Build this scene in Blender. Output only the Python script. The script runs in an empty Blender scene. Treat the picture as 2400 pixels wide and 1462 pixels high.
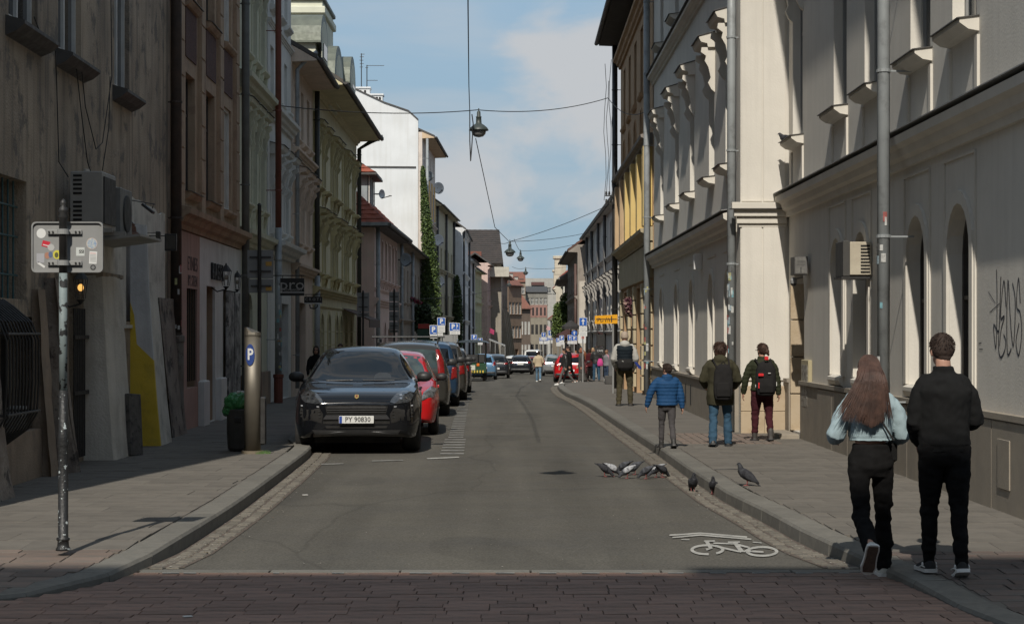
import bpy, bmesh, math, random
import numpy as np
from mathutils import Vector, Matrix, noise
from mathutils.geometry import delaunay_2d_cdt
from mathutils.bvhtree import BVHTree
random.seed(7)
S = bpy.context.scene
COL = S.collection
R = math.radians
# ---------------------------------------------------------------- camera, sky, sun
CAMZ, FPX, HX, HY = 1.83, 4600.0, 1200.0, 780.0
cd = bpy.data.cameras.new('camera'); cam = bpy.data.objects.new('camera', cd); COL.objects.link(cam)
cam.location = (0, 0, CAMZ); cam.rotation_euler = (R(90), 0, 0)
cd.sensor_width = 36; cd.lens = 36 * FPX / 2400; cd.shift_y = 49 / 2400
cd.clip_start = 0.1; cd.clip_end = 6000
S.camera = cam
S.render.resolution_x = 1024; S.render.resolution_y = 623
SUN_EL, SUN_AZ = 43.5, 8.6       # light travels towards +Y, a little towards +X
S.world = bpy.data.worlds.new('World'); S.world.use_nodes = True
wt = S.world.node_tree; wt.nodes.clear()
def wn(t): return wt.nodes.new(t)
wo = wn('ShaderNodeOutputWorld'); bg = wn('ShaderNodeBackground'); sky = wn('ShaderNodeTexSky')
sky.sky_type = 'NISHITA'; sky.sun_disc = False
sky.sun_elevation = R(SUN_EL); sky.sun_rotation = R(180 + SUN_AZ)
sky.air_density = 1.0; sky.dust_density = 0.6; sky.ozone_density = 2.0
tc = wn('ShaderNodeTexCoord'); 
def wmath(op, a, b=None):
    n = wn('ShaderNodeMath'); n.operation = op
    for i, v in enumerate((a, b)):
        if v is None: continue
        if isinstance(v, (int, float)): n.inputs[i].default_value = v
        else: wt.links.new(v, n.inputs[i])
    return n.outputs[0]
def wnoise(scale, det, rough, off, st=(1, 1, 2.0)):
    mp = wn('ShaderNodeMapping'); mp.inputs['Location'].default_value = off; mp.inputs['Scale'].default_value = st
    wt.links.new(tc.outputs['Generated'], mp.inputs[0])
    n = wn('ShaderNodeTexNoise'); n.inputs['Scale'].default_value = scale; n.inputs['Detail'].default_value = det
    n.inputs['Roughness'].default_value = rough; n.inputs['Distortion'].default_value = 0.3
    wt.links.new(mp.outputs[0], n.inputs[0]); return n.outputs[0]
n1 = wnoise(9.0, 9, 0.55, (9.3, 0.1, 4.4)); n2 = wnoise(3.6, 3, 0.5, (2.2, 6.1, 3.3)); n3 = wnoise(5.0, 5, 0.5, (9.7, 3.2, 0.4), (1, 1, 5))
cs = wmath('ADD', wmath('MULTIPLY', n1, 0.45), wmath('MULTIPLY', n2, 0.65))
def wrange(v, a, b, lo, hi):
    mr = wn('ShaderNodeMapRange'); mr.interpolation_type = 'SMOOTHSTEP'
    for i, q in enumerate((a, b, lo, hi)): mr.inputs[i + 1].default_value = q
    wt.links.new(v, mr.inputs[0]); return mr.outputs[0]
mr_ = wmath('MAXIMUM', wrange(cs, 0.545, 0.655, 0.0, 0.85), wrange(n3, 0.42, 0.64, 0.04, 0.38))
sx = wn('ShaderNodeSeparateXYZ'); wt.links.new(tc.outputs['Generated'], sx.inputs[0])
vl = wn('ShaderNodeMix'); vl.data_type = 'RGBA'; wt.links.new(wrange(sx.outputs[2], 0.02, 0.35, 0.92, 0.62), vl.inputs['Factor'])
wt.links.new(sky.outputs[0], vl.inputs['A']); vl.inputs['B'].default_value = (1.85, 2.8, 3.65, 1)
mx = wn('ShaderNodeMix'); mx.data_type = 'RGBA'
wt.links.new(mr_, mx.inputs['Factor']); wt.links.new(vl.outputs['Result'], mx.inputs['A'])
mx.inputs['B'].default_value = (4.1, 4.1, 4.15, 1)
wt.links.new(mx.outputs['Result'], bg.inputs[0]); bg.inputs[1].default_value = 0.14
wt.links.new(bg.outputs[0], wo.inputs[0])
sl = bpy.data.lights.new('sun', 'SUN'); sl.energy = 4.1; sl.angle = R(0.53); sl.color = (1.0, 0.94, 0.84)
sun = bpy.data.objects.new('sun', sl); COL.objects.link(sun)
ld = Vector((math.sin(R(SUN_AZ)) * math.cos(R(SUN_EL)), math.cos(R(SUN_AZ)) * math.cos(R(SUN_EL)), -math.sin(R(SUN_EL))))
sun.rotation_euler = ld.to_track_quat('-Z', 'Y').to_euler(); sun.location = (0, -20, 40)
S.view_settings.view_transform = 'Standard'; S.view_settings.look = 'None'
S.view_settings.exposure = 0.0; S.view_settings.gamma = 1.0; S.view_settings.use_curve_mapping = False

# ---------------------------------------------------------------- geometry of the place
def gz(y):
    if y < 44: return 0.0
    if y < 56: return -0.0135 * (y - 44) ** 2 / 24
    return -0.0135 * (y - 50)
def PT(px, py, Y): return Vector(((px - HX) / FPX * Y, Y, CAMZ - (py - HY) / FPX * Y))
def GP(px, py, h=0.0):
    Y = 30.0
    for _ in range(40): Y = (CAMZ - gz(Y) - h) * FPX / (py - HY)
    return Vector(((px - HX) / FPX * Y, Y, gz(Y) + h))
def interp(t, xs, ys): return float(np.interp(t, xs, ys))

# ---------------------------------------------------------------- materials
MATS = {}
def mat(name, col, col2=None, scale=3.0, rough=0.8, bump=0.0, bscale=60.0, metal=0.0, streak=0.0, streakcol=None,
        emit=0.0, rnd=0.0, spec=0.5, stain=0.0, staincol=None, stainscale=1.2, coat=0.0, alpha=1.0, detail=6, trans=0.0):
    if name in MATS: return MATS[name]
    m = bpy.data.materials.new(name); m.use_nodes = True; nt = m.node_tree; N = nt.nodes; L = nt.links
    b = N['Principled BSDF']; MATS[name] = m
    b.inputs['Roughness'].default_value = rough; b.inputs['Metallic'].default_value = metal
    b.inputs['Specular IOR Level'].default_value = spec; b.inputs['Coat Weight'].default_value = coat
    b.inputs['Coat Roughness'].default_value = 0.03
    c4 = lambda c: (c[0], c[1], c[2], 1)
    if emit:
        b.inputs['Emission Color'].default_value = c4(col); b.inputs['Emission Strength'].default_value = emit
    if trans: b.inputs['Transmission Weight'].default_value = trans
    if alpha < 1: b.inputs['Alpha'].default_value = alpha
    tc = N.new('ShaderNodeTexCoord'); out = None
    def mixc(fac, a, bcol, mode='MIX'):
        x = N.new('ShaderNodeMix'); x.data_type = 'RGBA'; x.blend_type = mode
        if isinstance(fac, (int, float)): x.inputs['Factor'].default_value = fac
        else: L.new(fac, x.inputs['Factor'])
        for k, v in (('A', a), ('B', bcol)):
            if isinstance(v, tuple): x.inputs[k].default_value = c4(v)
            else: L.new(v, x.inputs[k])
        return x.outputs['Result']
    def nz(sc, det, vec=None, lo=0.4, hi=0.6, ro=0.6):
        n = N.new('ShaderNodeTexNoise'); n.inputs['Scale'].default_value = sc; n.inputs['Detail'].default_value = det
        n.inputs['Roughness'].default_value = ro
        L.new(vec or tc.outputs['Object'], n.inputs[0])
        r = N.new('ShaderNodeMapRange'); r.inputs[1].default_value = lo; r.inputs[2].default_value = hi; L.new(n.outputs[0], r.inputs[0])
        return r.outputs[0], n.outputs[0]
    base = tuple(col)
    cur = base
    if col2 is not None: cur = mixc(nz(scale, detail, None, 0.35, 0.65)[0], base, tuple(col2))
    if streak:
        mp = N.new('ShaderNodeMapping'); mp.inputs['Scale'].default_value = (5.0, 5.0, 0.28); L.new(tc.outputs['Object'], mp.inputs[0])
        f, _ = nz(1.0, 6, mp.outputs[0], 0.48, 0.72)
        mm = N.new('ShaderNodeMath'); mm.operation = 'MULTIPLY'; mm.inputs[1].default_value = streak; L.new(f, mm.inputs[0])
        cur = mixc(mm.outputs[0], cur, tuple(streakcol or tuple(x * 0.45 for x in base)))
    if stain:
        f, _ = nz(stainscale, 9, None, 0.53, 0.60, 0.68)
        mm = N.new('ShaderNodeMath'); mm.operation = 'MULTIPLY'; mm.inputs[1].default_value = stain; L.new(f, mm.inputs[0])
        cur = mixc(mm.outputs[0], cur, tuple(staincol or tuple(x * 0.6 for x in base)))
    if rnd:
        oi = N.new('ShaderNodeObjectInfo'); r = N.new('ShaderNodeMapRange')
        r.inputs[3].default_value = 1 - rnd; r.inputs[4].default_value = 1 + rnd; L.new(oi.outputs['Random'], r.inputs[0])
        hs = N.new('ShaderNodeHueSaturation'); L.new(r.outputs[0], hs.inputs['Value'])
        if isinstance(cur, tuple): hs.inputs['Color'].default_value = c4(cur)
        else: L.new(cur, hs.inputs['Color'])
        cur = hs.outputs[0]
    if isinstance(cur, tuple): b.inputs['Base Color'].default_value = c4(cur)
    else: L.new(cur, b.inputs['Base Color'])
    if bump:
        n = N.new('ShaderNodeTexNoise'); n.inputs['Scale'].default_value = bscale; n.inputs['Detail'].default_value = 5
        L.new(tc.outputs['Object'], n.inputs[0])
        bp = N.new('ShaderNodeBump'); bp.inputs['Strength'].default_value = bump; bp.inputs['Distance'].default_value = 0.02
        L.new(n.outputs[0], bp.inputs['Height']); L.new(bp.outputs[0], b.inputs['Normal'])
    if rough > 0.25 and rough < 0.95 and metal < 0.5:
        f, o = nz(scale * 2.5, 4)
        r = N.new('ShaderNodeMapRange'); r.inputs[3].default_value = max(0, rough - 0.08); r.inputs[4].default_value = min(1, rough + 0.08)
        L.new(f, r.inputs[0]); L.new(r.outputs[0], b.inputs['Roughness'])
    return m
PK = 1.0
def plaster(name, c, dirt=0.35, k2=0.86, sc=1.1, streak=0.35, scol=None, bump=0.25, dcol=None):
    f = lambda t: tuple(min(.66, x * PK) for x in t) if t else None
    c = f(c)
    return mat(name, c, tuple(x * k2 for x in c), scale=sc, rough=0.9, bump=bump, bscale=35, streak=streak, streakcol=f(scol),
               stain=dirt, staincol=f(dcol) or tuple(x * 0.62 for x in c), stainscale=1.6)

# ---------------------------------------------------------------- mesh builder
class MB:
    def __init__(s): s.v = []; s.f = []; s.m = []; s.M = Matrix.Identity(4); s.mi = 0; s.sm = []; s.smooth = False
    def add(s, vs, fs):
        o = len(s.v); M = s.M
        s.v += [tuple(M @ Vector(p)) for p in vs]
        for f in fs: s.f.append(tuple(i + o for i in f)); s.m.append(s.mi); s.sm.append(s.smooth)
        return s
    def box(s, x0, x1, y0, y1, z0, z1, bev=0.0):
        if bev <= 0:
            vs = [(x0, y0, z0), (x1, y0, z0), (x1, y1, z0), (x0, y1, z0), (x0, y0, z1), (x1, y0, z1), (x1, y1, z1), (x0, y1, z1)]
            return s.add(vs, [(0, 3, 2, 1), (4, 5, 6, 7), (0, 1, 5, 4), (1, 2, 6, 5), (2, 3, 7, 6), (3, 0, 4, 7)])
        b = bev; vs = []; 
        for z, i in ((z0, b), (z0 + b, 0), (z1 - b, 0), (z1, b)):
            vs += [(x0 + i, y0 + i, z), (x1 - i, y0 + i, z), (x1 - i, y1 - i, z), (x0 + i, y1 - i, z)]
        fs = [(0, 3, 2, 1), (12, 13, 14, 15)]
        for k in range(3):
            for j in range(4): fs.append((k * 4 + j, k * 4 + (j + 1) % 4, k * 4 + 4 + (j + 1) % 4, k * 4 + 4 + j))
        return s.add(vs, fs)
    def prism(s, poly, y0, y1):      # polygon in x-z, extruded along y (poly counter-clockwise seen from -y)
        n = len(poly)
        vs = [(p[0], y0, p[1]) for p in poly] + [(p[0], y1, p[1]) for p in poly]
        fs = [tuple(range(n)), tuple(reversed(range(n, 2 * n)))] + [((i + 1) % n, i, n + i, n + (i + 1) % n) for i in range(n)]
        return s.add(vs, fs)
    def prof(s, poly, x0, x1):       # profile polygon in y-z, extruded along x
        n = len(poly)
        vs = [(x0, p[0], p[1]) for p in poly] + [(x1, p[0], p[1]) for p in poly]
        fs = [tuple(reversed(range(n))), tuple(range(n, 2 * n))] + [(i, (i + 1) % n, n + (i + 1) % n, n + i) for i in range(n)]
        return s.add(vs, fs)
    def zprism(s, poly, z0, z1):     # polygon in x-y, extruded along z
        n = len(poly)
        vs = [(p[0], p[1], z0) for p in poly] + [(p[0], p[1], z1) for p in poly]
        fs = [tuple(reversed(range(n))), tuple(range(n, 2 * n))] + [(i, (i + 1) % n, n + (i + 1) % n, n + i) for i in range(n)]
        return s.add(vs, fs)
    def tube(s, pts, r, n=8, cap=True):
        pts = [Vector(p) for p in pts]; rs = r if isinstance(r, (list, tuple)) else [r] * len(pts)
        vs = []; fs = []; pu = None
        for i, p in enumerate(pts):
            d = (pts[min(i + 1, len(pts) - 1)] - pts[max(i - 1, 0)])
            d = d.normalized() if d.length > 1e-9 else Vector((0, 0, 1))
            u = pu - d * pu.dot(d) if pu is not None else (d.orthogonal())
            if u.length < 1e-6: u = d.orthogonal()
            u.normalize(); pu = u; w = d.cross(u)
            for k in range(n):
                a = 2 * math.pi * k / n; q = p + (u * math.cos(a) + w * math.sin(a)) * rs[i]; vs.append(tuple(q))
        for i in range(len(pts) - 1):
            for k in range(n): fs.append((i * n + k, i * n + (k + 1) % n, (i + 1) * n + (k + 1) % n, (i + 1) * n + k))
        if cap: fs += [tuple(reversed(range(n))), tuple(range((len(pts) - 1) * n, len(pts) * n))]
        return s.add(vs, fs)
    def lathe(s, prof, c=(0, 0, 0), n=16, axis='z'):   # prof: list of (r, h)
        vs = []; fs = []
        for r, h in prof:
            for k in range(n):
                a = 2 * math.pi * k / n; x, y = r * math.cos(a), r * math.sin(a)
                q = (x, y, h) if axis == 'z' else ((h, x, y) if axis == 'x' else (x, h, -y))
                vs.append((q[0] + c[0], q[1] + c[1], q[2] + c[2]))
        for i in range(len(prof) - 1):
            for k in range(n): fs.append((i * n + k, i * n + (k + 1) % n, (i + 1) * n + (k + 1) % n, (i + 1) * n + k))
        fs += [tuple(reversed(range(n))), tuple(range((len(prof) - 1) * n, len(prof) * n))]
        return s.add(vs, fs)
    def ball(s, c, rx, ry=None, rz=None, nu=12, nv=8):
        ry = ry or rx; rz = rz or rx; vs = []; fs = []
        for j in range(1, nv):
            t = math.pi * j / nv
            for i in range(nu):
                a = 2 * math.pi * i / nu; vs.append((c[0] + rx * math.sin(t) * math.cos(a), c[1] + ry * math.sin(t) * math.sin(a), c[2] - rz * math.cos(t)))
        b = len(vs); vs += [(c[0], c[1], c[2] - rz), (c[0], c[1], c[2] + rz)]
        for j in range(nv - 2):
            for i in range(nu): fs.append((j * nu + i, j * nu + (i + 1) % nu, (j + 1) * nu + (i + 1) % nu, (j + 1) * nu + i))
        for i in range(nu):
            fs.append((b, (i + 1) % nu, i)); fs.append((b + 1, (nv - 2) * nu + i, (nv - 2) * nu + (i + 1) % nu))
        return s.add(vs, fs)
    def loft(s, rings, cap=True):    # rings: equal-length point lists, closed
        n = len(rings[0]); vs = [p for r in rings for p in r]; fs = []
        for i in range(len(rings) - 1):
            for k in range(n): fs.append((i * n + k, i * n + (k + 1) % n, (i + 1) * n + (k + 1) % n, (i + 1) * n + k))
        if cap: fs += [tuple(reversed(range(n))), tuple(range((len(rings) - 1) * n, len(rings) * n))]
        return s.add(vs, fs)
    def mesh(s, name, mats):
        me = bpy.data.meshes.new(name); me.from_pydata(s.v, [], s.f)
        for m in (mats if isinstance(mats, (list, tuple)) else [mats]): me.materials.append(m)
        if any(s.m): me.polygons.foreach_set('material_index', s.m)
        if any(s.sm): me.polygons.foreach_set('use_smooth', s.sm)
        me.update(); return me
    def build(s, name, mats, parent=None, loc=None, rot=None, **kw):
        return ob(name, s.mesh(name, mats), parent, loc, rot, **kw)
def ob(name, data, parent=None, loc=None, rot=None, label=None, cat=None, group=None, kind=None):
    o = bpy.data.objects.new(name, data); COL.objects.link(o)
    if parent: o.parent = parent
    if loc is not None: o.location = loc
    if rot is not None: o.rotation_euler = rot if isinstance(rot, (tuple, list)) else (0, 0, rot)
    if label: o['label'] = label
    if cat: o['category'] = cat
    if group: o['group'] = group
    if kind: o['kind'] = kind
    return o
def thing(name, label, cat, loc=(0, 0, 0), rot=0, group=None): return ob(name, None, None, loc, rot, label, cat, group)
def copy_thing(o, loc, rot=None, label=None, parent=None):
    r = o.copy(); COL.objects.link(r)
    if parent is None: r.location = loc
    else: r.parent = parent
    if rot is not None: r.rotation_euler = (0, 0, rot)
    if label: r['label'] = label
    for ch in list(o.children): copy_thing(ch, None, None, None, r)
    return r
def smooth(o, ang=None):
    o.data.polygons.foreach_set('use_smooth', [True] * len(o.data.polygons))
    if ang:
        try: o.data.set_sharp_from_angle(angle=R(ang))
        except Exception: pass
    return o
def inside(p, poly):
    x, y = p; c = False; n = len(poly); j = n - 1
    for i in range(n):
        xi, yi = poly[i]; xj, yj = poly[j]
        if (yi > y) != (yj > y) and x < (xj - xi) * (y - yi) / (yj - yi) + xi: c = not c
        j = i
    return c
def tess(outer, holes=(), grid=None):
    """triangulate a 2-D polygon with holes; returns verts, tris"""
    vs = []; es = []
    for poly in [outer] + list(holes):
        o = len(vs); vs += [Vector(p) for p in poly]; n = len(poly)
        es += [(o + i, o + (i + 1) % n) for i in range(n)]
    if grid:
        xs = [p[0] for p in outer]; ys = [p[1] for p in outer]
        x = min(xs) + grid / 2
        while x < max(xs):
            y = min(ys) + grid / 2
            while y < max(ys):
                if inside((x, y), outer): vs.append(Vector((x, y)))
                y += grid
            x += grid
    r = delaunay_2d_cdt(vs, es, [], 0, 1e-5)
    V = [tuple(v) for v in r[0]]; T = []
    for f in r[2]:
        c = (sum(V[i][0] for i in f) / len(f), sum(V[i][1] for i in f) / len(f))
        if inside(c, outer) and not any(inside(c, h) for h in holes): T.append(tuple(f))
    return V, T
def text_mesh(txt, size, m, name='lettering', bold=0.0, ext=0.002, parent=None, loc=(0, 0, 0), rot=(R(90), 0, 0), align='CENTER', sx=1.0):
    c = bpy.data.curves.new('t', 'FONT'); c.body = txt; c.size = size; c.align_x = align; c.align_y = 'CENTER'; c.extrude = ext; c.offset = bold
    c.resolution_u = 2
    t = bpy.data.objects.new('t', c); COL.objects.link(t)
    me = bpy.data.meshes.new_from_object(t.evaluated_get(bpy.context.evaluated_depsgraph_get()))
    bpy.data.objects.remove(t)
    me.materials.clear(); me.materials.append(m); me.name = name
    o = ob(name, me, parent, loc, rot); o.scale = (sx, 1, 1); return o
def remesh(mb, voxel, it=6, name='m', mats=None, disp=None, factor=0.5):
    me = mb.mesh('tmp', [MATS['x_tmp']]); o = bpy.data.objects.new('tmp', me); COL.objects.link(o)
    md = o.modifiers.new('r', 'REMESH'); md.mode = 'VOXEL'; md.voxel_size = voxel; md.use_smooth_shade = True
    if it: sm = o.modifiers.new('s', 'SMOOTH'); sm.factor = factor; sm.iterations = it
    dg = bpy.context.evaluated_depsgraph_get()
    out = bpy.data.meshes.new_from_object(o.evaluated_get(dg)); bpy.data.objects.remove(o); bpy.data.meshes.remove(me)
    out.name = name; out.materials.clear()
    for m in (mats if isinstance(mats, (list, tuple)) else [mats]): out.materials.append(m)
    if disp:
        n = len(out.vertices); no = np.zeros(n * 3); out.vertices.foreach_get('normal', no); no = no.reshape(-1, 3)
        for i, v in enumerate(out.vertices):
            d = disp(v.co, no[i])
            if d: v.co = v.co + Vector(no[i]) * d
    out.polygons.foreach_set('use_smooth', [True] * len(out.polygons))
    return out
mat('x_tmp', (0.5, 0.5, 0.5))
M_ = {}
M_['asphalt'] = mat('asphalt', (0.100, 0.093, 0.078), (0.086, 0.080, 0.069), scale=0.55, rough=0.93, bump=0.35, bscale=120, stain=0.22, staincol=(0.062, 0.060, 0.056), stainscale=0.45, detail=8, spec=0.3)
def road_detail(m):
    """aggregate grain, worn lanes along the street and fine cracks"""
    nt = m.node_tree; N = nt.nodes; L = nt.links; b = N['Principled BSDF']; src = b.inputs['Base Color'].links[0].from_socket; tc = N.new('ShaderNodeTexCoord')
    def tex(kind, sc, st, det=4):
        mp = N.new('ShaderNodeMapping'); mp.inputs['Scale'].default_value = st; L.new(tc.outputs['Object'], mp.inputs[0]); n = N.new(kind); n.inputs['Scale'].default_value = sc
        if kind == 'ShaderNodeTexNoise': n.inputs['Detail'].default_value = det
        L.new(mp.outputs[0], n.inputs[0]); return n
    def rng(v, a, b_, lo, hi):
        r = N.new('ShaderNodeMapRange'); L.new(v, r.inputs[0])
        for i, q in enumerate((a, b_, lo, hi)): r.inputs[i + 1].default_value = q
        return r.outputs[0]
    def mul(a, b_): x = N.new('ShaderNodeMath'); x.operation = 'MULTIPLY'; L.new(a, x.inputs[0]); L.new(b_, x.inputs[1]); return x.outputs[0]
    g = rng(tex('ShaderNodeTexNoise', 55, (1, .45, 1), 3).outputs[0], .3, .7, .76, 1.24); ln = rng(tex('ShaderNodeTexNoise', 1.0, (1.6, .06, 1), 5).outputs[0], .35, .65, .88, 1.14)
    w = tex('ShaderNodeTexNoise', .8, (1, .4, 1), 5); v = tex('ShaderNodeTexVoronoi', .38, (1, .35, 1)); v.feature = 'DISTANCE_TO_EDGE'
    mxv = N.new('ShaderNodeMix'); mxv.data_type = 'VECTOR'; mxv.inputs['Factor'].default_value = .45; L.new(v.inputs[0].links[0].from_socket, mxv.inputs['A']); L.new(w.outputs['Color'], mxv.inputs['B']); L.new(mxv.outputs['Result'], v.inputs[0])
    cr = rng(v.outputs['Distance'], .0, .006, .80, 1.0); pt = rng(tex('ShaderNodeTexNoise', .5, (.7, .22, 1), 1).outputs[0], .56, .565, 1.0, .90)
    f = mul(mul(g, ln), mul(cr, pt)); hs = N.new('ShaderNodeHueSaturation'); L.new(f, hs.inputs['Value']); L.new(src, hs.inputs['Color']); L.new(hs.outputs[0], b.inputs['Base Color'])
road_detail(M_['asphalt'])
M_['ground'] = mat('ground_grey', (0.10, 0.098, 0.09), (0.08, 0.078, 0.07), scale=0.4, rough=0.95)
M_['kerb'] = mat('granite_kerb', (0.165, 0.155, 0.133), (0.13, 0.124, 0.108), scale=9, rough=0.85, bump=0.3, bscale=90, rnd=0.13, stain=0.25, stainscale=3)
M_['slab'] = mat('concrete_slab', (0.142, 0.128, 0.108), (0.122, 0.110, 0.094), scale=2.2, rough=0.93, bump=0.3, bscale=70, rnd=0.10, stain=0.3, stainscale=2)
M_['slabsheet'] = mat('concrete_slab_sheet', (0.136, 0.122, 0.104), (0.112, 0.102, 0.088), scale=1.3, rough=0.93, bump=0.3, bscale=50, stain=0.3, stainscale=1.3)
M_['brick'] = mat('clinker_paver', (0.245, 0.150, 0.112), (0.190, 0.128, 0.100), scale=4, rough=0.85, bump=0.3, bscale=80, rnd=0.16, stain=0.35, staincol=(0.11, 0.10, 0.085), stainscale=1.0)
M_['joint'] = mat('sand_joint', (0.11, 0.085, 0.068), (0.08, 0.065, 0.053), scale=6, rough=0.97)
M_['sett'] = mat('granite_sett', (0.175, 0.155, 0.125), (0.125, 0.112, 0.092), scale=6, rough=0.9, bump=0.4, bscale=60, rnd=0.2, stain=0.25, stainscale=2)
M_['paint'] = mat('road_paint', (0.42, 0.41, 0.38), (0.30, 0.295, 0.27), scale=7, rough=0.8, stain=0.5, staincol=(0.12, 0.115, 0.105), stainscale=9)
M_['paintw'] = mat('road_paint_worn', (0.27, 0.265, 0.245), (0.17, 0.165, 0.155), scale=5, rough=0.85, stain=0.85, staincol=(0.10, 0.098, 0.09), stainscale=6)
M_['black'] = mat('black_iron', (0.018, 0.018, 0.018), (0.03, 0.028, 0.026), scale=8, rough=0.5)
M_['zinc'] = mat('zinc_pipe', (0.30, 0.32, 0.325), (0.25, 0.265, 0.27), scale=3, rough=0.55, metal=0.1, stain=0.3, staincol=(0.13, 0.13, 0.125), stainscale=3)
M_['glass'] = mat('window_glass', (0.022, 0.025, 0.028), (0.045, 0.048, 0.05), scale=0.8, rough=0.07, spec=0.6)
M_['white'] = mat('white_paint', (0.62, 0.61, 0.57), (0.52, 0.51, 0.48), scale=4, rough=0.6)
M_['greymetal'] = mat('grey_sheet_metal', (0.27, 0.27, 0.26), (0.235, 0.235, 0.23), scale=4, rough=0.55, stain=0.15)
M_['lead'] = mat('dark_sheet_metal', (0.05, 0.048, 0.045), (0.075, 0.07, 0.066), scale=4, rough=0.6)
M_['wire'] = mat('black_cable', (0.02, 0.02, 0.02), rough=0.7)
# ================================================================= GROUND
YS = [-80, -20, 0, 10, 13, 14, 15.1, 16, 18, 20, 24, 28, 32, 36, 40, 44, 47, 50, 53, 56, 60, 65, 70, 76, 82, 88, 92, 96, 105, 115, 130, 150, 170, 200, 240, 300, 400, 700, 1500]
def strip(name, rows, m, kind='structure', **kw):      # rows: (y, xl, xr, z)
    mb = MB(); vs = []; fs = []
    for y, a, b, z in rows:
        n = 6
        for k in range(n + 1): vs.append((a + (b - a) * k / n, y, z))
    for i in range(len(rows) - 1):
        for k in range(6): q = i * 7 + k; fs.append((q, q + 1, q + 8, q + 7))
    mb.add(vs, fs); return mb.build(name, m, kind=kind, **kw)
strip('ground', [(y, -500, 500, gz(y) - 0.035) for y in YS], M_['ground'])
# kerb lines (road-side top edge) left and right: (x, y)
KL = [(-14, 12.0), (-8, 12.15), (-5.4, 12.45), (-4.2, 12.95), (-3.5, 13.42), (-3.24, 13.75), (-3.05, 14.15), (-2.92, 14.7), (-2.84, 15.4), (-2.77, 16.1), (-2.76, 18), (-2.77, 20), (-2.85, 24), (-2.95, 28.3), (-3.03, 30.0), (-3.3, 31.2), (-3.45, 33), (-3.5, 44), (-3.6, 60), (-3.7, 80), (-3.6, 100), (-3.5, 130), (-2.9, 160), (-2.0, 190), (-0.6, 220), (0.8, 250), (3, 300)]
KR = [(14, 9.2), (8, 9.6), (4.6, 10.2), (3.5, 11.2), (3.12, 12.0), (3.0, 12.6), (2.93, 13.6), (2.86, 14.4), (2.77, 15.0), (2.66, 15.67), (2.52, 16.6), (2.43, 18.95), (2.30, 21.0), (2.22, 25), (2.18, 29.7), (2.04, 38), (1.86, 50), (1.68, 61), (1.70, 70), (1.80, 78), (2.0, 84), (2.5, 88.5), (3.3, 91.5), (4.5, 93), (9, 94)]
def sh(y): return interp(y, [13.2, 15.0, 16.4], [0.012, 0.07, 0.125])
def xat(K, y):
    ys = [p[1] for p in K]; xs = [p[0] for p in K]
    return interp(y, ys, xs)
def offs(K, d):
    out = []
    for i, p in enumerate(K):
        a = Vector(K[max(i - 1, 0)]); b = Vector(K[min(i + 1, len(K) - 1)]); t = (b - a).normalized(); n = Vector((-t.y, t.x))
        out.append((p[0] + n.x * d, p[1] + n.y * d))
    return out
ROADL = [p for p in KL if p[1] >= 15.0]; ROADR = [p for p in KR if 15.0 <= p[1]]
ys = sorted(set([15.12] + [y for y in YS if 15.12 < y <= 300] + [84, 86, 88.5, 91.5]))
rows = []
for y in ys:
    xl = xat(KL, y) - 0.05
    xr = xat([p for p in KR if p[1] < 92], y) + 0.05 if y < 91.6 else 9.0
    rows.append((y, xl, max(xr, xl + 4), gz(y) - 0.004))
strip('road', rows, M_['asphalt'])
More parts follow.
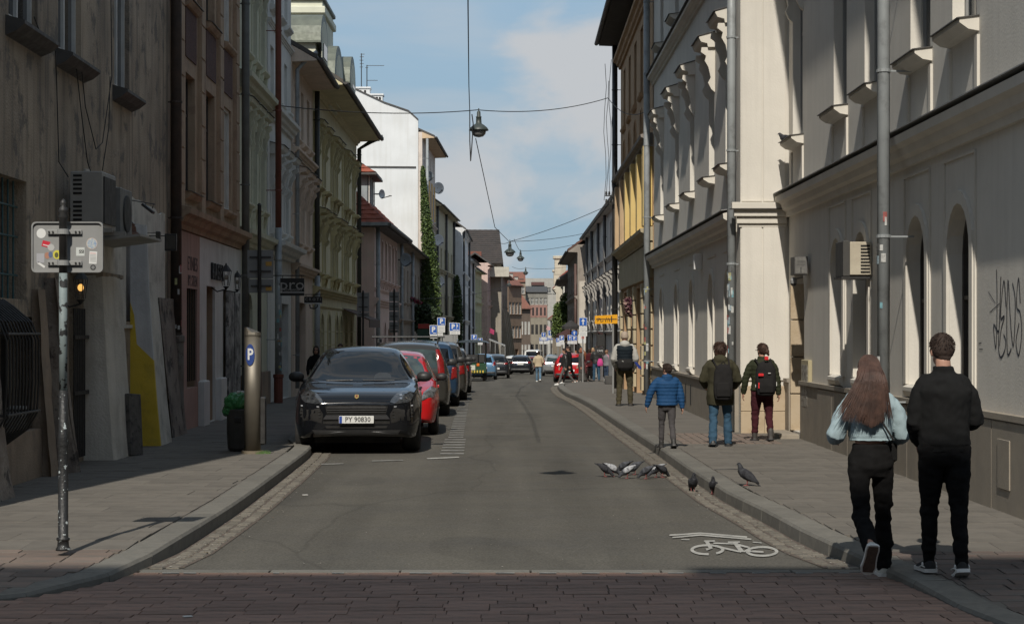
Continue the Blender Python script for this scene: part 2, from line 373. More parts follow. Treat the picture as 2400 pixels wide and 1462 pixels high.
# the crossing of clay pavers in front: dark joint bed, then every paver
strip('brick_paving', [(y, -30, 30, -0.011) for y in (-6, 4, 9, 12, 15.1)], M_['joint'])
paving = bpy.data.objects['brick_paving']
def pave(parent, name, m, x0f, x1f, y0, y1, lx, ly, zf, limit, joint=0.012, seed=1, thick=0.06, stagger=0.5, tilt=0.003):
    """lay slabs row by row; nearest ones individual, rest one stuff mesh"""
    rnd = random.Random(seed); cells = []; y = y0; row = 0
    while y < y1 - 0.02:
        a, b = x0f(y + ly / 2), x1f(y + ly / 2); x = a - rnd.random() * lx * stagger - (lx * 0.5 if row % 2 else 0)
        while x < b:
            w = lx * (1 + rnd.uniform(-0.12, 0.12) * (stagger > 0.2)); c0, c1 = max(x, a), min(x + w, b)
            if c1 - c0 > 0.05: cells.append((c0, c1, y, min(y + ly, y1)))
            x += w
        y += ly; row += 1
    def vis(c):
        cx, cy = (c[0] + c[1]) / 2, (c[2] + c[3]) / 2
        px = HX + FPX * cx / max(cy, 1); py = HY + FPX * (CAMZ - zf(cy)) / max(cy, 1)
        return -30 < px < 2430 and py < 1475
    ind = sorted([c for c in cells if vis(c)], key=lambda c: c[2])[:limit]; si = set(ind)
    variants = {}
    rest = MB()
    for c in cells:
        w, l = c[1] - c[0] - joint, c[3] - c[2] - joint; z = zf((c[2] + c[3]) / 2)
        if c in si:
            key = (round(w, 2), round(l, 2))
            if key not in variants: variants[key] = MB().box(-key[0] / 2, key[0] / 2, -key[1] / 2, key[1] / 2, -thick, 0, 0.0025).mesh(name, m)
            o = ob(name, variants[key], parent, ((c[0] + c[1]) / 2, (c[2] + c[3]) / 2, z + rnd.uniform(-0.003, 0.002)))
            sl = (zf(c[3]) - zf(c[2])) / (c[3] - c[2])
            o.rotation_euler = (sl + rnd.uniform(-tilt, tilt), rnd.uniform(-tilt, tilt), rnd.uniform(-0.008, 0.008))
        elif -14 < c[0] < 14:
            h = rnd.uniform(-0.003, 0.002); z0, z1 = zf(c[2]) + h, zf(c[3]) + h; j = joint / 2
            rest.add([(c[0] + j, c[2] + j, z0), (c[1] - j, c[2] + j, z0), (c[1] - j, c[3] - j, z1), (c[0] + j, c[3] - j, z1),
                      (c[0] + j, c[2] + j, z0 - .05), (c[1] - j, c[2] + j, z0 - .05)], [(0, 1, 2, 3), (4, 5, 1, 0)])
    if rest.v: rest.build(name + '_mass', m, parent, kind='stuff')
KLt = [p for p in KL if p[1] <= 15.5]
def bl(y):
    return max(-12, xat(KL, y) + 0.0) if y > 12.3 else -12
def br(y): return min(12, xat(KR, y)) if y > 9.6 else 12
pave(paving, 'paver', M_['brick'], bl, br, 8.0, 15.0, 0.33, 0.165, lambda y: 0.0, 300, joint=0.006, seed=3)
# flush border stone between paving and asphalt
mbx = ob('border_stone', None, paving)
x = -2.85; k = 0; bm_ = MB().box(0, 0.985, 0, 0.135, -0.06, 0.006, 0.004).mesh('stone', M_['kerb'])
while x < 2.75:
    ob('stone', bm_, mbx, (x, 15.0, 0.0)); x += 1.0
# sidewalks
def side(K, sgn, wall, y0, y1, name):
    rows = []
    for y in sorted(set([y0, y1] + [v for v in YS if y0 < v < y1] + [84, 88.5, 91.5] if y1 > 92 else [y0, y1] + [v for v in YS if y0 < v < y1])):
        xk = xat([p for p in K if p[1] < 92.0], y) + sgn * 0.27; xw = wall(y)
        if sgn > 0 and y > 91.5: xk = 3.2
        rows.append((y, min(xk, xw), max(xk, xw), gz(y) + sh(y) - (0.007 if y < 32 else 0.0)))
    return strip(name, rows, M_['slabsheet'])
swl = side(KL, -1, lambda y: -7.2, 12.2, 300, 'sidewalk'); swl['label'] = 'left pavement under the dark house fronts'
swr = side(KR, 1, lambda y: 6.5, 12.2, 91.5, 'sidewalk'); swr['label'] = 'right pavement along the pale stucco wall'
strip('sidewalk', [(y, 3.95, 9, gz(y) + 0.12) for y in (92.5, 101, 110, 125, 140, 160)], M_['slabsheet'])
redp = mat('red_slab', (0.175, 0.128, 0.103), (0.14, 0.115, 0.096), scale=3, rough=0.9, bump=0.3, bscale=80, rnd=0.2, stain=0.3, staincol=(0.12, 0.11, 0.095), stainscale=2)
pave(swl, 'paver', redp, lambda y: -9, lambda y: xat(KL, y) - 0.3, 12.9, 15.7, 0.36, 0.24, lambda y: sh(y) + 0.002, 140, seed=5)
pave(swl, 'slab', M_['slab'], lambda y: -6.4, lambda y: xat(KL, y) - 0.3, 15.7, 33.0, 0.5, 0.5, lambda y: sh(y) + 0.002, 160, joint=0.004, seed=6, stagger=0.1, tilt=0.001)
redd = mat('dark_red_slab', (0.125, 0.085, 0.07), (0.10, 0.09, 0.08), scale=3, rough=0.9, bump=0.3, bscale=80, rnd=0.2)
pave(swr, 'paver', redd, lambda y: (xat(KR, y) if y > 9.7 else 4.6) + 0.3, lambda y: 9, 10.4, 15.6, 0.4, 0.24, lambda y: sh(y) + 0.002, 130, seed=8)
pave(swr, 'slab', M_['slab'], lambda y: xat(KR, y) + 0.3, lambda y: 5.2, 15.6, 32.9, 0.5, 0.5, lambda y: sh(y) + 0.002, 165, joint=0.004, seed=9, stagger=0.1, tilt=0.001)
# patch of small red setts in the right pavement
pp = ob('paving_patch', None, swr)
mb = MB(); rr = random.Random(4)
for i in range(15):
    for j in range(11):
        x = 2.62 + j * 0.14; y = 30.2 + i * 0.2
        if rr.random() < 0.95: mb.box(x + .008, x + .132, y + .008, y + .19, 0.10, 0.137 + rr.uniform(-.003, .003), 0.004)
mb.build('setts', redp, pp, kind='stuff')
# kerbstones, one by one
def kerb(K, sgn, parent, y0, y1, ln=1.0, name='kerbstone'):
    pts = [Vector(p) for p in K if True]; cum = [0]
    for a, b in zip(pts, pts[1:]): cum.append(cum[-1] + (b - a).length)
    def at(s):
        for i in range(len(pts) - 1):
            if s <= cum[i + 1]: return pts[i].lerp(pts[i + 1], (s - cum[i]) / (cum[i + 1] - cum[i]))
        return pts[-1]
    s = 0
    while s < cum[-1] - 0.2:
        e = min(s + ln, cum[-1]); a, b = at(s), at(e - 0.012)
        if y0 <= a.y <= y1:
            t = (b - a).normalized(); n = Vector((t.y, -t.x)) * (1 if sgn > 0 else -1); L = (b - a).length
            o0, o1 = a, b; nn = n * 0.27
            za, zb = gz(a.y) + sh(a.y), gz(b.y) + sh(b.y); c = 0.02
            mb = MB(); c3 = (o0 + o1) / 2
            def q(p, off, z): w = p + n * off - c3; return (w.x, w.y, z)
            rings = []
            for p, z in ((o0, za), (o1, zb)):
                r = [q(p, 0, z - 0.25), q(p, 0.012, z - c), q(p, 0.03, z + 0.004), q(p, 0.26, z + 0.004), q(p, 0.26, z - 0.25)]
                rings.append(r if sgn < 0 else list(reversed(r)))
            mb.loft(rings); mb.build(name, M_['kerb'], parent, (c3.x, c3.y, 0))
        s = e
kerb(KL, -1, swl, 11.9, 70, 1.0); kerb(KR, 1, swr, 9.0, 94, 1.0)
mbk = MB()
for i in range(len(KL) - 1):
    (x0, y0), (x1, y1) = KL[i], KL[i + 1]
    if y0 >= 60: mbk.add([(x0, y0, gz(y0) - .1), (x1, y1, gz(y1) - .1), (x1, y1, gz(y1) + .13), (x0, y0, gz(y0) + .13), (x1 - .27, y1, gz(y1) + .13), (x0 - .27, y0, gz(y0) + .13)], [(0, 1, 2, 3), (3, 2, 4, 5)])
mbk.build('far_kerb', M_['kerb'], swl, kind='stuff')
# granite sett gutter beside the kerbs
def gutter(K, sgn, y0, y1, limit, seed):
    g = ob('gutter', None, bpy.data.objects['road'], kind='structure'); rnd = random.Random(seed); n = 0; rest = MB(); y = y0
    ms = [MB().box(-.055, .055, -.06, .06, -.03, 0, .009).mesh('sett', M_['sett']), MB().box(-.05, .052, -.075, .075, -.03, 0, .008).mesh('sett', M_['sett']), MB().box(-.058, .05, -.066, .066, -.03, 0, .01).mesh('sett', M_['sett'])]
    base = MB(); ks = np.arange(y0, y1, 1.0)
    for a in ks:
        b = a + 1.0; xa, xb = xat(K, a), xat(K, b); w = -sgn * 0.29
        v = [(xa - .0 * sgn, a, gz(a) + .0015), (xa + w, a, gz(a) + .0015), (xb + w, b, gz(b) + .0015), (xb, b, gz(b) + .0015)]
        base.add(v, [(0, 1, 2, 3) if sgn < 0 else (3, 2, 1, 0)])
    base.build('gutter_bed', M_['joint'], g)
    while y < y1:
        l = rnd.uniform(.125, .15)
        for c in range(2):
            x = xat(K, y) - sgn * (0.08 + c * 0.13) + rnd.uniform(-.012, .012); z = gz(y) + 0.010 + rnd.uniform(-.006, .003)
            if n < limit:
                ob('sett', ms[rnd.randrange(3)], g, (x, y + (c % 2) * .05, z), (rnd.uniform(-.02, .02), rnd.uniform(-.03, .03), rnd.uniform(-.08, .08))); n += 1
            else: rest.box(x - .055, x + .055, y + .008, y + l - .008, z - .02, z)
        y += l
    rest.build('sett_mass', M_['sett'], g, kind='stuff')
gutter(KL, -1, 15.3, 31, 150, 1); gutter(KR, 1, 15.3, 84, 150, 2)
# road markings
rm = ob('road_marking', None, None, kind='structure')
def mark(polypx, m=M_['paint'], z=0.0045, name='marking'):
    mb = MB(); w = [GP(p[0], p[1]) for p in polypx]; V, T = tess([(p.x, p.y) for p in w])
    mb.add([(v[0], v[1], gz(v[1]) + z) for v in V], T); o = mb.build(name, m, rm)
    if mb.f and o.data.polygons[0].normal.z < 0: o.data.flip_normals()
    return o
def stroke(pts, w, closed=False, m=M_['paint'], name='bicycle_symbol', z=0.0045):
    P = [Vector(p) for p in pts]; n = len(P); vs = []; fs = []      # the symbol is painted elongated along the street
    for i in range(n):
        a = P[(i - 1) % n] if closed else P[max(i - 1, 0)]; b = P[(i + 1) % n] if closed else P[min(i + 1, n - 1)]
        t = (b - a).normalized(); q = Vector((-t.y * 1.7, t.x)) * w / 2
        for sg in (1, -1): g = GP(P[i].x + q.x * sg, P[i].y + q.y * sg); vs.append((g.x, g.y, z))
    for i in range(n if closed else n - 1): j = (i + 1) % n; fs.append((2 * i, 2 * i + 1, 2 * j + 1, 2 * j))
    return MB().add(vs, fs).build(name, m, rm)
def ring(cx, cy, rx, ry, a0=0, a1=360, n=28): return [(cx + rx * math.cos(R(a0 + (a1 - a0) * i / n)), cy + ry * math.sin(R(a0 + (a1 - a0) * i / n))) for i in range(n + 1)]
stroke([(1569, 1254.5), (1642, 1249.5), (1751, 1258.8)], 3.4, name='chevron'); stroke([(1576, 1259.8), (1642, 1253.8), (1761, 1264)], 3.4, name='chevron')
stroke([(1597, 1264.5), (1616, 1265)], 2.1); stroke([(1764, 1270.5), (1785, 1272.5)], 2.1)
stroke(ring(1658, 1288.5, 36, 10.5, 85, 290), 4.7); stroke(ring(1658, 1288.5, 36, 10.5, -62, 55, 12), 4.7, z=.0048); stroke(ring(1786, 1292.5, 34.5, 10.2, 0, 352, 36), 4.7, True)
stroke([(1650, 1268.6), (1676, 1268.4)], 2.9, z=.006); stroke([(1656, 1269), (1666, 1285), (1655, 1288)], 5.5, z=.005)
stroke([(1667, 1278), (1730, 1292.5), (1746, 1292.5), (1756, 1284), (1724, 1275)], 3.9, z=.0056); stroke([(1672, 1273), (1724, 1275)], 3.1, z=.0052)
stroke([(1722, 1271.5), (1739, 1294)], 6.5, z=.0065); stroke([(1706, 1271.3), (1734, 1271)], 3.1, z=.007); stroke([(1748, 1291.5), (1790, 1294)], 4.2, z=.0049)
for x0, x1 in ((380, 420), (430, 460), (640, 655), (778, 806), (960, 1012), (1060, 1100), (1162, 1206), (1264, 1304), (1364, 1405), (1466, 1504), (1565, 1602), (1664, 1702), (1763, 1803), (1865, 1905), (1966, 1990)):
    mark([(x0, 1341.5), (x1, 1341.8), (x1, 1344.2), (x0, 1344)], M_['paintw'], name='dash')
y = 29.6; i = 0
while y < 64:
    xc = interp(y, [29, 40, 55, 70], [-0.90, -1.08, -1.32, -1.48]); L = 0.26 if i > 5 else 0.36
    z = gz(y) + .0045
    MB().add([(xc - L / 2, y, z), (xc + L / 2, y, z), (xc + L / 2, y + .30, gz(y + .3) + .0045), (xc - L / 2, y + .3, gz(y + .3) + .0045)], [(0, 1, 2, 3)]).build('parking_dash', M_['paintw'], rm)
    y += 0.78 if y < 45 else 1.0; i += 1
mark([(1000, 1073.5), (1075, 1070), (1077, 1072.5), (1002, 1076)], M_['paint'], name='bay_line'); mark([(872, 1079), (945, 1077.5), (945, 1079.5), (872, 1081.5)], M_['paintw'], name='bay_line')
mark([(735, 1087), (805, 1085.5), (805, 1087.5), (735, 1089.5)], M_['paintw'], name='bay_line')
# litter
lit = [(1278, 1159, 1), (575, 0, 0)]
for (px, py, h) in ((1633, 1160, 0), (440, 1445, 0), (715, 1160, 0)):
    p = GP(px, py, h); MB().box(-.03, .03, -.02, .02, 0, .008, .003).build('litter', M_['white'], None, p, 0.4, label={1633: 'white scrap on the asphalt below the front pigeons', 440: 'pale scrap on the brick crossing at the bottom left', 715: 'tiny pale scrap on the asphalt near the left kerb'}[px], cat='litter')
# ================================================================= BUILDINGS
class Bld:
    def __init__(s, name, label, A, B, ztop, m, side, depth=9.0, cat='building', zdown=0.6, group=None):
        s.A, s.B, s.side, s.m, s.ztop, s.depth = A, B, side, m, ztop, depth
        s.len = math.hypot(B[0] - A[0], B[1] - A[1]); O = A if side == 'L' else B; E = B if side == 'L' else A
        s.O = O; s.zb = gz(O[1]) + (0.12 if O[1] < 300 else 0); s.ang = math.atan2(E[1] - O[1], E[0] - O[0])
        s.root = thing(name, label, cat, (O[0], O[1], s.zb), s.ang, group)
        s.op = []; s.zdown = zdown; s.cache = {}
    def t(s, px):
        k = (px - HX) / FPX; dx, dy = s.B[0] - s.A[0], s.B[1] - s.A[1]
        return (k * s.A[1] - s.A[0]) / (dx - k * dy)
    def u(s, px): t = s.t(px); return t * s.len if s.side == 'L' else (1 - t) * s.len
    def uo(s, px, o):      # same, on a plane standing o in front of the wall
        nx = o if s.side == 'L' else -o; A, B = s.A, s.B; s.A, s.B = (A[0] + nx, A[1]), (B[0] + nx, B[1]); r = s.u(px); s.A, s.B = A, B; return r
    def uY(s, Y): t = (Y - s.A[1]) / (s.B[1] - s.A[1]); return t * s.len if s.side == 'L' else (1 - t) * s.len
    def z(s, px, py): Y = s.A[1] + s.t(px) * (s.B[1] - s.A[1]); return CAMZ - (py - HY) / FPX * Y
    def hole(s, u0, u1, z0, z1, arch=False, d=0.25, frac=None):
        if u0 > u1: u0, u1 = u1, u0
        pts = [(u0, z0), (u1, z0)]
        if arch:
            w = (u1 - u0) / 2; rise = w if frac is None else w * frac; c = (u0 + u1) / 2; n = 8
            pts += [(c + w * math.cos(math.pi * i / n), z1 - rise + rise * math.sin(math.pi * i / n)) for i in range(n + 1)]
        else: pts += [(u1, z1), (u0, z1)]
        s.op.append((pts, d)); return pts
    def wall(s, back=True, endz=None):
        zb = s.zb; mb = MB(); Z0 = zb - s.zdown; ol = [(0, Z0), (s.len, Z0), (s.len, s.ztop), (0, s.ztop)]
        V, T = tess(ol, [o[0] for o in s.op]); mb.add([(v[0], 0, v[1] - zb) for v in V], T)
        for pts, d in s.op:
            n = len(pts); vs = [(p[0], 0, p[1] - zb) for p in pts] + [(p[0], d, p[1] - zb) for p in pts]
            mb.add(vs, [(i, n + i, n + (i + 1) % n, (i + 1) % n) for i in range(n)])
            mb.add([(p[0], d, p[1] - zb) for p in pts], [tuple(range(n))])
        D = s.depth; L = s.len; a, b = Z0 - zb, s.ztop - zb
        mb.add([(0, 0, a), (0, D, a), (0, D, b), (0, 0, b)], [(0, 3, 2, 1)]); mb.add([(L, 0, a), (L, D, a), (L, D, b), (L, 0, b)], [(0, 1, 2, 3)])
        mb.add([(0, D, a), (L, D, a), (L, D, b), (0, D, b)], [(0, 3, 2, 1)]); mb.add([(0, 0, b), (L, 0, b), (L, D, b), (0, D, b)], [(0, 1, 2, 3)])
        o = mb.build('wall', s.m, s.root)
        bm = bmesh.new(); bm.from_mesh(o.data); bmesh.ops.remove_doubles(bm, verts=bm.verts, dist=0.0005)
        # make the street front point to -y
        for f in bm.faces:
            if abs(f.normal.y) > .99 and abs(f.calc_center_median().y) < .001 and f.normal.y > 0: f.normal_flip()
        bm.to_mesh(o.data); bm.free(); return o
    def run(s, name, prof, m, u0=0, u1=None, z=0):    # a moulding along the front; prof = (outwards, up) polygon
        u1 = s.len if u1 is None else u1
        return MB().prof([(-p[0], z + p[1] - s.zb) for p in prof], u0, u1).build(name, m, s.root)
    def cornice(s, z, h=0.3, p=0.25, m=None, u0=0, u1=None, name='cornice'):
        pr = [(-.01, 0), (p * .25, 0), (p * .3, h * .25), (p * .55, h * .35), (p * .65, h * .6), (p * .95, h * .72), (p, h), (p * .1, h * 1.18), (-.01, h * 1.18)]
        return s.run(name, list(reversed(pr)), m or s.m, u0, u1, z)
    def part(s, name, mb, m, parent=None, **kw): return mb.build(name, m, parent or s.root, **kw)
    def boxp(s, name, u0, u1, o0, o1, z0, z1, m, bev=0):   # o = outward distance
        return MB().box(u0, u1, -o1, -o0, z0 - s.zb, z1 - s.zb, bev).build(name, m, s.root)
    def window(s, u0, u1, z0, z1, st, arch=False):
        """st: d recess, fm frame mat, nx, ny, sill, hood, sur(round), apron, gm glass, fw"""
        if u0 > u1: u0, u1 = u1, u0
        if u0 < 0.05 or u1 > s.len - 0.05: return
        d = st.get('d', 0.25); pts = s.hole(u0, u1, z0, z1, arch, d + 0.02)
        w, h = round(u1 - u0, 2), round(z1 - z0, 2); key = (w, h, id(st), arch)
        if key not in s.cache:
            fw = st.get('fw', .06); fm = st.get('fm', M_['white']); mb = MB(); hw = w / 2; H = h - (hw * 1.0 if arch else 0)
            y0, y1 = d - .09, d - .02
            for a in (-hw, hw - fw): mb.box(a, a + fw, y0, y1, 0, H)
            mb.box(-hw + fw, hw - fw, y0, y1, 0, fw)
            if not arch: mb.box(-hw + fw, hw - fw, y0, y1, h - fw, h)
            else:
                n = 10; q = []
                for i in range(n + 1):
                    a = math.pi * i / n; q.append((hw * math.cos(a), H + hw * math.sin(a)))
                for i in range(n):
                    (xa, za), (xb, zb_) = q[i], q[i + 1]; f = 1 - fw / hw
                    mb.prism([(xa, za), (xb, zb_), (xb * f, H + (zb_ - H) * f), (xa * f, H + (za - H) * f)], y0, y1)
            for i in range(1, st.get('nx', 2)): c = -hw + w * i / st.get('nx', 2); mb.box(c - fw * .55, c + fw * .55, y0 + .004, y1, fw, (H if arch else h - fw))
            for z in st.get('bars', (0.68,)): mb.box(-hw + fw, hw - fw, y0 + .008, y1, h * z - fw * .4, h * z + fw * .4)
            fr = mb.mesh('window', fm)
            pz = MB(); yy = d - .045
            if arch:
                n = 10; P = [(-hw + .01, yy, .01), (hw - .01, yy, .01)] + [((hw - .01) * math.cos(math.pi * i / n), yy, H + (hw - .01) * math.sin(math.pi * i / n)) for i in range(n + 1)]
                pz.add(P, [tuple(range(len(P)))])
            else: pz.add([(-hw + .01, yy, .01), (hw - .01, yy, .01), (hw - .01, yy, h - .01), (-hw + .01, yy, h - .01)], [(0, 1, 2, 3)])
            pane = pz.mesh('pane', st.get('gm', M_['glass'])); extras = []
            sm = st.get('sm', s.m)
            if st.get('sill', 1):
                e = st.get('sillw', .14); p = st.get('sillp', .16); mb = MB().prof([(.0, -.10), (0.0, -.001), (-p, -.03), (-p, -.075), (-p * .55, -.14), (0.0, -.16)], -hw - e, hw + e)
                extras.append(('sill', mb.mesh('sill', sm)))
                if st.get('flash'): extras.append(('sill_flashing', MB().prof([(0.0, .003), (-p - .03, -.026), (-p - .03, -.036), (0.0, -.007)][::-1], -hw - e - .02, hw + e + .02).mesh('sill_flashing', M_['lead'])))
            if st.get('sur'):
                a = st['sur']; q = .035; mb = MB(); mb.box(-hw - a, -hw - .001, -q, -.001, 0.0, H if arch else h); mb.box(hw + .001, hw + a, -q, -.001, 0.0, H if arch else h)
                if arch:
                    n = 10
                    for i in range(n):
                        a0, a1 = math.pi * i / n, math.pi * (i + 1) / n; r0, r1 = hw + .001, hw + a
                        mb.prism([(r1 * math.cos(a0), H + r1 * math.sin(a0)), (r1 * math.cos(a1), H + r1 * math.sin(a1)), (r0 * math.cos(a1), H + r0 * math.sin(a1)), (r0 * math.cos(a0), H + r0 * math.sin(a0))], -q, -.001)
                else: mb.box(-hw - a, hw + a, -q, -.001, h + .001, h + a)
                extras.append(('surround', mb.mesh('surround', sm)))
            if st.get('hood'):
                hp = st.get('hoodp', .34); hz = h + st.get('hoodz', .32); e = st.get('hoodw', .18); mb = MB()
                mb.prof([(0, 0 + hz), (-hp * .45, hz), (-hp * .5, hz + .07), (-hp * .88, hz + .10), (-hp, hz + .17), (-hp, hz + .20), (0, hz + .29)], -hw - e, hw + e)
                extras.append(('hood', mb.mesh('hood', sm)))
                extras.append(('hood_flashing', MB().prof([(0, hz + .31), (-hp - .035, hz + .212), (-hp - .035, hz + .200), (0, hz + .293)], -hw - e - .02, hw + e + .02).mesh('hood_flashing', M_['lead'])))
                if st.get('brk', 1):
                    for sx_ in (-1, 1):
                        c = sx_ * (hw + .06); z_ = hz; pr = [(0, z_), (-hp * .82, z_), (-hp * .86, z_ - .09), (-hp * .55, z_ - .16), (-hp * .62, z_ - .26), (-hp * .40, z_ - .38), (-hp * .26, z_ - .58), (-hp * .42, z_ - .68), (-hp * .22, z_ - .80), (0, z_ - .86)]
                        extras.append(('bracket', MB().prof(pr, c - .055, c + .055).mesh('bracket', sm)))
            if st.get('apron'):
                az = st['apron']; mb = MB()
                for sx_ in (-1, 1):
                    c = sx_ * (hw + .02); mb.prof([(0, -.16), (-.11, -.16), (-.09, -.30), (-.035, -.42), (-.035, -az), (0, -az)], c - .08, c + .08)
                mb.box(-hw + .1, hw - .1, -.02, -.001, -az + .08, -.26)
                extras.append(('apron', mb.mesh('apron', sm)))
            s.cache[key] = (fr, pane, extras)
        fr, pane, extras = s.cache[key]
        o = ob('window', fr, s.root, ((u0 + u1) / 2, 0, z0 - s.zb)); ob('pane', pane, o)
        for nm, me in extras: ob(nm, me, o)
        return o
    def pipe(s, u, z0, z1, m=None, r=.065, off=.13, name='downpipe', bands=True, top=None):
        m = m or M_['zinc']; mb = MB(); mb.smooth = True; zb = s.zb
        pts = [(u, -off, z0 - zb), (u, -off, z1 - zb)]
        if top: pts = [(u, -off, z0 - zb), (u, -off, z1 - .5 - zb), (u, -off - top * .5, z1 - .2 - zb), (u, -off - top, z1 - zb)]
        mb.tube(pts, r, 12); mb.smooth = False
        if bands:
            z = z0 + .9
            while z < z1 - .6: mb.lathe([(r + .012, z - zb), (r + .012, z + .035 - zb)], (u, -off, 0), 12); mb.box(u - .012, u + .012, -off, 0, z + .005 - zb, z + .025 - zb); z += 1.95
        return mb.build(name, m, s.root)
    def roof(s, ov, pitch, m, gutter=True, thick=.14, ridge=None, soffit=None, gm=None, tiles=0.0, e0=.0, e1=.0):
        z = s.ztop - s.zb; D = s.depth; rd = (D / 2 if ridge is None else ridge); up = rd * math.tan(R(pitch)); k = math.tan(R(pitch)) * ov
        L = s.len; mb = MB()
        mb.prof([(-ov, z - k + .02), (rd, z + up + .02), (D + .1, z + .02), (D + .1, z + .02 + thick), (rd, z + up + thick + .04), (-ov, z - k + thick)][::-1], -e0, L + e1)
        rf = mb.build('roof', m, s.root)
        if tiles:
            tb = MB(); sl = math.hypot(rd + ov, up + k); n = int(sl / tiles)
            for i in range(n):
                a = i / n; y = -ov + (rd + ov) * a; zz = z - k + (up + k) * a + thick + .02; b = (i + 1.1) / n; y2 = -ov + (rd + ov) * b; z2 = z - k + (up + k) * b + thick
                tb.prof([(y, zz - .03), (y, zz + .025), (y2, z2 + .008), (y2, z2 - .03)], -e0 + .01, L + e1 - .01)
            tb.build('tile_courses', m, rf, kind='stuff')
        if ov > .15:
            sm = soffit or s.m
            mb = MB().prof([(-ov + .02, z - k - .02), (-ov + .02, z - k + .015), (0, z + .0), (0, z - k - .05)][::-1], 0.01, L - .01)
            # brackets of the eave
            mb.build('soffit', sm, s.root)
        if gutter:
            g = MB(); g.smooth = True; n = 8; pts = []
            for u in (-e0, L + e1):
                for j in range(n + 1): a = math.pi + math.pi * j / n; pts.append((u, -ov - .07 + .075 * math.cos(a), z - k + .06 + .075 * math.sin(a)))
            g.add(pts, [(j, j + 1, n + 2 + j, n + 1 + j) for j in range(n)]); g.add(pts[:n + 1], [tuple(range(n + 1))])
            g.build('gutter', gm or M_['lead'], s.root)
        return rf
    def grooves(s, u0, u1, zs, m, h=.03, name='joint'):
        mb = MB()
        for z in zs: mb.box(u0, u1, -.006, -.001, z - s.zb, z + h - s.zb)
        return mb.build(name + '_lines', m, s.root, kind='stuff')

WF = M_['white']; darkf = mat('dark_wood_frame', (0.035, 0.03, 0.027), (0.05, 0.042, 0.036), scale=5, rough=0.6)
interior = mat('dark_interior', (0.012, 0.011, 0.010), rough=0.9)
blind = mat('pale_blind', (0.42, 0.40, 0.35), (0.34, 0.325, 0.29), scale=2, rough=.7)
greyglass = mat('curtained_glass', (0.10, 0.095, 0.085), (0.05, 0.05, 0.048), scale=1.2, rough=.15, streak=.5, streakcol=(.2, .19, .165))

# ---------- building behind the camera, across the side street: it shades the crossing
bk = Bld('building', 'tall tenement across the side street behind the viewer', (16, -4.0), (-1.55, -4.0), 18.6, plaster('back_wall', (0.3, 0.28, 0.24)), 'L', 8)
stb = dict(d=.2, nx=2)
for fl in range(4):
    for i in range(6): bk.window(1 + i * 2.8, 2.3 + i * 2.8, 1.2 + fl * 4.1, 3.4 + fl * 4.1, stb)
bk.wall()
bk2 = Bld('building', 'lower tenement behind the viewer on the left', (-1.6, -4.0), (-24, -4.0), 18.15, plaster('back_wall2', (0.33, 0.29, 0.22)), 'L', 8)
for fl in range(4):
    for i in range(7): bk2.window(1 + i * 2.9, 2.3 + i * 2.9, 1.2 + fl * 4.1, 3.4 + fl * 4.1, stb)
bk2.wall()

PK = 1.62  # left fronts' plaster brightened in the colour itself to lift their shade
# ---------- L1: dark stucco house with sloped buttresses
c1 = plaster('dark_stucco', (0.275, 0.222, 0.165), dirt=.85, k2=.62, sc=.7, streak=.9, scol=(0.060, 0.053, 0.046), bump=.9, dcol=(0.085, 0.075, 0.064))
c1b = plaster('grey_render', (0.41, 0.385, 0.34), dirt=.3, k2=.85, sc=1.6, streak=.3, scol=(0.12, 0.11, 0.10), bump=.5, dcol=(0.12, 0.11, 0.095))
L1 = Bld('tenement', 'dark stained stucco tenement with sloped buttresses, nearest on the left', (-5.62, 15.5), (-5.80, 33.3), 17.0, c1, 'L', 9)
sw = dict(d=.16, fm=WF, nx=2, bars=(.72,), sill=0)
for px0, px1 in ((52, 100), (136, 190), (268, 303)):
    u0, u1 = L1.u(px0), L1.u(px1)
    if px0 == 52: u0, u1 = L1.u(20), L1.u(88)
    for zz in (5.42, 9.3, 13.2):
        L1.window(u0, u1, zz, zz + 2.1, sw)
        L1.part('sill', MB().prof([(0.0, zz - L1.zb - .02), (-.22, zz - L1.zb - .08), (-.22, zz - L1.zb - .12), (-.12, zz - L1.zb - .2), (0.0, zz - L1.zb - .25)], u0 - .15, u1 + .2), M_['lead'])
# ground floor openings
L1.hole(L1.u(-60), L1.u(62), 2.22, 3.6, d=.45); L1.hole(L1.u(162), L1.u(192), .35, 3.45, d=.6)
L1.hole(L1.u(0), L1.u(88), .62, 2.02, d=.4); L1.hole(L1.u(292), L1.u(322), 2.0, 3.42, d=.7)
L1.wall()
teal = mat('teal_bars', (0.03, 0.10, 0.11), rough=.5)
L1.boxp('dark_glass', L1.u(-59), L1.u(61), -.43, -.40, 2.23, 3.59, M_['glass'])
for i in range(9):
    uu = L1.u(-59) + (L1.u(61) - L1.u(-59)) * (i + .5) / 9
    L1.part('bar', MB().tube([(uu, .12, 2.22 - L1.zb), (uu, .12, 3.6 - L1.zb)], .012, 6), teal)
for z in (2.5, 2.95, 3.3): L1.part('bar', MB().tube([(L1.u(-59), .105, z - L1.zb), (L1.u(61), .105, z - L1.zb)], .012, 6), teal)
L1.boxp('dark_recess', L1.u(163), L1.u(191), -.58, -.55, .36, 3.44, interior); L1.boxp('dark_recess', L1.u(1), L1.u(87), -.38, -.35, .63, 2.01, interior)
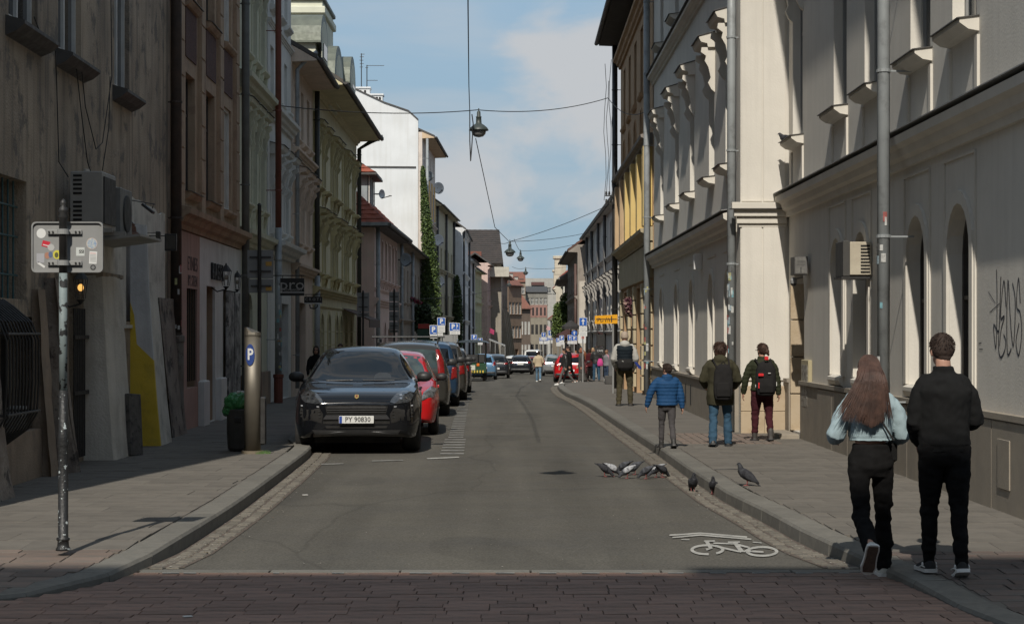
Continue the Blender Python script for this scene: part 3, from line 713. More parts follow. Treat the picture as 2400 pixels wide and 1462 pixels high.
# pale roughcast panel on the lower wall (later repair with a ragged upper edge)
mb = MB(); rr = random.Random(2); ua, ub = L1.u(196), L1.u(382); pts = [(ua, 1.9), (ub, 1.9)]; n = 26
for i in range(n + 1):
    f = 1 - i / n; pts.append((ua + (ub - ua) * f, 4.02 - .25 * f + rr.uniform(-.035, .035)))
hl = [[(L1.u(290), 1.95), (L1.u(324), 1.95), (L1.u(324), 3.44), (L1.u(290), 3.44)]]
V, T = tess(pts, hl); m0 = MB(); m0.add([(v[0], -.035, v[1] - L1.zb) for v in V], T)
n_ = len(pts); m0.add([(p[0], -.035, p[1] - L1.zb) for p in pts] + [(p[0], 0, p[1] - L1.zb) for p in pts], [(i, n_ + i, n_ + (i + 1) % n_, (i + 1) % n_) for i in range(n_)])
L1.part('render_panel', m0, c1b)
def ledge(u0, u1, z): L1.part('ledge', MB().prof([(0, z - L1.zb - .12), (-.26, z - L1.zb - .05), (-.26, z - L1.zb), (0, z - L1.zb + .05)], u0, u1), c1)
# buttresses: sloped, thick at the foot
def buttress(pa, pb, ztop, outt, outb, m, name='buttress', jag=.03, seed=1, base=0.0, taper=.25):
    """pa: where the near side meets the wall; pb: far edge of its front at the foot"""
    rr = random.Random(seed); u0, u1 = L1.u(pa), L1.uo(pb, outb); rings = []; n = 9
    for i in range(n + 1):
        f = i / n; z = base + (ztop - base) * f; o = outb + (outt - outb) * (f ** .8)
        j = lambda: rr.uniform(-jag, jag); a = u0 + j() * .4; b = u1 - taper * f + j() * .4
        zz = z - L1.zb; rings.append([(a, -.0, zz), (a, -o * .5 + j() * .3, zz), (a + .02, -o * .93 + j() * .3, zz), (a + .09, -o + j() * .4, zz), ((a + b) / 2, -o * 1.01 + j() * .4, zz), (b - .1, -o + j() * .4, zz), (b, -o * .85 + j() * .3, zz), (b, -.0, zz)])
    L1.part(name, MB().loft([r[::-1] for r in rings]), m); return u0, u1
peel = mat('peeling_plaster', (0.28, 0.24, 0.20), (0.17, 0.135, 0.11), scale=2.2, rough=.95, bump=.8, bscale=22, stain=.9, staincol=(0.055, 0.047, 0.042), stainscale=3.2)
brnp = plaster('brown_render', (0.215, 0.165, 0.120), dirt=.6, k2=.7, sc=1.5, bump=.5, dcol=(0.12, 0.095, 0.075))
conc = plaster('cast_concrete', (0.41, 0.385, 0.34), dirt=.45, k2=.8, sc=1.8, streak=.65, scol=(0.26, 0.24, 0.21), bump=.6, dcol=(0.25, 0.23, 0.20))
yel = mat('yellow_and_white_paint', (0.72, 0.52, 0.06), (0.64, 0.46, 0.05), scale=3, rough=.85, bump=.3, stain=.25, staincol=(.3, .2, .04), stainscale=2)
wht = plaster('whitewash', (0.58, 0.57, 0.53), dirt=.35, k2=.85, sc=2)
L1.part('lower_wall', MB().box(L1.u(-330), L1.uo(-10, .3), -.25, 0, 0 - .1, 3.0), brnp)
buttress(-200, 44, 2.9, .25, .52, peel, seed=3); L1.part('sill_block', MB().box(L1.uo(-10, .3), L1.u(92), -.12, .0, -.1, .58), brnp)
buttress(84, 128, 2.35, .10, .26, brnp, seed=4, taper=.05); buttress(104, 197, 2.5, .15, .44, peel, seed=5)
buttress(196, 322, 2.6, .26, .44, conc, seed=6, jag=.02, taper=.2); ledge(L1.u(196), L1.uo(286, .24), 2.64)
L1.boxp('concrete_box', L1.u(198), L1.uo(286, .22), .0, .22, 2.62, 3.5, c1b, .02)
q0, q1 = buttress(306, 408, 2.6, .26, .47, c1b, seed=8, jag=.02)
ot = lambda z: .475 + (.27 - .475) * max(0, z / 2.6) ** .8
def sidep(name, poly, m, th=.03):
    L1.part(name, MB().prof([(-p[0], p[1] - L1.zb) for p in poly], q0 - th, q0 + .05), m)
sidep('yellow_panel', [(0, .12), (ot(.12), .12), (ot(.8), .8), (ot(1.42), 1.42), (.10, 1.66), (.06, 2.1), (0, 2.3)], yel)
sidep('white_panel', [(0, 2.301), (.06, 2.101), (.10, 1.661), (ot(1.42), 1.421), (ot(2.0), 2.0), (ot(2.5), 2.5), (.24, 3.45), (0, 3.5)], wht, .028)
L1.boxp('white_reveal', L1.u(322) - .03, L1.u(322) - .002, -.66, 0, 2.02, 3.4, wht)
buttress(398, 411, 2.4, .1, .3, peel, seed=9)
# leaning dark board against the concrete buttress, meter cabinet
b_ = MB().box(-.16, .16, -.03, .03, 0, .86, .006).build('leaning_board', mat('dark_board', (0.075, 0.07, 0.065), (0.14, 0.13, 0.12), scale=6, rough=.8, stain=.7, staincol=(.03, .03, .03), stainscale=7), None, (-5.24, 27.3, .125), (R(-5), R(4), R(70)), label='narrow dark weathered board leaning on the concrete buttress', cat='board')
MB().box(-.17, .17, -.02, 0, .6, .62).build('edge', M_['black'], b_)
mc = thing('meter_cabinet', 'small pale meter cabinet with stickers low on the dark wall', 'cabinet', tuple(GP(36, 1125, .12)), R(-86))
mb = MB().box(-.2, .2, -.06, .1, .02, .86, .012); mb.build('cabinet', M_['greymetal'], mc); MB().box(-.17, .17, -.072, -.061, .06, .82, .005).build('door', mat('meter_door', (.34, .335, .32), (.28, .275, .26), scale=6, rough=.6, stain=.5, staincol=(.12, .12, .12), stainscale=8), mc)
MB().box(-.13, -.03, -.076, -.073, .18, .36).build('sticker', mat('blue_print', (.03, .08, .25), rough=.5), mc); MB().box(0.01, .12, -.076, -.073, .18, .33).build('sticker', mat('yellow_print', (.55, .4, .06), rough=.5), mc)
# bulging iron window grille
ua, ub = L1.uo(6, .44), L1.uo(82, .44)
gr = ob('window_grille', None, L1.root)
for i in range(11):
    uu = ua + (ub - ua) * i / 10; q = []
    for z, o in ((2.20, .02), (2.12, .14), (1.95, .34), (1.75, .42), (1.3, .42), (.95, .40), (.78, .30), (.62, .08), (.58, .02)): q.append((uu, -o - .06, z - L1.zb))
    MB().tube(q, .013, 6).build('bar', M_['black'], gr)
for z, o in ((1.82, .43), (.98, .43)): MB().tube([(ua, -.02, z - L1.zb), (ua, -o - .06, z - L1.zb), (ub, -o - .06, z - L1.zb), (ub, -.02, z - L1.zb)], .014, 6).build('bar', M_['black'], gr)
# iron gate in the narrow doorway
gt = ob('iron_gate', None, L1.root)
for i in range(7):
    uu = L1.u(163) + (L1.u(191) - L1.u(163)) * (i + .5) / 7
    MB().tube([(uu, -.05, .2 - L1.zb), (uu, -.05, 2.15 - L1.zb)], .013, 6).build('bar', M_['black'], gt)
for z in (1.75, 1.02): MB().box(L1.u(163), L1.u(197), -.075, -.045, z - L1.zb, z + .05 - L1.zb).build('rail', M_['black'], gt)
L1.pipe(L1.len - .22, .9, 16.8, mat('rusty_black_pipe', (0.045, 0.036, 0.030), (0.075, 0.05, 0.038), scale=3, rough=.7, stain=.4, staincol=(.02, .02, .02)), r=.09, off=.14)
clay = mat('clay_pipe', (0.15, 0.115, 0.09), (0.20, 0.185, 0.165), scale=3, rough=.8, stain=.8, staincol=(.07, .055, .05), stainscale=4)
L1.part('pipe_foot', MB().lathe([(.115, -.1), (.115, 1.55), (.13, 1.56), (.13, 1.66), (.1, 1.67)], (L1.len - .22, -.15, 0), 14), clay)

# ---------- L2: brown tiled / brick-panel house
bro = plaster('brown_stone_front', (0.255, 0.185, 0.125), dirt=.5, k2=.78, sc=1.4, streak=.5, scol=(.10, .07, .05), bump=.4, dcol=(.13, .085, .06))
rbr = mat('dark_red_brickwork', (0.10, 0.045, 0.035), (0.065, 0.035, 0.03), scale=14, rough=.9, bump=.6, bscale=30)
L2 = Bld('tenement', 'brown stone-fronted tenement with dark brick panels between the windows', (-5.75, 33.32), (-5.90, 42.4), 16.5, bro, 'L', 9)
cols2 = [(435, 457), (483, 503), (524, 542)]
s2 = dict(d=.22, fm=darkf, nx=2, sill=1, sillp=.12, flash=1, sm=bro); s2b = dict(d=.14, fm=WF, nx=1, sill=1, gm=blind, sillp=.12, sm=bro, bars=())
for i, (a, b) in enumerate(cols2):
    for zz in (4.35, 7.75, 11.2):
        L2.window(L2.u(a), L2.u(b), zz, zz + 2.1, s2b if i == 2 and zz < 8 else s2)
    for zz in (6.72, 10.1):
        L2.boxp('brick_panel', L2.u(a) - .08, L2.u(b) + .08, .001, .02, zz, zz + .88, rbr)
for px in (418, 468, 512, 550):       # pilaster strips
    L2.boxp('pilaster', L2.u(px) - .28, L2.u(px) + .28, .001, .06, 3.75, 16.4, bro)
# coursed stone joints (real strips, slightly recessed look through proud blocks)
for k_, px in enumerate((418, 468, 512, 550)):
    for j in range(20): L2.boxp('stone', L2.u(px) - .26, L2.u(px) + .26, .0605, .078, 3.8 + j * .62, 3.8 + j * .62 + .59, bro, .006)
L2.cornice(3.62, .34, .30, bro)
pk = plaster('pink_shop_panel', (0.27, 0.175, 0.145), dirt=.3); gw = plaster('pale_shop_panel', (0.42, 0.41, 0.39), dirt=.25)
ux = L2.u(462)
L2.hole(L2.u(431), L2.u(456), .85, 2.62, d=.3); L2.hole(L2.u(478), L2.u(498), .14, 2.72, d=.45); L2.hole(L2.u(517), L2.u(546), .14, 2.7, d=.12)
def panelh(name, u0, u1, z0, z1, o, m, holes=()):
    V, T = tess([(u0, z0), (u1, z0), (u1, z1), (u0, z1)], [[(a, c), (b, c), (b, d_), (a, d_)] for a, b, c, d_ in holes]); mb = MB()
    mb.add([(v[0], -o, v[1] - L2.zb) for v in V], T)
    mb.add([(u0, -o, z0 - L2.zb), (u0, 0, z0 - L2.zb), (u0, 0, z1 - L2.zb), (u0, -o, z1 - L2.zb)], [(0, 1, 2, 3)])
    for a, b, c, d_ in holes:
        for (p, q) in (((a, c), (b, c)), ((b, c), (b, d_)), ((b, d_), (a, d_)), ((a, d_), (a, c))): mb.add([(p[0], -o, p[1] - L2.zb), (q[0], -o, q[1] - L2.zb), (q[0], 0, q[1] - L2.zb), (p[0], 0, p[1] - L2.zb)], [(0, 1, 2, 3)])
    L2.part(name, mb, m)
L2.wall()
panelh('shop_front_panel', 0.06, ux - .02, .0, 3.6, .05, pk, [(L2.u(431), L2.u(456), .85, 2.62)])
panelh('shop_front_panel', ux, L2.len - .1, .0, 3.6, .05, gw, [(L2.u(478), L2.u(498), .14, 2.72), (L2.u(517), L2.u(546), .14, 2.7)])
L2.boxp('shop_glass', L2.u(431) + .01, L2.u(456) - .01, -.28, -.25, .86, 2.61, M_['glass'])
for i in range(6): uu = L2.u(431) + (L2.u(456) - L2.u(431)) * (i + .5) / 6; L2.part('bar', MB().tube([(uu, -.02, .85), (uu, -.02, 2.5)], .012, 5), M_['black'])
L2.boxp('door', L2.u(478) + .01, L2.u(498) - .01, -.43, -.38, .14, 2.71, darkf)
for a, b in ((458, 472), (500, 513)): L2.boxp('plinth', L2.u(a), L2.u(b), .051, .16, 0, .95, gw, .02)
shut = mat('pasted_over_shutter', (0.42, 0.41, 0.39), (0.07, 0.065, 0.06), scale=3.2, rough=.8, streak=.6, streakcol=(.05, .05, .05), stain=.9, staincol=(.04, .04, .04), stainscale=3.5)
for a, b, sg in ((517, 531, 1), (532, 546, 1)):
    u0, u1 = L2.u(a), L2.u(b); L2.part('shutter', MB().box(u0 + .03, u1 - .03, -.16, -.10, .16 - L2.zb + .02, 2.66 - L2.zb, .01), shut)
ink = mat('black_letters', (.02, .02, .02), rough=.6); inkr = mat('faded_letters', (.13, .085, .075), rough=.8)
rt = (R(90), 0, 0)
text_mesh('ETNIES', .36, inkr, parent=L2.root, loc=((L2.u(426) + ux) / 2, -.056, 3.05 - L2.zb), rot=rt, sx=1.1); text_mesh('BY STEN', .28, inkr, parent=L2.root, loc=((L2.u(426) + ux) / 2, -.056, 2.75 - L2.zb), rot=rt, sx=1.1)
ls = L2.u(485), L2.u(508)
for i, ch in enumerate('BAGEL'):
    text_mesh(ch, .42, ink, parent=L2.root, loc=(ls[0] + .25 + i * .36, -.075, 3.0 - L2.zb), rot=rt, bold=.015, ext=.02)
L2.pipe(L2.len - .12, .2, 16.3, mat('grey_green_pipe', (.10, .105, .095), (.14, .145, .135), scale=3, rough=.6), r=.085, off=.16)

# ---------- L3, L4: cream-green and pale grey fronts with hooded windows
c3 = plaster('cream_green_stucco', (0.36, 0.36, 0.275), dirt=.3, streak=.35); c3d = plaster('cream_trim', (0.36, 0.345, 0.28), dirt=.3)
L3 = Bld('tenement', 'narrow cream-green tenement with stepped window hoods left of the red pipe', (-5.93, 42.45), (-6.02, 48.2), 16.0, c3, 'L', 9)
s3 = dict(d=.2, nx=2, hood=1, hoodp=.24, sill=1, apron=.7, fm=WF, sur=.1)
for Y in (43.8, 45.4, 47.0):
    for zz in (4.75, 8.1, 11.6): L3.window(L3.uY(Y) - .42, L3.uY(Y) + .42, zz, zz + 1.75, s3)
L3.window(L3.uY(44.4) - .5, L3.uY(44.4) + .5, 1.1, 2.7, dict(d=.25, fm=darkf, sur=.12), True)
L3.cornice(7.15, .34, .32); L3.cornice(3.75, .34, .32); L3.wall()
L3.boxp('plinth', 0.1, L3.len - .05, .001, .1, 0, .9, brnp)
redp_ = mat('red_brown_pipe', (0.19, 0.055, 0.035), (0.13, 0.045, 0.03), scale=3, rough=.6)
L3.pipe(L3.len - .18, 4.4, 15.8, redp_, r=.075, off=.3)
L3.pipe(L3.len - .18, .75, 4.4, M_['zinc'], r=.085, off=.3, name='lower_downpipe'); L3.part('pipe_shoe', MB().lathe([(.11, .0), (.11, .6), (.13, .62), (.13, .7)], (L3.len - .18, -.3, 0), 12), redp_)
c4 = plaster('pale_grey_stucco', (0.44, 0.425, 0.385), dirt=.3, streak=.3)
L4 = Bld('tenement', 'pale grey tenement with bracketed hoods right of the red pipe', (-6.0, 48.22), (-6.08, 54.0), 14.4, c4, 'L', 9)
s4 = dict(d=.2, nx=2, hood=1, hoodp=.36, sill=1, fm=WF, sur=.1); s4b = dict(d=.18, nx=2, sill=1, fm=WF)
for Y in (49.2, 50.9, 52.6):
    L4.window(L4.uY(Y) - .4, L4.uY(Y) + .4, 4.45, 5.95, s4)
    for zz in (7.75, 10.0, 12.1): L4.window(L4.uY(Y) - .4, L4.uY(Y) + .4, zz, zz + 1.25, s4b)
L4.cornice(7.15, .30, .28); L4.cornice(3.75, .34, .45); L4.cornice(9.45, .12, .1); L4.hole(L4.uY(51.5), L4.uY(53.3), .1, 2.6, d=.4); L4.wall()
L4.boxp('door', L4.uY(51.5) + .01, L4.uY(53.3) - .01, -.38, -.33, .1, 2.59, darkf); L4.roof(.5, 35, M_['lead'])
# ---------- L5 pinkish with dark eave
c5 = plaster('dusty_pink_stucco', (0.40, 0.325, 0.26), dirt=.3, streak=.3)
L5 = Bld('tenement', 'dusty pink tenement with a dark eave and round-topped dormers behind it', (-6.06, 54.02), (-6.15, 60.5), 9.75, c5, 'L', 9)
for Y in (55.2, 57.1, 59.0):
    L5.window(L5.uY(Y) - .4, L5.uY(Y) + .4, 4.4, 5.9, s4); L5.window(L5.uY(Y) - .4, L5.uY(Y) + .4, 7.3, 8.8, s4b)
L5.cornice(6.75, .2, .2); L5.cornice(3.5, .25, .25)
L5.hole(L5.uY(56.2), L5.uY(58.2), .1, 2.7, d=.5); L5.wall(); L5.boxp('door', L5.uY(56.2) + .01, L5.uY(58.2) - .01, -.48, -.42, .1, 2.69, darkf)
darkroof = mat('dark_tin_roof', (0.055, 0.05, 0.045), (0.08, 0.07, 0.06), scale=2, rough=.7)
L5.roof(.7, 30, darkroof); L5.pipe(.25, .3, 9.6, M_['zinc'], r=.06, top=.55)
# ---------- L6 yellow-green palace
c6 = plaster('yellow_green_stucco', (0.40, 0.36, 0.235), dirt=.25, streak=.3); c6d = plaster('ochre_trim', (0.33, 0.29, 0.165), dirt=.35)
L6 = Bld('tenement', 'yellow-green tenement with deep sloping eave, double windows and ground floor arches', (-6.16, 60.55), (-6.22, 78.5), 10.1, c6, 'L', 10)
s6 = dict(d=.25, nx=2, hood=1, hoodp=.38, hoodz=.15, sill=1, sillp=.25, apron=.55, fm=WF, sm=c6d, sur=.12); s6b = dict(d=.25, nx=2, sill=1, hood=1, hoodz=.12, hoodp=.3, apron=.5, fm=WF, sm=c6d, sur=.12, sillp=.25)
for Y in (61.9, 64.3, 67.4, 69.0, 72.3, 73.9, 76.8):
    u = L6.uY(Y); L6.window(u - .45, u + .45, 3.75, 5.35, s6); L6.window(u - .45, u + .45, 6.45, 8.15, s6b)
for Y in (61.8, 63.6, 66.2, 69.2, 70.9): L6.window(L6.uY(Y) - .5, L6.uY(Y) + .5, .6, 2.45, dict(d=.3, fm=darkf, sill=0, sur=.12, sm=c6d), True)
for Y in (73.5, 76.0): L6.hole(L6.uY(Y) - .6, L6.uY(Y) + .6, 0, 2.5, True, .5)
L6.cornice(3.0, .25, .28, c6d); L6.cornice(2.62, .08, .06, c6d); L6.cornice(9.3, .3, .25, c6)
L6.wall(); L6.roof(.95, 32, darkroof); L6.grooves(0.1, L6.len - .1, [.5, .95, 1.4, 1.85], c6d, .04)
for Y in (73.5, 76.0): L6.boxp('door', L6.uY(Y) - .58, L6.uY(Y) + .58, -.48, -.43, 0, 1.9, darkf)
for Y in (60.9, 71.5): L6.boxp('pilaster', L6.uY(Y) - .12, L6.uY(Y) + .12, .001, .05, 3.4, 8.7, c6d)
blk = mat('black_green_pipe', (.028, .03, .026), (.04, .04, .035), scale=3, rough=.6)
L6.pipe(.22, 3.6, 9.3, blk, r=.08); L6.pipe(.22, .1, 3.6, M_['zinc'], r=.09, name='lower_downpipe'); L6.pipe(L6.len - .25, .2, 9.65, blk, r=.085, top=.95)
# awning over the shop
aw = mat('brown_awning', (.075, .045, .035), (.10, .06, .045), scale=9, rough=.85)
L6.part('awning', MB().prof([(0, 2.72), (0, 2.76), (-1.0, 2.35), (-1.0, 2.05), (-.98, 2.05), (-.98, 2.31)], L6.uY(71.6), L6.uY(77.6)), aw)

# barrel-roofed dormers and yellow stair tower above the roofs
ytw = plaster('pale_yellow_render', (0.60, 0.53, 0.33), dirt=.1, streak=.12); cop = mat('grey_green_tin', (.16, .175, .14), (.125, .135, .11), scale=3, rough=.55, metal=.2, streak=.4, streakcol=(.09, .10, .085))
def dormer(pa, pb, pyt, pyb, Y, label, d=2.2):
    a = PT(pa, pyb, Y); b = PT(pb, pyt, Y); w = b.x - a.x; r = w / 2; zt = b.z; zb = a.z
    o = thing('dormer', label, 'dormer', (a.x + r, Y, zb), 0, 'barrel-roofed dormers above the left eaves'); H = zt - zb - r * .9
    MB().box(-r * .86, r * .86, .05, d, 0, H).build('cheek', ytw, o)
    n = 12; mb = MB(); pr = [(-r, H - .05)] + [(-r * math.cos(math.pi * i / n), H + r * .9 * math.sin(math.pi * i / n)) for i in range(n + 1)] + [(r, H - .05)]
    mb.prism(pr[::-1], -.12, d); mb.build('barrel_roof', cop, o)
    MB().prism([(-r * .82, .1)] + [(r * .82, .1), (r * .82, H)] + [(r * .82 * math.cos(math.pi * i / n), H + r * .7 * math.sin(math.pi * i / n)) for i in range(1, n)] + [(-r * .82, H)], -.13, -.121).build('front', ytw, o)
    MB().box(-r * .4, r * .4, -.15, -.131, H * .15, H * .95).build('window', M_['glass'], o)
# the dormers face the street: their barrels run away from it, seen end-on from the side
def dormer2(pr_, pyt, pyb, Y0, Y1, label, dl=3.0, back=3.4):
    X = (pr_ - HX) / FPX * Y1; zt = CAMZ - (pyt - HY) / FPX * Y0; zb = CAMZ - (pyb - HY) / FPX * Y0; w = Y1 - Y0; r = w / 2
    o = thing('dormer', label, 'dormer', (X, (Y0 + Y1) / 2, zb - .8), R(90), 'barrel-roofed dormers above the left eaves'); H = zt - zb + .8 - r * .8; n = 12
    MB().box(-r * .84, r * .84, .06, back, 0, H).build('cheek', ytw, o)
    MB().prism([(r, H - .06)] + [(r * math.cos(math.pi * i / n), H + r * .8 * math.sin(math.pi * i / n)) for i in range(n + 1)] + [(-r, H - .06)], -.12, back).build('barrel_roof', cop, o)
    MB().prism([(-r * .8, .1), (r * .8, .1)] + [(r * .78 * math.cos(math.pi * i / n), H + r * .62 * math.sin(math.pi * i / n)) for i in range(n + 1)], -.135, -.1205).build('front', ytw, o)
    MB().box(-r * .45, r * .45, -.16, -.136, .9, H).build('window', M_['glass'], o)
dormer2(760, 22, 135, 60.8, 63.2, 'nearest barrel-roofed dormer, high beside the yellow tower', back=1.5)
dormer2(797, 92, 190, 64.8, 68.2, 'largest barrel-roofed dormer, between two smaller ones', back=2.0); dormer2(826, 122, 205, 70.0, 72.6, 'farthest small barrel-roofed dormer before the white gable wall', back=1.2)
tw = thing('stair_tower', 'pale yellow roof tower rising behind the first dormer', 'tower', (-7.9, 66, 9.0), 0)
MB().box(-1.9, 1.52, 0, 4, 0, 4.0).build('tower_wall', ytw, tw); MB().box(-2.0, 1.62, -.1, 4.1, 3.55, 3.8, .03).build('cornice', ytw, tw); MB().box(-2.0, 1.6, -.12, 4.1, 4.0, 4.15, .03).build('roof', cop, tw)
rl = thing('roof', 'green tin roof slope below the yellow tower', 'roof', (-8.0, 61, 9.2), 0); MB().prof([(0, 0), (4, 2.6), (4, 2.4), (0, -.2)][::-1], -3, 1.2).build('roof_sheet', cop, rl)

# ---------- L7 pink house with red mansard roof
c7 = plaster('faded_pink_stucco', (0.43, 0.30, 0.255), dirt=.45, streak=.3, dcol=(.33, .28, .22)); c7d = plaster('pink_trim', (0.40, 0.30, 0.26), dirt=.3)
tile = mat('red_clay_tile', (0.30, 0.075, 0.04), (0.20, 0.055, 0.033), scale=3, rough=.8, bump=.5, bscale=14, stain=.3, staincol=(.14, .06, .04), stainscale=3)
L7 = Bld('house', 'faded pink house with red tiled mansard roof and dormer', (-5.62, 80.0), (-5.52, 94.5), 6.35, c7, 'L', 8)
s7 = dict(d=.2, nx=2, sill=1, sillp=.2, apron=.4, fm=WF, sur=.1, sm=c7d)
for Y in (82, 84.3, 86.6, 88.9, 91.2, 93.3): L7.window(L7.uY(Y) - .45, L7.uY(Y) + .45, 4.1, 5.75, s7)
for Y in (82.5, 86.0): L7.window(L7.uY(Y) - .5, L7.uY(Y) + .5, .4, 2.3, dict(d=.3, fm=darkf, sill=0, sur=.1, sm=c7d), True)
L7.hole(L7.uY(88.2), L7.uY(92.5), -.3, 2.0, d=.6)
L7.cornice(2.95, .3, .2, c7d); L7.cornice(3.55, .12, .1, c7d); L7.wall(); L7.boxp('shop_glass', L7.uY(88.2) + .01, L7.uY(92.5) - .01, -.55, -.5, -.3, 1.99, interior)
L7.pipe(.16, -.2, 6.2, M_['zinc'], r=.09, off=.15); L7.part('pipe_foot', MB().lathe([(.13, -.9), (.13, .7), (.1, .75)], (.16, -.15, .3), 12), mat('red_paint', (.35, .03, .02), rough=.6))
# mansard: tile rows as real steps, hipped at the near end
def tiled_slope(parent, P0, P1, P2, P3, rows, m, name='tile_row', lift=.035):
    """P0-P1 eave, P3-P2 ridge"""
    P0, P1, P2, P3 = map(Vector, (P0, P1, P2, P3)); nrm = (P1 - P0).cross(P3 - P0).normalized()
    for i in range(rows):
        a, b = i / rows, (i + 1) / rows; A0 = P0.lerp(P3, a); A1 = P1.lerp(P2, a); B0 = P0.lerp(P3, b); B1 = P1.lerp(P2, b)
        n = max(2, int((A1 - A0).length / .28)); vs = []; fs = []
        for k in range(n + 1):
            f = k / n; wv = .018 * (k % 2)
            vs += [tuple(A0.lerp(A1, f) + nrm * (lift + wv)), tuple(B0.lerp(B1, f) + nrm * (.008 + wv)), tuple(A0.lerp(A1, f) - nrm * .02)]
        for k in range(n): q = k * 3; fs += [(q, q + 3, q + 4, q + 1), (q + 2, q + 5, q + 3, q)]
        MB().add(vs, fs).build(name, m, parent)
ms = ob('mansard_roof', None, L7.root); z = 6.25 - L7.zb; L = L7.len
tiled_slope(ms, (-.55, -.6, z), (L, -.6, z), (L, 2.4, z + 2.9), (1.9, 2.4, z + 2.9), 15, tile)
tiled_slope(ms, (-.55, 7, z), (-.55, -.6, z), (1.9, 2.4, z + 2.9), (1.9, 4.5, z + 2.9), 15, tile)
MB().loft([[(-.5, -.55, z - .12), (L, -.55, z - .12), (L, 7, z - .12), (-.5, 7, z - .12)], [(-.5, -.55, z - .02), (L, -.55, z - .02), (L, 7, z - .02), (-.5, 7, z - .02)], [(1.95, 2.42, z + 2.8), (L, 2.42, z + 2.8), (L, 4.5, z + 2.8), (1.95, 4.5, z + 2.8)]]).build('roof_deck', darkroof, ms)
MB().box(-.6, -.52, -.68, 7, z - .08, z + .06).build('gutter', M_['zinc'], L7.root); MB().box(-.6, L, -.74, -.6, z - .1, z + .05, .03).build('gutter', M_['lead'], L7.root)
# dormer on L7
dm = thing('dormer', 'dormer with white-framed panes and curved red tile roof on the pink house', 'dormer', (-5.75, 84.4, 7.15), R(90))
MB().box(-1.6, 1.6, .35, 3.2, 0, 1.45).build('cheek', mat('zinc_cheek', (.30, .34, .36), (.25, .28, .3), scale=3, rough=.45, metal=.3), dm)
for i in range(3): MB().box(-1.45 + i * 1.0, -.58 + i * 1.0, .30, .345, .1, 1.35).build('pane', M_['glass'], dm)
fb = MB()
for x in (-1.6, -.55, .47, 1.5): fb.box(x, x + .1, .26, .30, 0, 1.45)
fb.box(-1.5, 1.5, .262, .30, 1.36, 1.45); fb.box(-1.5, 1.5, .262, .30, 0, .1); fb.build('window_frame', WF, dm)
tiled_slope(dm, (-2.0, .0, 1.42), (2.0, .0, 1.42), (1.0, 1.8, 2.6), (-1.0, 1.8, 2.6), 7, tile); tiled_slope(dm, (-2.0, 3.2, 1.42), (-2.0, 0, 1.42), (-1.0, 1.8, 2.6), (-1.0, 2.4, 2.6), 7, tile)
MB().box(-2.05, 2.05, -.06, 3.3, 1.3, 1.41, .02).build('eave', M_['lead'], dm)

# ---------- L8 low dark house, L9 tall white-gabled house
c8 = plaster('dark_tan_stucco', (0.22, 0.18, 0.14), dirt=.7, streak=.6, k2=.6)
L8 = Bld('house', 'low dark tan house between the pink house and the ivy', (-5.52, 94.6), (-5.45, 117.8), 6.5, c8, 'L', 8)
for Y in (97, 100, 103.5, 107, 111, 114.5): L8.window(L8.uY(Y) - .5, L8.uY(Y) + .5, 3.4, 5.1, s4b)
for Y in (98, 103, 109): L8.hole(L8.uY(Y) - .7, L8.uY(Y) + .7, -.4, 1.7, d=.4)
L8.wall(); L8.roof(.4, 35, darkroof); L8.cornice(2.3, .2, .2)
for Y in (96, 106, 117): L8.pipe(L8.uY(Y), -.3, 6.3, r=.08)
c9 = plaster('pale_purple_stucco', (0.40, 0.35, 0.31), dirt=.4); wg = mat('white_gable_render', (0.70, 0.71, 0.71), (0.62, 0.63, 0.63), scale=.5, rough=.9, streak=.3, streakcol=(.5, .49, .46), stain=.15, staincol=(.55, .54, .5), stainscale=.6)
L9 = Bld('tenement', 'tall tenement with a plain white fire wall and ochre window band', (-5.40, 118), (-5.15, 131.5), 13.9, c9, 'L', 12)
s9 = dict(d=.2, nx=2, sill=1, fm=darkf, sur=.1)
for Y in (120.3, 123.2, 126.2, 129.2):
    for zz in (3.4, 6.6, 12.0):
        if zz > 10: L9.window(L9.uY(Y) - .22, L9.uY(Y) + .22, zz, zz + 1.0, dict(s9, sill=0, sur=0))
        else: L9.window(L9.uY(Y) - .5, L9.uY(Y) + .5, zz, zz + 1.9, s9)
    L9.window(L9.uY(Y) - .5, L9.uY(Y) + .5, 9.1, 10.9, s9)
L9.cornice(8.6, .2, .2)
L9.wall(); ochre = plaster('ochre_panel', (0.40, 0.25, 0.09), dirt=.3)
L9.roof(.75, 24, darkroof, soffit=plaster('tan_soffit', (.4, .3, .2)), ridge=5.5)
for Y in (118.9, 121.8, 124.7, 127.7, 130.6): L9.boxp('ochre_panel', L9.uY(Y) - .7, L9.uY(Y) + .7, .002, .03, 8.9, 11.5, ochre)
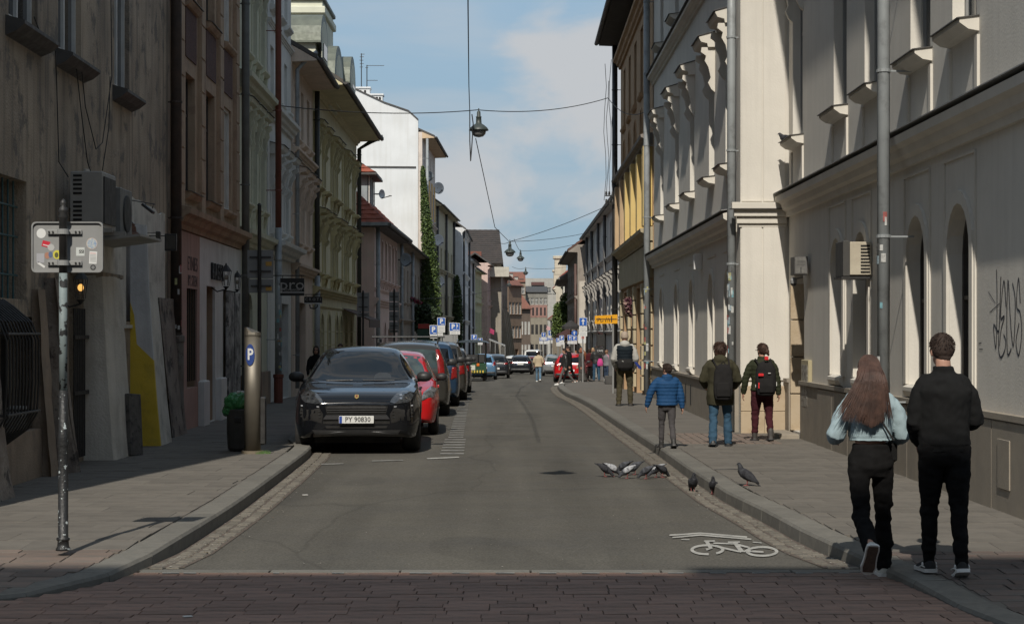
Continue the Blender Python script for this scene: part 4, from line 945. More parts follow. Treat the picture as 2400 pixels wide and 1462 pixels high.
# white gable (fire wall) facing us
fw = ob('fire_wall', None, L9.root); zb = L9.zb
def wxz(px, py, Y): p = PT(px, py, Y); return p
poly = [PT(700, 900, 117.9), PT(979, 900, 117.9), PT(980, 282, 117.9), PT(958, 262, 117.9), PT(900, 242, 117.9), PT(828, 208, 117.9), PT(700, 290, 117.9)]
inv = L9.root.matrix_basis.copy(); inv = Matrix.LocRotScale(L9.root.location, L9.root.rotation_euler, None).inverted()
P0 = [inv @ p for p in poly]; P1 = [inv @ (p + Vector((0, .35, 0))) for p in poly]; n = len(poly)
MB().add([tuple(p) for p in P0 + P1], [tuple(range(n)), tuple(reversed(range(n, 2 * n)))] + [((i + 1) % n, i, n + i, n + (i + 1) % n) for i in range(n)]).build('render', wg, fw)
capm = MB(); 
for a, b in zip(poly[2:6], poly[3:7]):
    A, B = inv @ (a + Vector((0, -.06, .0))), inv @ (b + Vector((0, -.06, .0))); A2, B2 = inv @ (a + Vector((0, .42, .0))), inv @ (b + Vector((0, .42, 0))); up = Vector((0, 0, .09))
    capm.loft([[tuple(A), tuple(A2), tuple(A2 + up), tuple(A + up)], [tuple(B), tuple(B2), tuple(B2 + up), tuple(B + up)]])
capm.build('coping', M_['lead'], fw)
a, b = inv @ PT(855, 393, 117.85), inv @ PT(975, 394, 117.85); MB().loft([[tuple(a), tuple(a + Vector((0, 0, .1))), tuple(a + Vector((.1, 0, .1))), tuple(a + Vector((.1, 0, 0)))], [tuple(b), tuple(b + Vector((0, 0, .1))), tuple(b + Vector((.1, 0, .1))), tuple(b + Vector((.1, 0, 0)))]]).build('ledge', M_['lead'], fw)
L9.pipe(.05, -.3, 13.5, r=.08, off=.3)
# chimneys on the white gable house
for (pa, pb, pt, pbm, lab) in ((822, 866, 203, 232, 'left white chimney on the gable, wider'), (868, 896, 219, 243, 'right white chimney on the gable, lower')):
    a = PT(pa, pbm, 119); b = PT(pb, pt, 119); w = b.x - a.x; ch = thing('chimney', lab + ' with dark flue slots', 'chimney', (a.x, 119.2, a.z - .5), 0, 'chimneys on the white gable')
    h = b.z - a.z + .5; MB().box(0, w, 0, .8, 0, h - .12).build('stack', wg, ch); MB().box(-.06, w + .06, -.06, .86, h - .119, h, .02).build('cap', wg, ch)
    for i in range(3): MB().box(w * (.2 + .25 * i), w * (.2 + .25 * i) + .12, -.01, .02, h - .45, h - .2).build('flue_slot', interior, ch)
def aerial(px, pyb, pyt, Y, lab, arms):
    a = PT(px, pyb, Y); o = thing('aerial', lab, 'aerial', tuple(a), 0); h = (pyb - pyt) / FPX * Y
    MB().tube([(0, 0, 0), (0, 0, h)], .03, 6).build('mast', M_['black'], o)
    for z, x0, x1 in arms: MB().tube([(x0, 0, h * z), (x1, 0, h * z)], .018, 5).build('arm', M_['black'], o)
aerial(847, 205, 126, 119.5, 'thin mast aerial with short rungs on the white gable', [(.98, -.05, .2), (.9, -.1, .15), (.8, -.12, .12), (.7, -.1, .14), (.6, -.1, .1)])
aerial(860, 215, 153, 119.6, 'thin aerial with two long side arms on the white gable', [(.98, 0, 1.05), (.42, 0, .65), (.9, -.1, .08)])

# ---------- farther left side
c10 = plaster('olive_stucco', (0.30, 0.27, 0.19), dirt=.5); 
def simple(name, label, A, B, zt, m, side, rows, cols, w=.9, h=1.6, st=None, roofm=None, pitch=35, ov=.45, cor=(), depth=9, pipes=(), eave=True, tiles=0.0, zs=None, ground=True):
    b = Bld(name, label, A, B, zt, m, side, depth); st = st or dict(d=.16, nx=2, sill=1, fm=WF, bars=(.68,), sur=.09)
    g = b.zb
    for i in range(cols):
        u = b.len * (i + .5) / cols
        for k in range(rows):
            z0 = (zs[k] if zs else g + 3.9 + k * 3.2)
            if z0 + h < zt - .2: b.window(u - w / 2, u + w / 2, z0, z0 + h, st)
        if ground and i % 2 == 0: b.hole(u - .6, u + .6, g - .1, g + 2.4, d=.3)
    for z in cor: b.cornice(z, .25, .22)
    b.wall()
    if roofm: b.roof(ov, pitch, roofm, tiles=tiles)
    for u in pipes: b.pipe(b.len * u, g, zt - .1, M_['lead'], r=.09)
    return b
L10 = simple('tenement', 'olive stucco tenement with satellite dishes beyond the ivy', (-5.14, 131.6), (-4.55, 151), 10.7, c10, 'L', 2, 5, roofm=darkroof, cor=(2.8, 6.0), pipes=(.02, .5, .98))
c11 = plaster('cream_white_front', (0.56, 0.52, 0.45), dirt=.2, streak=.2)
L11 = simple('tenement', 'tall cream tenement with a sunlit blank side wall', (-3.86, 152), (-3.83, 171.5), 10.0, c11, 'L', 2, 5, roofm=darkroof, ov=.3, cor=(9.6, 6.3, 2.6), pipes=(.03, .97), depth=3.2)
L12 = simple('house', 'white and orange house with a small balcony past the cream tenement', (-3.80, 172), (-3.50, 186), 8.5, plaster('grey_white_front', (.46, .45, .42)), 'L', 2, 5, roofm=M_['lead'], pipes=(.5,))
L13 = simple('house', 'pale green house beside the white and orange one', (-3.48, 186.2), (-3.05, 197), 8.0, plaster('pale_green_front', (.36, .37, .25)), 'L', 2, 4, roofm=M_['lead'], cor=(4.5, 1.2))
L14 = simple('house', 'dusty pink ornate house below the large dark tiled roof', (-2.45, 198), (-1.35, 221), 8.9, plaster('dusty_rose_front', (.36, .27, .24)), 'L', 2, 6, w=1.3, h=2.2, zs=(1.9, 5.2), roofm=M_['lead'], cor=(.9, 4.4, 8.2), ov=.3, depth=2.6)
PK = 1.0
# camera-facing side wall strip of L14 is its end wall; big tiled roof behind
br_ = thing('building', 'large building with a steep dark tiled roof and red brick chimney block', 'building', (-3.2, 203, -2))
MB().box(-2.0, 2.1, 0, 16, 0, 11.0).build('wall', plaster('grey_beige_wall', (.3, .27, .22)), br_)
dt = mat('dark_brown_tile', (0.050, 0.040, 0.035), (0.035, 0.03, 0.027), scale=1.6, rough=.85, bump=.6, bscale=8)
rfm = ob('roof', None, br_); tiled_slope(rfm, (-2.2, -.5, 11.0), (2.3, -.5, 11.0), (1.85, 6, 14.8), (-2.2, 6, 14.8), 16, dt)
MB().loft([[(-2.2, -.5, 10.9), (2.3, -.5, 10.9), (2.3, 14, 10.9), (-2.2, 14, 10.9)], [(-2.2, 6, 14.75), (1.85, 6, 14.75), (1.85, 6.4, 14.75), (-2.2, 6.4, 14.75)]]).build('roof_core', dt, rfm)
MB().box(-1.7, .05, -1.2, .5, 9.4, 12.2, .03).build('chimney_block', mat('red_brick_far', (.20, .075, .05), (.15, .06, .045), scale=6, rough=.9), br_)
MB().box(.0, 2.9, -1.6, 1.5, 9.6, 10.6).build('parapet', plaster('bleached_wall', (.50, .47, .40)), br_)
L15 = simple('house', 'grey-tan house with tall sloped buttress walls at the bend', (-1.30, 222), (-.55, 246), 9.0, plaster('grey_tan_front', (.25, .22, .18), dirt=.5), 'L', 2, 4, roofm=dt, ov=.7, pitch=40, w=.7, h=1.3, depth=4)
bb = MB()
for i in range(4): u = L15.len * (.1 + .25 * i); bb.prof([(0, -2), (-1.5, -2), (-.3, 6.5), (0, 6.8)], u, u + 1.4)
L15.part('buttresses', bb, plaster('tan_buttress', (.36, .31, .23), dirt=.4))
L16 = simple('house', 'orange-tan gabled house at the bend of the street', (-.5, 262), (1.3, 266), 8.3, plaster('orange_tan', (.24, .165, .115)), 'L', 2, 4, roofm=mat('far_red_roof', (.22, .09, .06), (.16, .07, .05), scale=2, rough=.85), ov=.3)
L17 = simple('house', 'dark brown house with white windows facing down the street', (.25, 290), (2.75, 291.5), 5.6, plaster('dark_brown_front', (.14, .105, .08)), 'L', 2, 5, zs=(1.6, -1.8), w=.32, h=1.9, roofm=MATS['far_red_roof'], ov=.4, st=dict(d=.1, nx=1, sill=0, fm=WF, gm=blind, bars=()))
L18 = simple('house', 'beige house with a pink upper storey at the end of the street', (2.8, 300), (5.4, 300), 6.1, plaster('far_beige', (.26, .23, .18)), 'L', 2, 4, zs=(-1.4, 1.6), w=.42, h=1.5, ov=.2, st=dict(d=.1, nx=2, sill=0, fm=darkf))
L18.boxp('upper_storey', .02, 2.58, .002, .05, 4.2, 6.1, plaster('far_pink', (.30, .17, .14)))
for i in range(4): L18.boxp('upper_window', .3 + .6 * i, .55 + .6 * i, .051, .07, 4.5, 5.7, M_['glass'])
L19 = simple('apartment_block', 'far white flat-roofed block above the roofs at the street end', (1.6, 380), (9.0, 380), 12.4, plaster('far_white', (.38, .365, .33)), 'L', 1, 6, zs=(9.5,), w=.8, h=1.1, ov=0, ground=False)
L19.boxp('roof_shed', 2.1, 4.6, .5, 3, 11.0, 11.6, mat('far_maroon', (.10, .05, .045), rough=.9)); L19.boxp('roof_shed', .5, 4.4, .2, 1.5, 9.6, 10.9, plaster('far_grey', (.27, .27, .25)))
L20 = simple('house', 'grey far house with roof terraces behind the beige one', (2.3, 330), (6.0, 330), 8.6, plaster('far_grey2', (.22, .21, .185)), 'L', 1, 5, zs=(6.6,), w=.5, h=1.1, ov=.1, ground=False, roofm=M_['lead'], pitch=12)
L21 = simple('house', 'tan far house with roof chimneys behind the bend', (-1.6, 320), (2.2, 320), 10.1, plaster('far_tan', (.26, .20, .15)), 'L', 1, 5, zs=(8.2,), w=.5, h=1.1, ov=.1, ground=False, roofm=MATS['far_red_roof'], pitch=20)
for i, (px, py) in enumerate(((1198, 642), (1210, 650), (1222, 655))):
    p = PT(px, py, 321); c = thing('chimney', ['tallest far chimney left of the hanging lamp', 'middle far chimney on the tan house', 'right far chimney on the tan house'][i], 'chimney', (p.x, 321, p.z - 1.6)); MB().box(-.3, .3, -.3, .3, 0, 1.6, .03).build('stack', MATS['far_white'], c); MB().box(-.36, .36, -.36, .36, 1.6, 1.72).build('cap', M_['lead'], c)

# ================= RIGHT SIDE
cr = plaster('pale_stucco', (0.66, 0.625, 0.56), dirt=.22, k2=.90, sc=.9, streak=.42, scol=(0.50, 0.47, 0.42), bump=.14, dcol=(.57, .54, .48))
crt = mat('pale_stucco_trim', (0.64, 0.60, 0.53), (0.58, 0.545, 0.48), scale=1.3, rough=.88, stain=.12, stainscale=1.5)
plin = mat('grey_stone_plinth', (0.30, 0.26, 0.205), (0.25, 0.22, 0.18), scale=2.5, rough=.8, bump=.15, streak=.3, streakcol=(.2, .17, .14))
R1 = Bld('tenement', 'pale stucco tenement with arched windows and stone plinth, nearest on the right', (4.76, 14.6), (4.72, 33.46), 12.6, cr, 'R', 9)
sR = dict(d=.22, nx=2, fm=M_['greymetal'], gm=greyglass, sill=1, sillw=.10, sillp=.20, apron=.0, flash=1, hood=1, hoodp=.28, hoodz=.25, sur=0, sm=crt, fw=.07)
for Y in (20.6, 22.8, 25.8, 28.3, 32.45):
    u = R1.uY(Y)
    for zz in (5.06, 8.9): R1.window(u - .55, u + .55, zz, zz + 2.6, sR)
    for sx_ in (-.62, .62): R1.boxp('apron_strip', u + sx_ - .06, u + sx_ + .06, .001, .03, 4.26, 4.86, crt)
sA = dict(d=.23, nx=2, fm=darkf, gm=greyglass, sill=1, sillw=.02, sillp=.07, sur=.14, sm=crt, bars=(.5,), fw=.055)
arches = [(20.78, .52), (22.95, .52), (26.55, .5), (28.5, .5)]
for Y, hw in arches: R1.window(R1.uY(Y) - hw, R1.uY(Y) + hw, 1.22, 3.2, sA, True)
ud = R1.uY(32.35); R1.hole(ud - .62, ud + .62, .2, 3.0, True, .55); R1.wall()
for Y in (20.78, 22.95, 26.55, 28.5): # raised rectangular field above each arch and light block below the sill
    u = R1.uY(Y); R1.boxp('field_line', u - .72, u + .72, .001, .022, 3.68, 3.71, crt); R1.boxp('field_line', u + .70, u + .72, .001, .022, 1.2, 3.68, crt); R1.boxp('field_line', u - .72, u - .70, .001, .022, 1.2, 3.68, crt)
sandst = mat('sandstone_blocks', (0.46, 0.37, 0.26), (0.42, 0.33, 0.22), scale=2, rough=.85, bump=.2, stain=.4, staincol=(.33, .24, .15), stainscale=2.5)
R1.boxp('plinth', .0, ud - .64, .001, .07, -.2, 1.0, plin); R1.boxp('plinth', ud + .64, R1.len, .001, .07, -.2, 1.0, plin)
R1.boxp('plinth_cap', .02, ud - .66, .001, .10, 1.001, 1.06, plin); R1.boxp('plinth_cap', ud + .66, R1.len - .01, .001, .10, 1.001, 1.06, plin)
for i in range(11): 
    uu = R1.uY(16.4 + i * 1.35)
    if abs(uu - ud) > .9: R1.boxp('plinth_slab', uu + .01, uu + 1.34, .071, .085, 0.12, .985, plin, .004)
R1.boxp('vent_panel', R1.uY(18.6) - .22, R1.uY(18.6) + .22, .086, .098, .35, .82, plin, .004)
# door lining of sandstone blocks inside the arched doorway, facing us
for j in range(4): R1.boxp('stone', ud - .618, ud - .55, -.54, .05, .2 + j * .62, .2 + j * .62 + .60, sandst, .006)
R1.boxp('door', ud - .54, ud + .61, -.53, -.47, .2, 2.95, darkf); R1.boxp('step', ud - .7, ud + .75, .1, .42, -.1, .2, plin, .01)
R1.cornice(3.80, .34, .24, crt, u1=R1.len); R1.run('cornice_flashing', [(-.01, .03), (.27, 0), (.27, .012), (-.01, .05)][::-1], M_['greymetal'], z=4.19)
R1.cornice(8.1, .2, .18, crt); R1.roof(.85, 30, darkroof, soffit=cr)
R1.pipe(R1.uY(23.15), .1, 12.3, r=.075, off=.36, m=M_['zinc'])
# R2 : protrudes, sunlit end pier
R2 = Bld('tenement', 'pale stucco tenement with bracketed window hoods and a sunlit end pier', (3.90, 33.5), (3.86, 53.45), 12.6, cr, 'R', 9)
sR2 = dict(d=.26, nx=2, fm=WF, gm=greyglass, sill=1, sillw=.08, sillp=.22, flash=1, apron=0, hood=1, hoodp=.31, hoodz=.30, sur=0, sm=crt)
for Y in (35.3, 38.25, 42.3, 46.1, 50.6):
    u = R2.uY(Y); R2.window(u - .5, u + .5, 4.85, 7.0, sR2); R2.window(u - .5, u + .5, 9.25, 11.3, dict(sR2, hood=0))
    R2.window(R2.uY(Y) - .45, R2.uY(Y) + .45, 1.1, 2.98, dict(d=.28, nx=2, fm=darkf, sill=1, sillw=.05, sillp=.10, sur=.10, sm=crt, bars=(.3, .6, .9)), True)
    R2.boxp('field_line', u - .75, u + .75, .001, .02, 3.3, 3.33, crt)
R2.wall(); R2.boxp('plinth', 0, R2.len - .26, .001, .07, -.2, .88, plin); R2.boxp('plinth_cap', 0, R2.len - .26, .001, .1, .881, .93, plin)
for Y in (41.9, 43.1): R2.boxp('cellar_slot', R2.uY(Y) - .1, R2.uY(Y) + .1, .071, .075, .3, .72, interior)
R2.cornice(3.58, .32, .24, crt, u1=R2.len - .55); R2.run('cornice_flashing', [(-.01, .03), (.27, 0), (.27, .012), (-.01, .05)][::-1], M_['greymetal'], z=3.95, u1=R2.len - .55)
R2.cornice(8.55, .2, .2, crt); R2.run('ledge_flashing', [(-.01, .03), (.24, 0), (.24, .012), (-.01, .05)][::-1], M_['lead'], z=8.79); R2.roof(.85, 30, darkroof, soffit=cr)
# the end pier (camera-facing): mouldings that wrap round
L = R2.len; pr = MB()
for z0, z1, p in ((3.86, 3.98, .16), (3.74, 3.86, .12), (3.62, 3.74, .07), (3.56, 3.62, .03)): pr.box(L - .001, L + p, -p, .78, z0, z1, .008)
R2.part('pier_cornice', pr, crt); R2.part('pier_flashing', MB().box(L, L + .19, -.19, .78, 3.861, 3.875), M_['lead'])
R2.part('pier_face', MB().box(L + .001, L + .03, .02, .36, .95, 3.56, .004), cr); R2.part('pier_face', MB().box(L + .001, L + .03, .385, .76, .95, 3.56, .004), cr)
R2.part('pier_face', MB().box(L + .001, L + .03, .02, .36, 4.0, 12.4, .004), cr); R2.part('pier_face', MB().box(L + .001, L + .03, .385, .76, 4.0, 12.4, .004), cr)
for j, (a, b) in enumerate(((-.1, .42), (.425, .86))): R2.part('stone', MB().box(L + .001, L + .07, .0, .40, a, b, .008), sandst); R2.part('stone', MB().box(L + .001, L + .07, .405, .79, a, b, .008), sandst)
R2.pipe(R2.uY(33.82), .15, 12.3, r=.075, off=.12); R2.pipe(.12, .15, 12.3, r=.085, off=.2)
# stickers on pipes
rr = random.Random(11); scol = [(.5, .5, .48), (.2, .4, .45), (.35, .1, .09), (.6, .6, .58), (.1, .1, .1), (.45, .43, .2), (.3, .38, .42)]
def stickers(b, u, off, r, zs, n, seed):
    q = random.Random(seed)
    for i in range(n):
        z = q.uniform(*zs) - b.zb; a = q.uniform(-2.2, -.2); w = q.uniform(.25, .5); h = q.uniform(.05, .13); mb = MB(); vs = []
        for k in range(4):
            aa = a + w * k / 3; vs += [(u + (r + .004) * math.cos(aa) * (1 if b.side == 'R' else 1), -off + (r + .004) * math.sin(aa), z), (u + (r + .004) * math.cos(aa), -off + (r + .004) * math.sin(aa), z + h)]
        mb.add(vs, [(2 * k, 2 * k + 2, 2 * k + 3, 2 * k + 1) for k in range(3)]); c = scol[q.randrange(7)]
        mb.build('sticker', mat('sticker_%d' % scol.index(c), c, tuple(x * .6 for x in c), scale=30, rough=.6), b.root)
def stick2(b, u, off, r, zs, n, seed):
    q = random.Random(seed)
    for i in range(n):
        z = q.uniform(*zs) - b.zb; base = 0.0 if b.side == 'R' else math.pi; a = base - q.uniform(-.2, 1.3) if b.side == 'R' else base + q.uniform(-.2, 1.3) ; w = q.uniform(.3, .8); h = q.uniform(.05, .14); vs = []
        for k in range(4):
            aa = a - w / 2 + w * k / 3; x, y = u + (r + .005) * math.cos(aa), -off + (r + .005) * math.sin(aa); vs += [(x, y, z), (x, y, z + h)]
        c = scol[q.randrange(7)]
        MB().add(vs, [(2 * k, 2 * k + 2, 2 * k + 3, 2 * k + 1) for k in range(3)]).build('sticker', mat('sticker_%d' % scol.index(c), c, tuple(x * .6 for x in c), scale=30, rough=.6), b.root)
stick2(R1, R1.uY(23.15), .36, .075, (1.2, 3.3), 9, 1); stick2(R2, R2.uY(33.82), .12, .075, (1.2, 2.9), 26, 2); stick2(R2, .12, .2, .085, (.6, 3.2), 24, 3); stick2(L1, L1.len - .22, .14, .09, (1.6, 2.9), 8, 4); stick2(L3, L3.len - .18, .3, .085, (.9, 3.0), 26, 5)

# R3: yellow and brown house
c3r = plaster('ochre_front', (0.42, 0.27, 0.15), dirt=.35, streak=.4); c3y = mat('yellow_pilaster', (0.62, 0.46, 0.18), (0.55, 0.40, 0.16), scale=1.5, rough=.85); c3g = plaster('beige_shopfront', (0.46, 0.39, 0.26), dirt=.4, streak=.4)
R3 = Bld('tenement', 'ochre tenement with yellow pilasters, a shopfront and a deep dark eave', (3.84, 53.5), (3.88, 70.0), 12.5, c3r, 'R', 9)
for Y in (55.2, 58.3, 61.4, 64.5, 67.6):
    u = R3.uY(Y); R3.window(u - .6, u + .6, 8.9, 10.9, dict(d=.25, nx=2, fm=darkf, sill=1, sillp=.12)); R3.window(u - .45, u + .45, 7.35, 8.45, dict(d=.12, nx=1, fm=mat('iron_lattice', (.13, .14, .12), rough=.7), gm=mat('lattice_panel', (.10, .11, .095), (.2, .2, .17), scale=20, rough=.8), sill=0, sur=.06, bars=()), True)
    R3.window(u - .5, u + .5, 4.95, 6.7, dict(d=.3, nx=2, fm=c3y, sill=1, sillp=.1, sm=c3y))
for Y in (54.0, 56.7, 59.8, 62.9, 66.0, 69.2): R3.boxp('pilaster', R3.uY(Y) - .3, R3.uY(Y) + .3, .001, .26, 4.75, 6.95, c3y if Y < 63 else plaster('tan_pilaster', (.5, .36, .22)), .015)
R3.cornice(6.96, .28, .34, plaster('grey_moulding', (.25, .22, .19))); R3.cornice(4.35, .32, .35, c3g); R3.cornice(11.2, .3, .3)
R3.boxp('fascia', 0.3, R3.len - .05, .001, .08, 3.35, 4.3, c3g)
for Y0, Y1 in ((54.6, 56.6), (58.0, 60.6), (62.0, 63.6), (65.0, 67.8)): R3.hole(R3.uY(Y1), R3.uY(Y0), -.2, 3.2, d=.45)
R3.wall()
for Y0, Y1 in ((54.6, 56.6), (58.0, 60.6), (62.0, 63.6), (65.0, 67.8)):
    R3.boxp('shop_glass', R3.uY(Y1) + .01, R3.uY(Y0) - .01, -.43, -.4, -.2, 3.19, greyglass); R3.boxp('shop_post', (R3.uY(Y1) + R3.uY(Y0)) / 2 - .06, (R3.uY(Y1) + R3.uY(Y0)) / 2 + .06, -.38, -.3, -.2, 3.18, c3g)
for Y in (53.95, 57.3, 61.3, 64.3, 69): 
    for j in range(7): R3.boxp('stone', R3.uY(Y) - .32, R3.uY(Y) + .32, .001, .09, .15 + j * .45, .15 + j * .45 + .41, c3g, .012)
R3.roof(.80, 28, darkroof, soffit=mat('dark_soffit', (.05, .047, .043), rough=.9)); R3.pipe(.15, -.2, 12.2, M_['black'], r=.10, off=.22)
# R4: long low grey stained wall
c4r = plaster('grey_weathered_stucco', (0.56, 0.54, 0.50), dirt=.6, k2=.8, sc=.7, streak=.8, scol=(.20, .19, .175), bump=.3, dcol=(.38, .36, .33))
R4 = Bld('tenement', 'long low grey weathered tenement with a row of small hoods', (4.62, 70.6), (4.58, 121.0), 7.75, c4r, 'R', 9)
s4r = dict(d=.22, nx=2, fm=darkf, hood=1, hoodp=.30, hoodz=.05, sill=1, apron=.5, sm=plaster('grey_hood', (.36, .34, .31)))
n = 16
for i in range(n):
    u = R4.len * (i + .5) / n; R4.window(u - .42, u + .42, 2.55, 4.35, s4r)
    if i % 2: R4.window(u - .4, u + .4, 5.8, 7.0, dict(d=.1, nx=2, fm=M_['greymetal'], gm=greyglass, sill=0, sur=.08))
    if i % 3 == 1: R4.hole(u - .6, u + .6, -.8, 1.3, d=.35)
R4.cornice(5.2, .2, .18); R4.cornice(1.75, .16, .16); R4.wall(); R4.roof(.3, 32, darkroof, gm=M_['zinc'])
for f in (.08, .22, .38, .52, .7, .86): R4.pipe(R4.len * f, -.3, 7.5, M_['lead'], r=.08)
# R5: slightly forward, brown tone, sunlit end
c5r = plaster('brown_grey_stucco', (0.30, 0.26, 0.22), dirt=.5, streak=.5)
R5 = Bld('tenement', 'narrow brown-grey tenement with a pale sunlit end wall', (4.06, 121.5), (4.12, 145), 7.3, c5r, 'R', 8)
for i in range(6): u = R5.len * (i + .5) / 6; R5.window(u - .42, u + .42, 1.9, 3.4, s9); R5.window(u - .42, u + .42, 4.5, 5.7, s9)
R5.cornice(3.9, .2, .2); R5.wall(); R5.roof(.6, 36, mat('brown_tile', (.13, .06, .04), (.09, .05, .04), scale=3, rough=.85), tiles=.3); R5.pipe(R5.len - .15, -.6, 6.1, mat('brown_pipe', (.09, .05, .04), rough=.6), r=.08)
R5.part('end_render', MB().box(R5.len + .001, R5.len + .03, .1, 7.5, -1, 6.2), plaster('pale_end_wall', (.55, .50, .43), dirt=.3))  # end wall plaster is paler than the street front
R6 = simple('house', 'low brown house with a sagging eave behind the ivy', (4.15, 145.5), (4.45, 166), 6.2, plaster('brown_low_front', (.19, .15, .12), dirt=.5), 'R', 1, 6, zs=(1.2,), h=1.4, roofm=M_['zinc'], ov=.7, pitch=30)
R7 = simple('house', 'white house with red hipped roofs on the right of the bend', (4.6, 176), (5.3, 205), 7.0, plaster('white_red_house', (.58, .55, .48)), 'R', 2, 6, zs=(1.2, 4.4), roofm=mat('far_red_tile', (.26, .07, .05), (.19, .055, .04), scale=2, rough=.85, bump=.4, bscale=6), ov=.4, pitch=40, cor=(6.3,), tiles=.35)
R8 = simple('house', 'cream house with steep red roof farthest on the right', (5.2, 232), (6.4, 262), 7.4, plaster('cream_red_house', (.52, .48, .38)), 'R', 2, 6, zs=(.6, 4.0), roofm=MATS['far_red_tile'], ov=.4, pitch=46, cor=(6.6,), tiles=.35)
R9 = simple('house', 'small house with a low red roof and thick black pipe', (4.35, 212), (5.0, 230), 3.6, plaster('low_dark_front', (.2, .17, .13)), 'R', 1, 4, zs=(.4,), roofm=MATS['far_red_tile'], ov=.5, pitch=35, pipes=(.98,))
for (px, py, Y, lab) in ((1313, 600, 190, 'cream chimney with a cornice on the red roof'), (1308, 632, 236, 'low cream chimney block on the steep red roof')):
    p = PT(px, py, Y); c = thing('chimney', lab, 'chimney', (p.x, Y, p.z - 1.8)); MB().box(-.55, .55, -.5, .5, 0, 1.5).build('stack', MATS['cream_red_house'], c); MB().box(-.7, .7, -.65, .65, 1.5, 1.8, .04).build('cap', MATS['cream_red_house'], c)
# neighbours further back, seen between roofs (fill the skyline)
# ================================================================= CARS
tyre_m = mat('tyre_rubber', (0.02, 0.02, 0.02), (0.032, 0.031, 0.03), scale=9, rough=.85)
rim_m = mat('alloy_rim', (0.30, 0.30, 0.31), rough=.3, metal=.8); rimd = mat('dark_rim', (0.04, 0.04, 0.042), rough=.35, metal=.6)
trim = mat('black_plastic', (0.022, 0.022, 0.023), (0.03, 0.03, 0.03), scale=20, rough=.55)
cglass = mat('car_glass', (0.006, 0.007, 0.008), rough=.03, spec=.4); cglass2 = mat('car_glass_green', (0.05, 0.075, 0.072), (0.02, 0.03, 0.03), scale=2.5, rough=.05, spec=.6)
lampg = mat('headlamp_glass', (0.30, 0.31, 0.32), (0.10, 0.105, 0.11), scale=14, rough=.1, metal=.5); lampd = mat('smoked_headlamp', (0.02, 0.022, 0.025), (0.055, 0.058, 0.062), scale=16, rough=.06, spec=.8, coat=1)
redl = mat('red_tail_lamp', (0.24, 0.012, 0.012), (0.16, 0.008, 0.008), scale=12, rough=.15, coat=.6); platem = mat('plate_white', (0.62, 0.62, 0.60), rough=.5); blue_m = mat('euro_blue', (0.02, 0.06, 0.28), rough=.5)
chrome = mat('chrome', (.6, .6, .6), rough=.15, metal=1.0)
def paint(n, c, metal=.0): return mat(n, c, tuple(x * .93 for x in c), scale=1.5, rough=.22, coat=.6, spec=.35, metal=metal, stain=.12, staincol=tuple(min(1, x * .85 + .004) for x in c), stainscale=2)
def ykeys(y, ks): return interp(y, [k[0] for k in ks], [k[1] for k in ks])
def smoothkeys(ks):
    return ks
def car_shell(sp):
    L, W, H = sp['L'], sp['W'], sp['H']; hL = L / 2; wr = sp['wr']; ya, yb = -hL + sp['fo'], -hL + sp['fo'] + sp['wb']; ar = wr * 1.13
    ys = set(np.round(np.linspace(-hL, hL, 38), 3))
    for c in (ya, yb):
        for k in np.linspace(-1, 1, 13): ys.add(round(c + math.sin(k * math.pi / 2) * (ar + .012), 3))
    for v in (-hL + .03, -hL + .08, -hL + .16, hL - .03, hL - .08, hL - .16): ys.add(round(v, 3))
    ys = sorted(ys); ys = [y for i, y in enumerate(ys) if i == 0 or y - ys[i - 1] > .012]
    rings = []
    for y in ys:
        top = ykeys(y, sp['top']); belt = min(ykeys(y, sp['belt']), top - .02); pw = ykeys(y, sp['plan']) * W / 2; wtp = ykeys(y, sp['wtop']) * W / 2; zb = ykeys(y, sp['bot'])
        arch = 0
        for c in (ya, yb):
            d = abs(y - c)
            if d < ar: arch = max(arch, wr + math.sqrt(ar * ar - d * d))
        zb2 = max(zb, arch * .985) if arch else zb; span = belt - zb; z1 = max(zb + .30 * span, zb2 + .015); z2 = max(zb + .62 * span, z1 + .012); z3 = max(belt, z2 + .01)
        fl = .012 if arch else 0
        pts = [(0, zb + .02), (pw * .55, zb + .01), (pw * .93, min(zb + .02, zb2) if not arch else zb + .02)]
        if arch: pts = [(0, zb + .05), (pw * .60, zb + .05), (pw * .66, zb2 - .02)]
        pts += [(pw * .965 + fl, zb2), (pw + fl, z1), (pw * .995 + fl * .6, z2), (pw * .955, z3)]
        hp = wtp if top - belt > .15 else pw * .84; t_ = min(1, max(0, (top - belt - .05) / .25))
        e = .07 * t_ + .008
        pts += [(pw * .955 + (hp - pw * .955) * .08 - 0.01, z3 + .012 + .01 * t_), (pw * .93 + (hp - pw * .93) * .5, z3 + (top - e - z3) * .5 + .006), (hp + .0, top - e), (hp - .07 * (.4 + .6 * t_), top - e * .32), (hp * .55, top - .002), (0, top + .014 * t_ + .004)]
        rings.append([(x, y, z) for x, z in pts] + [(-x, y, z) for x, z in reversed(pts[1:-1])])
    mb = MB(); mb.loft([r[::-1] for r in rings]); me = mb.mesh('body', [sp['paint']])
    o = bpy.data.objects.new('tmp', me); COL.objects.link(o); md = o.modifiers.new('s', 'SUBSURF'); md.levels = sp.get('sub', 1); md.render_levels = md.levels
    out = bpy.data.meshes.new_from_object(o.evaluated_get(bpy.context.evaluated_depsgraph_get())); bpy.data.objects.remove(o)
    out.polygons.foreach_set('use_smooth', [True] * len(out.polygons)); out.name = 'body'
    bv = BVHTree.FromPolygons([v.co.copy() for v in out.vertices], [tuple(p.vertices) for p in out.polygons])
    return out, bv
